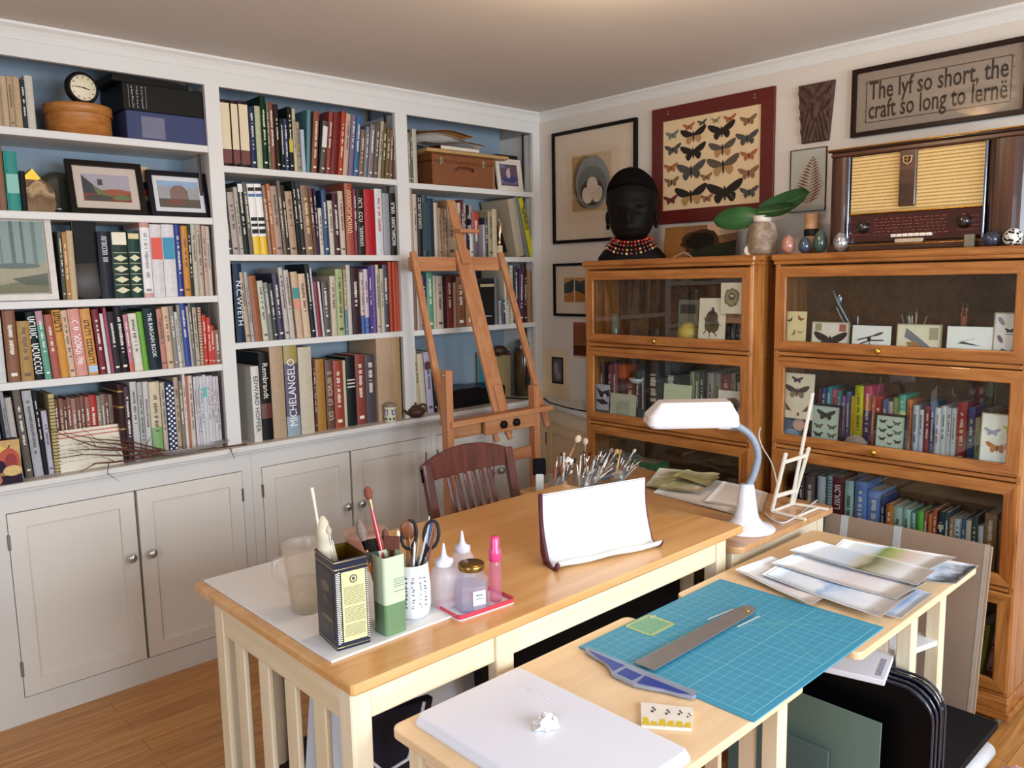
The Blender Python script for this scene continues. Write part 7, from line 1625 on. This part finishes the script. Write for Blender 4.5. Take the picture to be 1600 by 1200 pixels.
for i_ in range(36):
    px = 870 + (i_ * 3.75) + rr.uniform(-2, 2); w_ = rr.randrange(10); py = rr.uniform(706, 742) - (1 if i_ % 2 else 0) * 6
    spec.append((px, py, min(3, int((px - 862) / 37)), hcs[w_], '#d0ccc8', rr.choice(['#6a4a38', '#8a7060', '#c8b8a4', '#4a3428']), rr.uniform(.012, .02), rr.uniform(.003, .006), 'round', '%s handled brush, %s from left in the crowded middle' % (words[w_], ORD[i_])))
for px, py, j, hc, fc, bc_, bl, br, shp, wd in spec:
    x_, y_, r_, h_ = jars[j]; a = R_.uniform(0, 6.28); stick('paintbrush', wd + ', in a jar behind the rest', (x_, y_, S), 0, (r_ * .5 * math.cos(a), r_ * .5 * math.sin(a), .008), None, px, py, 0, 0, paintbrush(hc, fc, bc_, bl, br, .0038, shp), 'brush', 'brushes in the glass jars')
p = at(860, 768, 2, S); p = Vector((-1.0, -.965, S))
t = thing('sponge_brush', 'black foam block brush standing left of the jars', 'brush', p)
tp = along(p, [VZ, CR], px=860, py=716) ; v_ = tp - p
hz_ = v_.z
MB().rbox(-.016, .016, -.012, .012, 0, hz_ * .55, .003, M=RZm(rzl)).build('handle', mat('#c4c4c0', .4), t); MB().rbox(-.026, .026, -.009, .009, hz_ * .5, hz_, .006, M=RZm(rzl)).build('foam', mat('#0e0e10', .9), t)
# ================================================================ on the low tables
LT = LZ + .0003
# white light box / plastic box
tl_, tr2, br2, bl2 = at(642, 1112, 2, LT + .02), at(822, 1040, 2, LT + .02), at(1050, 1163, 2, LT + .02), None
X0, Y1 = tl_.x, (tl_.y + tr2.y) / 2; X1 = (tr2.x + br2.x) / 2; Y0_ = br2.y
Y0_ = -2.375
t = thing('white_case', 'flat white plastic case with raised lid on the nearest low table', 'case', ((X0 + X1) / 2, (Y1 + Y0_) / 2, LT)); ox, oy = t.location.x, t.location.y
def RG(z, g, r): return [(a - ox, b - oy, z) for a, b in rpoly(X0 + g, X1 - g, Y0_ + g, Y1 - g, r, 5)]
rg = [RG(0, -.003, .014), RG(.006, -.003, .014), RG(.019, .003, .012), RG(.021, .006, .010)]; v = [q for r_ in rg for q in r_]; n_ = len(rg[0]); f = [tuple(range(n_ - 1, -1, -1)), tuple(range(3 * n_, 4 * n_))]
for i in range(3):
    for j in range(n_): f.append((i * n_ + j, i * n_ + (j + 1) % n_, (i + 1) * n_ + (j + 1) % n_, (i + 1) * n_ + j))
m = MB(); m.add(v, f).build('case_body', mat('#dfe0ea', .3, var=.01, scale=3, coat=.2), t)
lc = at(835, 1082, 2, LT + .021) - t.location
m = MB(); rr = random.Random(3)
for k in range(9): m.box(lc.x - .004, lc.x + .004, lc.y + .036 - k * .009, lc.y + .042 - k * .009 + rr.uniform(-.001, .001), .0209, .0216)
m.build('embossed_lettering', mat('#d2d3de', .3), t)
q = at(853, 1135, 2, LT + .0215)
t = thing('crumpled_tissue', 'small crumpled white tissue on the flat white case', 'tissue', (q.x, q.y, LT + .0215))
m = MB(); rr = random.Random(9); n = 14; v = []
for i in range(1, 8):
    ph = PI * .5 * i / 7
    for j in range(n):
        a = 2 * PI * j / n; r_ = .026 * math.sin(ph) * (1 + rr.uniform(-.35, .35)); v.append((r_ * math.cos(a), r_ * .8 * math.sin(a), max(0.0005, .020 * math.cos(ph) * (1 + rr.uniform(-.4, .5)))))
f = [(i * n + j, (i + 1) * n + j, (i + 1) * n + (j + 1) % n, i * n + (j + 1) % n) for i in range(6) for j in range(n)] + [tuple(range(n))]
m.add(v, f, 0, False).build('tissue', mat('#e4e0dc', .8), t)
# painted tile
pts = [at(x_, y_, 2, LT) for x_, y_ in ((1002, 1138), (1080, 1143), (1083, 1110), (1001, 1101))]; c = sum(pts, Vector()) / 4
t = thing('painted_tile', 'small white tile painted with birds and yellow grass', 'tile', (c.x, c.y, LT))
P2 = [((q - c).x, (q - c).y) for q in pts]; MB().prism(P2, 0, .006).build('tile', mat('#e0d8cc', .3), t)
def on_t(u, w, z): a = Vector((*P2[0], z)).lerp(Vector((*P2[1], z)), u); b = Vector((*P2[3], z)).lerp(Vector((*P2[2], z)), u); return a.lerp(b, w)
m = MB(); rr = random.Random(2)
for k in range(6): u0 = k / 6; m.poly([on_t(u0 + .01, .05, .0063), on_t(min(.99, u0 + .17), .03, .0063), on_t(min(.98, u0 + .14), .22 + rr.uniform(-.05, .14), .0063), on_t(u0 + .04, .26 + rr.uniform(-.05, .1), .0063)], 0)
for u0, w0, s in ((.2, .6, 1), (.48, .55, .9), (.72, .58, .9), (.9, .5, .6)):
    for du, dw in ((0, 0), (.05, .08), (.02, .16)): m.poly([on_t(u0 + du, w0 + dw, .0064), on_t(u0 + du + .05 * s, w0 + dw - .02, .0064), on_t(u0 + du + .04 * s, w0 + dw + .09 * s, .0064), on_t(u0 + du - .01, w0 + dw + .06, .0064)], 1 if du else 2)
m.build('painting', [mat('#d8b82c', .3), mat('#6a6660', .3), mat('#2c2c30', .3)], t)
# cutting mat
mx0, mx1, my0, my1 = -1.832, -1.222, -2.393, -1.926
mx, my = (mx0 + mx1) / 2, (my0 + my1) / 2
t = thing('cutting_mat', 'large teal cutting mat with pale grid lines', 'cutting mat', (mx, my, LT)); w_, h_ = mx1 - mx0, my1 - my0
MB().rbox(-w_ / 2, w_ / 2, -h_ / 2, h_ / 2, 0, .003, .001).build('mat', mat('#3a8fae', .5, var=.03, scale=20), t)
m = MB(); zt_ = .0033; gx0, gx1, gy0, gy1 = -w_ / 2 + .018, w_ / 2 - .018, -h_ / 2 + .016, h_ / 2 - .016
def hline(a, b, c, d, lw, mi=0):
    L = math.hypot(c - a, d - b); nx, ny = -(d - b) / L * lw / 2, (c - a) / L * lw / 2
    m.quad((a - nx, b - ny, zt_), (c - nx, d - ny, zt_), (c + nx, d + ny, zt_), (a + nx, b + ny, zt_), mi)
for k in range(24): x_ = gx0 + (gx1 - gx0) * k / 23; hline(x_, gy0, x_, gy1, .0016 if k % 6 == 0 else .0008)
for k in range(18): y_ = gy0 + (gy1 - gy0) * k / 17; hline(gx0, y_, gx1, y_, .0016 if k % 6 == 0 else .0008)
zt_ = .0035
hline(gx0 + .17, gy1, gx0 + .17 + .43, gy0 + .0, .0014, 1); hline(gx0 + .10, gy1 - .05, gx1, gy0 + .10, .0014, 1); hline(gx0 + .3, gy0, gx1 - .02, gy1, .0012, 1)
m.build('grid_lines', [mat('#8accdc', .5), mat('#7cc8b0', .5)], t)
m = MB(); q0 = at(1018, 978, 2, LT) - t.location; a0, b0 = q0.x - .055, q0.y - .040
m.box(a0, a0 + .100, b0, b0 + .082, .0034, .0036, 0)
for (x0, x1, y0, y1) in ((a0, a0 + .1, b0, b0 + .003), (a0, a0 + .1, b0 + .079, b0 + .082), (a0, a0 + .003, b0, b0 + .082), (a0 + .097, a0 + .1, b0, b0 + .082)): m.box(x0, x1, y0, y1, .0036, .0040, 1)
rr = random.Random(6)
for k in range(8):
    y_ = b0 + .012 + k * .0082; x_ = a0 + .01
    while x_ < a0 + .085: L = rr.uniform(.004, .014); m.box(x_, min(a0 + .09, x_ + L), y_, y_ + .0026, .0036, .0039, 2); x_ += L + .003
m.build('printed_box', [mat('#8cb488', .5), mat('#d8cc58', .5), mat('#2c8a90', .5)], t)
def ml(px, py, z=.0): v = at(px, py, 2, LT + .003); return v - t.location
m = MB()
for (a, b), (c_, d_) in (((1106, 968), (1146, 952)), ((1152, 980), (1187, 963)), ((1016, 966), (1024, 962))):
    A2, B2 = ml(a, b), ml(c_, d_); nrm = (B2 - A2).normalized(); sd = Vector((-nrm.y, nrm.x, 0)) * .003
    m.poly([(A2 - sd) + VZ * .0007, (B2 - sd) + VZ * .0007, (B2 + sd) + VZ * .0007, (A2 + sd) + VZ * .0007])
m.build('white_strips', mat('#d0d0d4', .5), t)
# T-square
Z2 = LT + .0035
t = thing('t_square', 'metal T-square with curved blue head lying across the cutting mat', 'ruler', (0, 0, 0)); q = at(1030, 1030, 2, Z2); t.location = q
bp = [at(x_, y_, 2, Z2) - q for x_, y_ in ((990, 1040), (1148, 957), (1160, 951), (1174, 950), (1181, 956), (1176, 963), (1022, 1052))]
MB().prism([(v.x, v.y) for v in bp], .006, .008).build('blade', mat('#8c8684', .4, .5), t)
rv = at(1168, 955, 2, Z2 + .008) - q; MB().lathe([(.001, .0), (.006, 0), (.006, .003), (.003, .005), (.001, .005)], 14, M=T(rv.x, rv.y, .008), caps=(False, False)).build('rivet', brass, t)
hp = [(914, 1014), (978, 1040), (1007, 1052), (1062, 1075), (1088, 1084), (1088, 1090), (1082, 1093), (1062, 1089), (1036, 1082), (1012, 1078), (990, 1073), (956, 1057), (951, 1046), (944, 1038), (930, 1030), (915, 1021)]
hv_ = [at(x_, y_, 2, Z2) - q for x_, y_ in hp]; hc_ = sum(hv_, Vector()) / len(hv_)
MB().prism([(v.x, v.y) for v in hv_], 0, .007).build('head_rim', mat('#98a2b8', .35, .4), t)
for hi in ([(920, 1016), (976, 1040), (958, 1048), (952, 1040), (944, 1033), (932, 1026)], [(978, 1044), (1003, 1055), (988, 1063), (964, 1052)], [(1008, 1056), (1079, 1085), (1060, 1083), (1036, 1076), (1012, 1071), (995, 1067)]):
    MB().prism([(v.x, v.y) for v in [at(x_, y_, 2, Z2 + .007) - q for x_, y_ in hi]], .007, .0078).build('blue_inlay', mat('#24398c', .3), t)
# watercolours: loose sheets on the right low table
GW = 'loose watercolour sheets'
def wc(name, stops, **k): return watercolor(name, stops, **k)
wB = wc('wash_blue', [(0, '#dfe4ec'), (.35, '#c8d4e8'), (.5, '#9ab4dc'), (.62, '#dfe6ee'), (1, '#cfdcea')], axis=1, lo=-.12, hi=.12, noise=.2, ns=9)
wS = wc('wash_shore', [(0, '#dfe2e6'), (.3, '#a8a890'), (.42, '#6a6c48'), (.5, '#b8b49c'), (.65, '#c0d0e4'), (1, '#dde6ee')], axis=1, lo=-.12, hi=.12, noise=.08, ns=7)
wG = wc('wash_field', [(0, '#e4e6e8'), (.3, '#d8c4b8'), (.45, '#a8b070'), (.55, '#7c8c48'), (.68, '#c8d8e4'), (1, '#e4ecf0')], axis=1, lo=-.10, hi=.10, noise=.10, ns=8)
wP = wc('wash_pale', [(0, '#e6e6ea'), (.4, '#d8cfd2'), (.6, '#dcdfe8'), (1, '#eceef0')], axis=1, lo=-.12, hi=.12, noise=.2, ns=6)
wD = wc('wash_dark', [(0, '#e4e6ea'), (.25, '#3c4450'), (.38, '#8a94a0'), (.5, '#d8dfe8'), (1, '#bccfe4')], axis=1, lo=-.10, hi=.10, noise=.2, ns=14)
wpaper2 = mat('#e6e6e8', .7, var=.01, scale=8)
zz = LT + .0012
for k, (lab, pxs, mm) in enumerate([
    ('pale blue watercolour at the right corner of the pile', [(1420, 905), (1494, 914), (1530, 886), (1440, 868)], wD),
    ('mostly white watercolour with a blue blot, lowest at the front', [(1330, 945), (1408, 968), (1458, 930), (1380, 905)], wB),
    ('pale pinkish watercolour at the left end of the pile', [(1148, 892), (1268, 946), (1330, 915), (1205, 870)], wP),
    ('wide watercolour with blue stain along its front edge', [(1190, 900), (1376, 966), (1432, 925), (1245, 866)], wB),
    ('pinkish white watercolour across the middle of the pile', [(1205, 882), (1400, 938), (1446, 912), (1262, 858)], wP),
    ('watercolour of a green field at the back of the pile', [(1290, 868), (1440, 897), (1494, 872), (1318, 843)], wG),
    ('top watercolour of an olive shoreline under blue sky', [(1233, 862), (1434, 916), (1462, 893), (1279, 846)], wS)]):
    tq = quadsheet('watercolour_sheet', lab, pxs, zz, wpaper2, 'painting', .0028, GW, .0006, curl=.004, ph=1.3)
    pts = [at(x_, y_, 2, zz) for x_, y_ in pxs]; c = sum(pts, Vector()) / 4; pp = [(q_ - c) for q_ in pts]
    rs = random.Random(int(abs(pp[0].x) * 9999)); inn = sheet('painted_area', [q_ * .93 + VZ * .0008 for q_ in pp], tq, mm, .0028, .0003, curl=.004, ph=1.3); zz += .0058
# ================================================================ cardboard portfolio leaning behind the low table
t = thing('cardboard_sheet', 'large brown cardboard panel taped twice, leaning against the right oak cabinet', 'cardboard', (-.50, -1.84, 0), rz=WALLROT, rx=-math.radians(9))
hC = .665; wC = .54
MB().rbox(0, wC, 0, .012, 0, hC, .002).build('panel', mat('#8a7462', .85, var=.06, scale=8), t)
MB().rbox(.02, wC + .008, .0125, .018, 0, hC - .004, .002).build('back_panel', mat('#93806c', .85, var=.06, scale=8), t)
for x_ in (.06, .245): MB().rbox(x_, x_ + .026, -.001, .0125, hC - .16, hC + .001, .0005).build('tape', mat('#a8aaac', .35, var=.02), t)
MB().rbox(wC - .012, wC - .004, -.0008, .001, 0.1, hC, .0003).build('edge_tape', mat('#a0958a', .4), t)
# things under the low tables
t = thing('black_art_case', 'black rounded art portfolio case standing between the low tables', 'case', (-1.13, -2.02, 0), rz=WALLROT)
def rrect(w, h, r, n=6):
    P = [(0, 0), (w, 0)]
    for cx_, cz_, a0 in ((w - r, h - r, 0), (r, h - r, PI / 2)):
        for k in range(n + 1): a = a0 + PI / 2 * k / n; P.append((cx_ + r * math.cos(a), cz_ + r * math.sin(a)))
    return P
blk = mat('#060609', .35, var=.1)
for k in range(3):
    MB().prism(rrect(.46 - .012 * (k == 1), .462 - .01 * (k == 1), .075), .012 + k * .028, .012 + k * .028 + .022, 'xz').build('shell', blk, t, bevel=.006)
m = MB()
for y_ in (.010, .036, .064, .094): m.tube([(a, y_, b) for a, b in rrect(.462, .464, .076)[1:]], .004, 6)
m.build('piping', mat('#1c2234', .2, coat=.5), t)
t = thing('green_mat_board', 'large grey-green board leaning on the black case', 'board', (-1.195, -1.98, 0), rz=WALLROT, rx=-.04)
MB().rbox(0, .40, 0, .004, 0, .375, .001).build('board', mat('#64796e', .7, var=.04, scale=4), t)
t = thing('green_mat_board', 'second grey-green board in front, slightly lower', 'board', (-1.225, -1.96, 0), rz=WALLROT, rx=-.03)
MB().rbox(0, .30, 0, .004, 0, .26, .001).build('board', mat('#526868', .7, var=.04, scale=4), t)
t = thing('black_portfolio', 'flat black portfolio lying on a stack beneath the right low table', 'portfolio', (-.84, -2.34, .172)); MB().rbox(-.19, .225, -.155, .15, 0, .022, .003).build('portfolio', mat('#121215', .6), t)
t = thing('storage_box', 'low dark storage box under the flat black portfolio', 'box', (-.84, -2.30, 0)); MB().rbox(-.16, .17, -.12, .10, 0, .171, .004).build('box', mat('#26262a', .6), t)
A = at(1432, 1060, 2, .20); B = at(1475, 1105, 2, .20); C_ = at(1432, 1145, 2, .20)
t = thing('teal_paper', 'pale teal paper corner lying on the black portfolio', 'paper', (-.9, -2.35, .1945)); m = MB(); m.prism([(A.x + .9, A.y + 2.35), (C_.x + .9 - .05, C_.y + 2.35), (C_.x + .9, C_.y + 2.35), (B.x + .9, B.y + 2.35)], 0, .001); m.build('paper', mat('#8ab4ac', .7), t)
# white packets on the case, under the table edge
for k, (nm, lab, x0, y0, w, d, z, col, rz) in enumerate([
    ('white_packet', 'white packet with grey printed lines, poking out under the low table', -1.16, -2.375, .20, .16, .467, '#dcdce4', .25), ('white_box', 'flat white box with a small red oval mark, beside the packet', -.98, -2.33, .20, .13, .455, '#e2e2e6', -.25)]):
    t = thing(nm, lab, 'packet', (x0, y0, z), rz=rz); MB().rbox(0, w, 0, d, 0, .016, .002).build('packet', mat(col, .5, var=.02), t)
    m = MB()
    if k == 0:
        for q_ in range(12): m.box(.02 + q_ * .009, .026 + q_ * .009, .012, .026, .0162, .0166)
        m.build('printed_lines', mat('#7a7e90', .5), t)
    else:
        m.lathe([(.012, .0162), (.016, .0166)], 20, M=T(w * .55, d * .4, 0) , sx=1.2, sy=.7, caps=(False, False)); m.build('red_mark', mat('#c83c44', .5), t)
t = thing('storage_stack', 'black ring binder under the white box, below the low table', 'binder', (-.955, -2.30, .1945)); MB().rbox(0, .16, 0, .12, 0, .26, .004).build('binder', mat('#16171a', .4), t)
for z_ in (.10, .16): MB().rbox(.05, .15, -.004, .004, z_, z_ + .02, .002).build('label', mat('#d8d8da', .5), t)
t = thing('paper_roll', 'white paper roll end sticking out from under the portfolio', 'roll', (-.66, -2.50, .0)); MB().lathe([(.026, -.12), (.026, .09), (.018, .09), (.018, .02), (.001, .02)], 24, M=T(0, 0, .1) @ RYm(PI / 2) @ RXm(.0)).build('roll', mat('#dfe2e8', .6), t)
t.location = (-.625, -2.445, -.05)
t = thing('pink_bag', 'crumpled pinkish clear plastic bag on the floor under the portfolio', 'bag', (-.64, -2.55, 0))
m = MB(); rr = random.Random(14); n = 18; v = []
for i in range(1, 9):
    ph = PI * .5 * i / 8
    for j in range(n): a = 2 * PI * j / n; r_ = math.sin(ph) * (1 + rr.uniform(-.12, .12)); v.append((.085 * r_ * math.cos(a), .06 * r_ * math.sin(a), max(.001, .075 * math.cos(ph) * (1 + rr.uniform(-.15, .2)))))
f = [(i * n + j, (i + 1) * n + j, (i + 1) * n + (j + 1) % n, i * n + (j + 1) % n) for i in range(7) for j in range(n)] + [tuple(range(n))]
m.add(v, f).build('bag', mat('#c89890', .35, var=.2, scale=15), t)
# ================================================================ stored under the desk
def lean_board(nm, lab, cat, x, y, w, h, th, col, rz=0, rx=-.15, z=.146, ry=0): 
    t = thing(nm, lab, cat, (x, y, z), rz=rz, rx=rx, ry=ry); MB().rbox(0, w, 0, th, 0, h, .002).build('board', mat(col, .6, var=.04, scale=5), t); return t
lean_board('foam_board', 'pale blue-white foam board leaning under the desk front', 'board', -2.31, -1.70, .40, .50, .006, '#e8eef8', 0, -.18)
lean_board('foam_board', 'second pale blue board under the desk, behind the first', 'board', -2.10, -1.60, .40, .48, .006, '#dbe6f6', .12, -.2)
lean_board('grey_card', 'beige card panel leaning under the desk behind the corner leg', 'card', -2.32, -1.790, .30, .32, .004, '#c4bcb0', .06, -.22)
lean_board('blue_folder', 'dark blue folder leaning low under the desk', 'folder', -2.30, -1.822, .34, .19, .012, '#24488c', .05, -.15)
lean_board('black_portfolio', 'big black portfolio standing under the right half of the desk', 'portfolio', -1.96, -1.735, .84, .48, .03, '#0e0e11', 0, -.05)
lean_board('white_sheet', 'white board leaning sideways inside the slatted desk end', 'board', -2.335, -1.45, .24, .47, .005, '#e2e8f2', -PI / 2, -.12)
t = thing('black_case', 'black box seen low through the slats of the desk end', 'box', (-2.30, -1.39, .146)); MB().rbox(0, .3, 0, .14, 0, .15, .005).build('box', mat('#161416', .5), t)
t = thing('cardboard_tube', 'rolled beige paper standing behind the desk end slats', 'roll', (-2.31, -1.30, .2965)); MB().lathe([(.028, 0), (.03, .004), (.03, .33), (.024, .33)], 20).build('roll', mat('#c8b090', .7, var=.1), t)
t = thing('navy_bag', 'navy bag with white piping hanging under the desk corner', 'bag', (-2.24, -1.775, .50))
m = MB(); m.prism([(-.10, 0), (-.06, -.05), (.0, -.05), (.05, .0), (.08, .10), (-.10, .12)], -.012, .012, 'xz'); m.build('bag', mat('#1a1d30', .6), t, bevel=.006)
MB().tube([(-.10, -.014, .03), (-.06, -.014, -.02), (.0, -.014, -.015), (.03, -.014, .03), (.05, -.014, .10)], .004, 8).build('piping', mat('#d8dce4', .5), t)
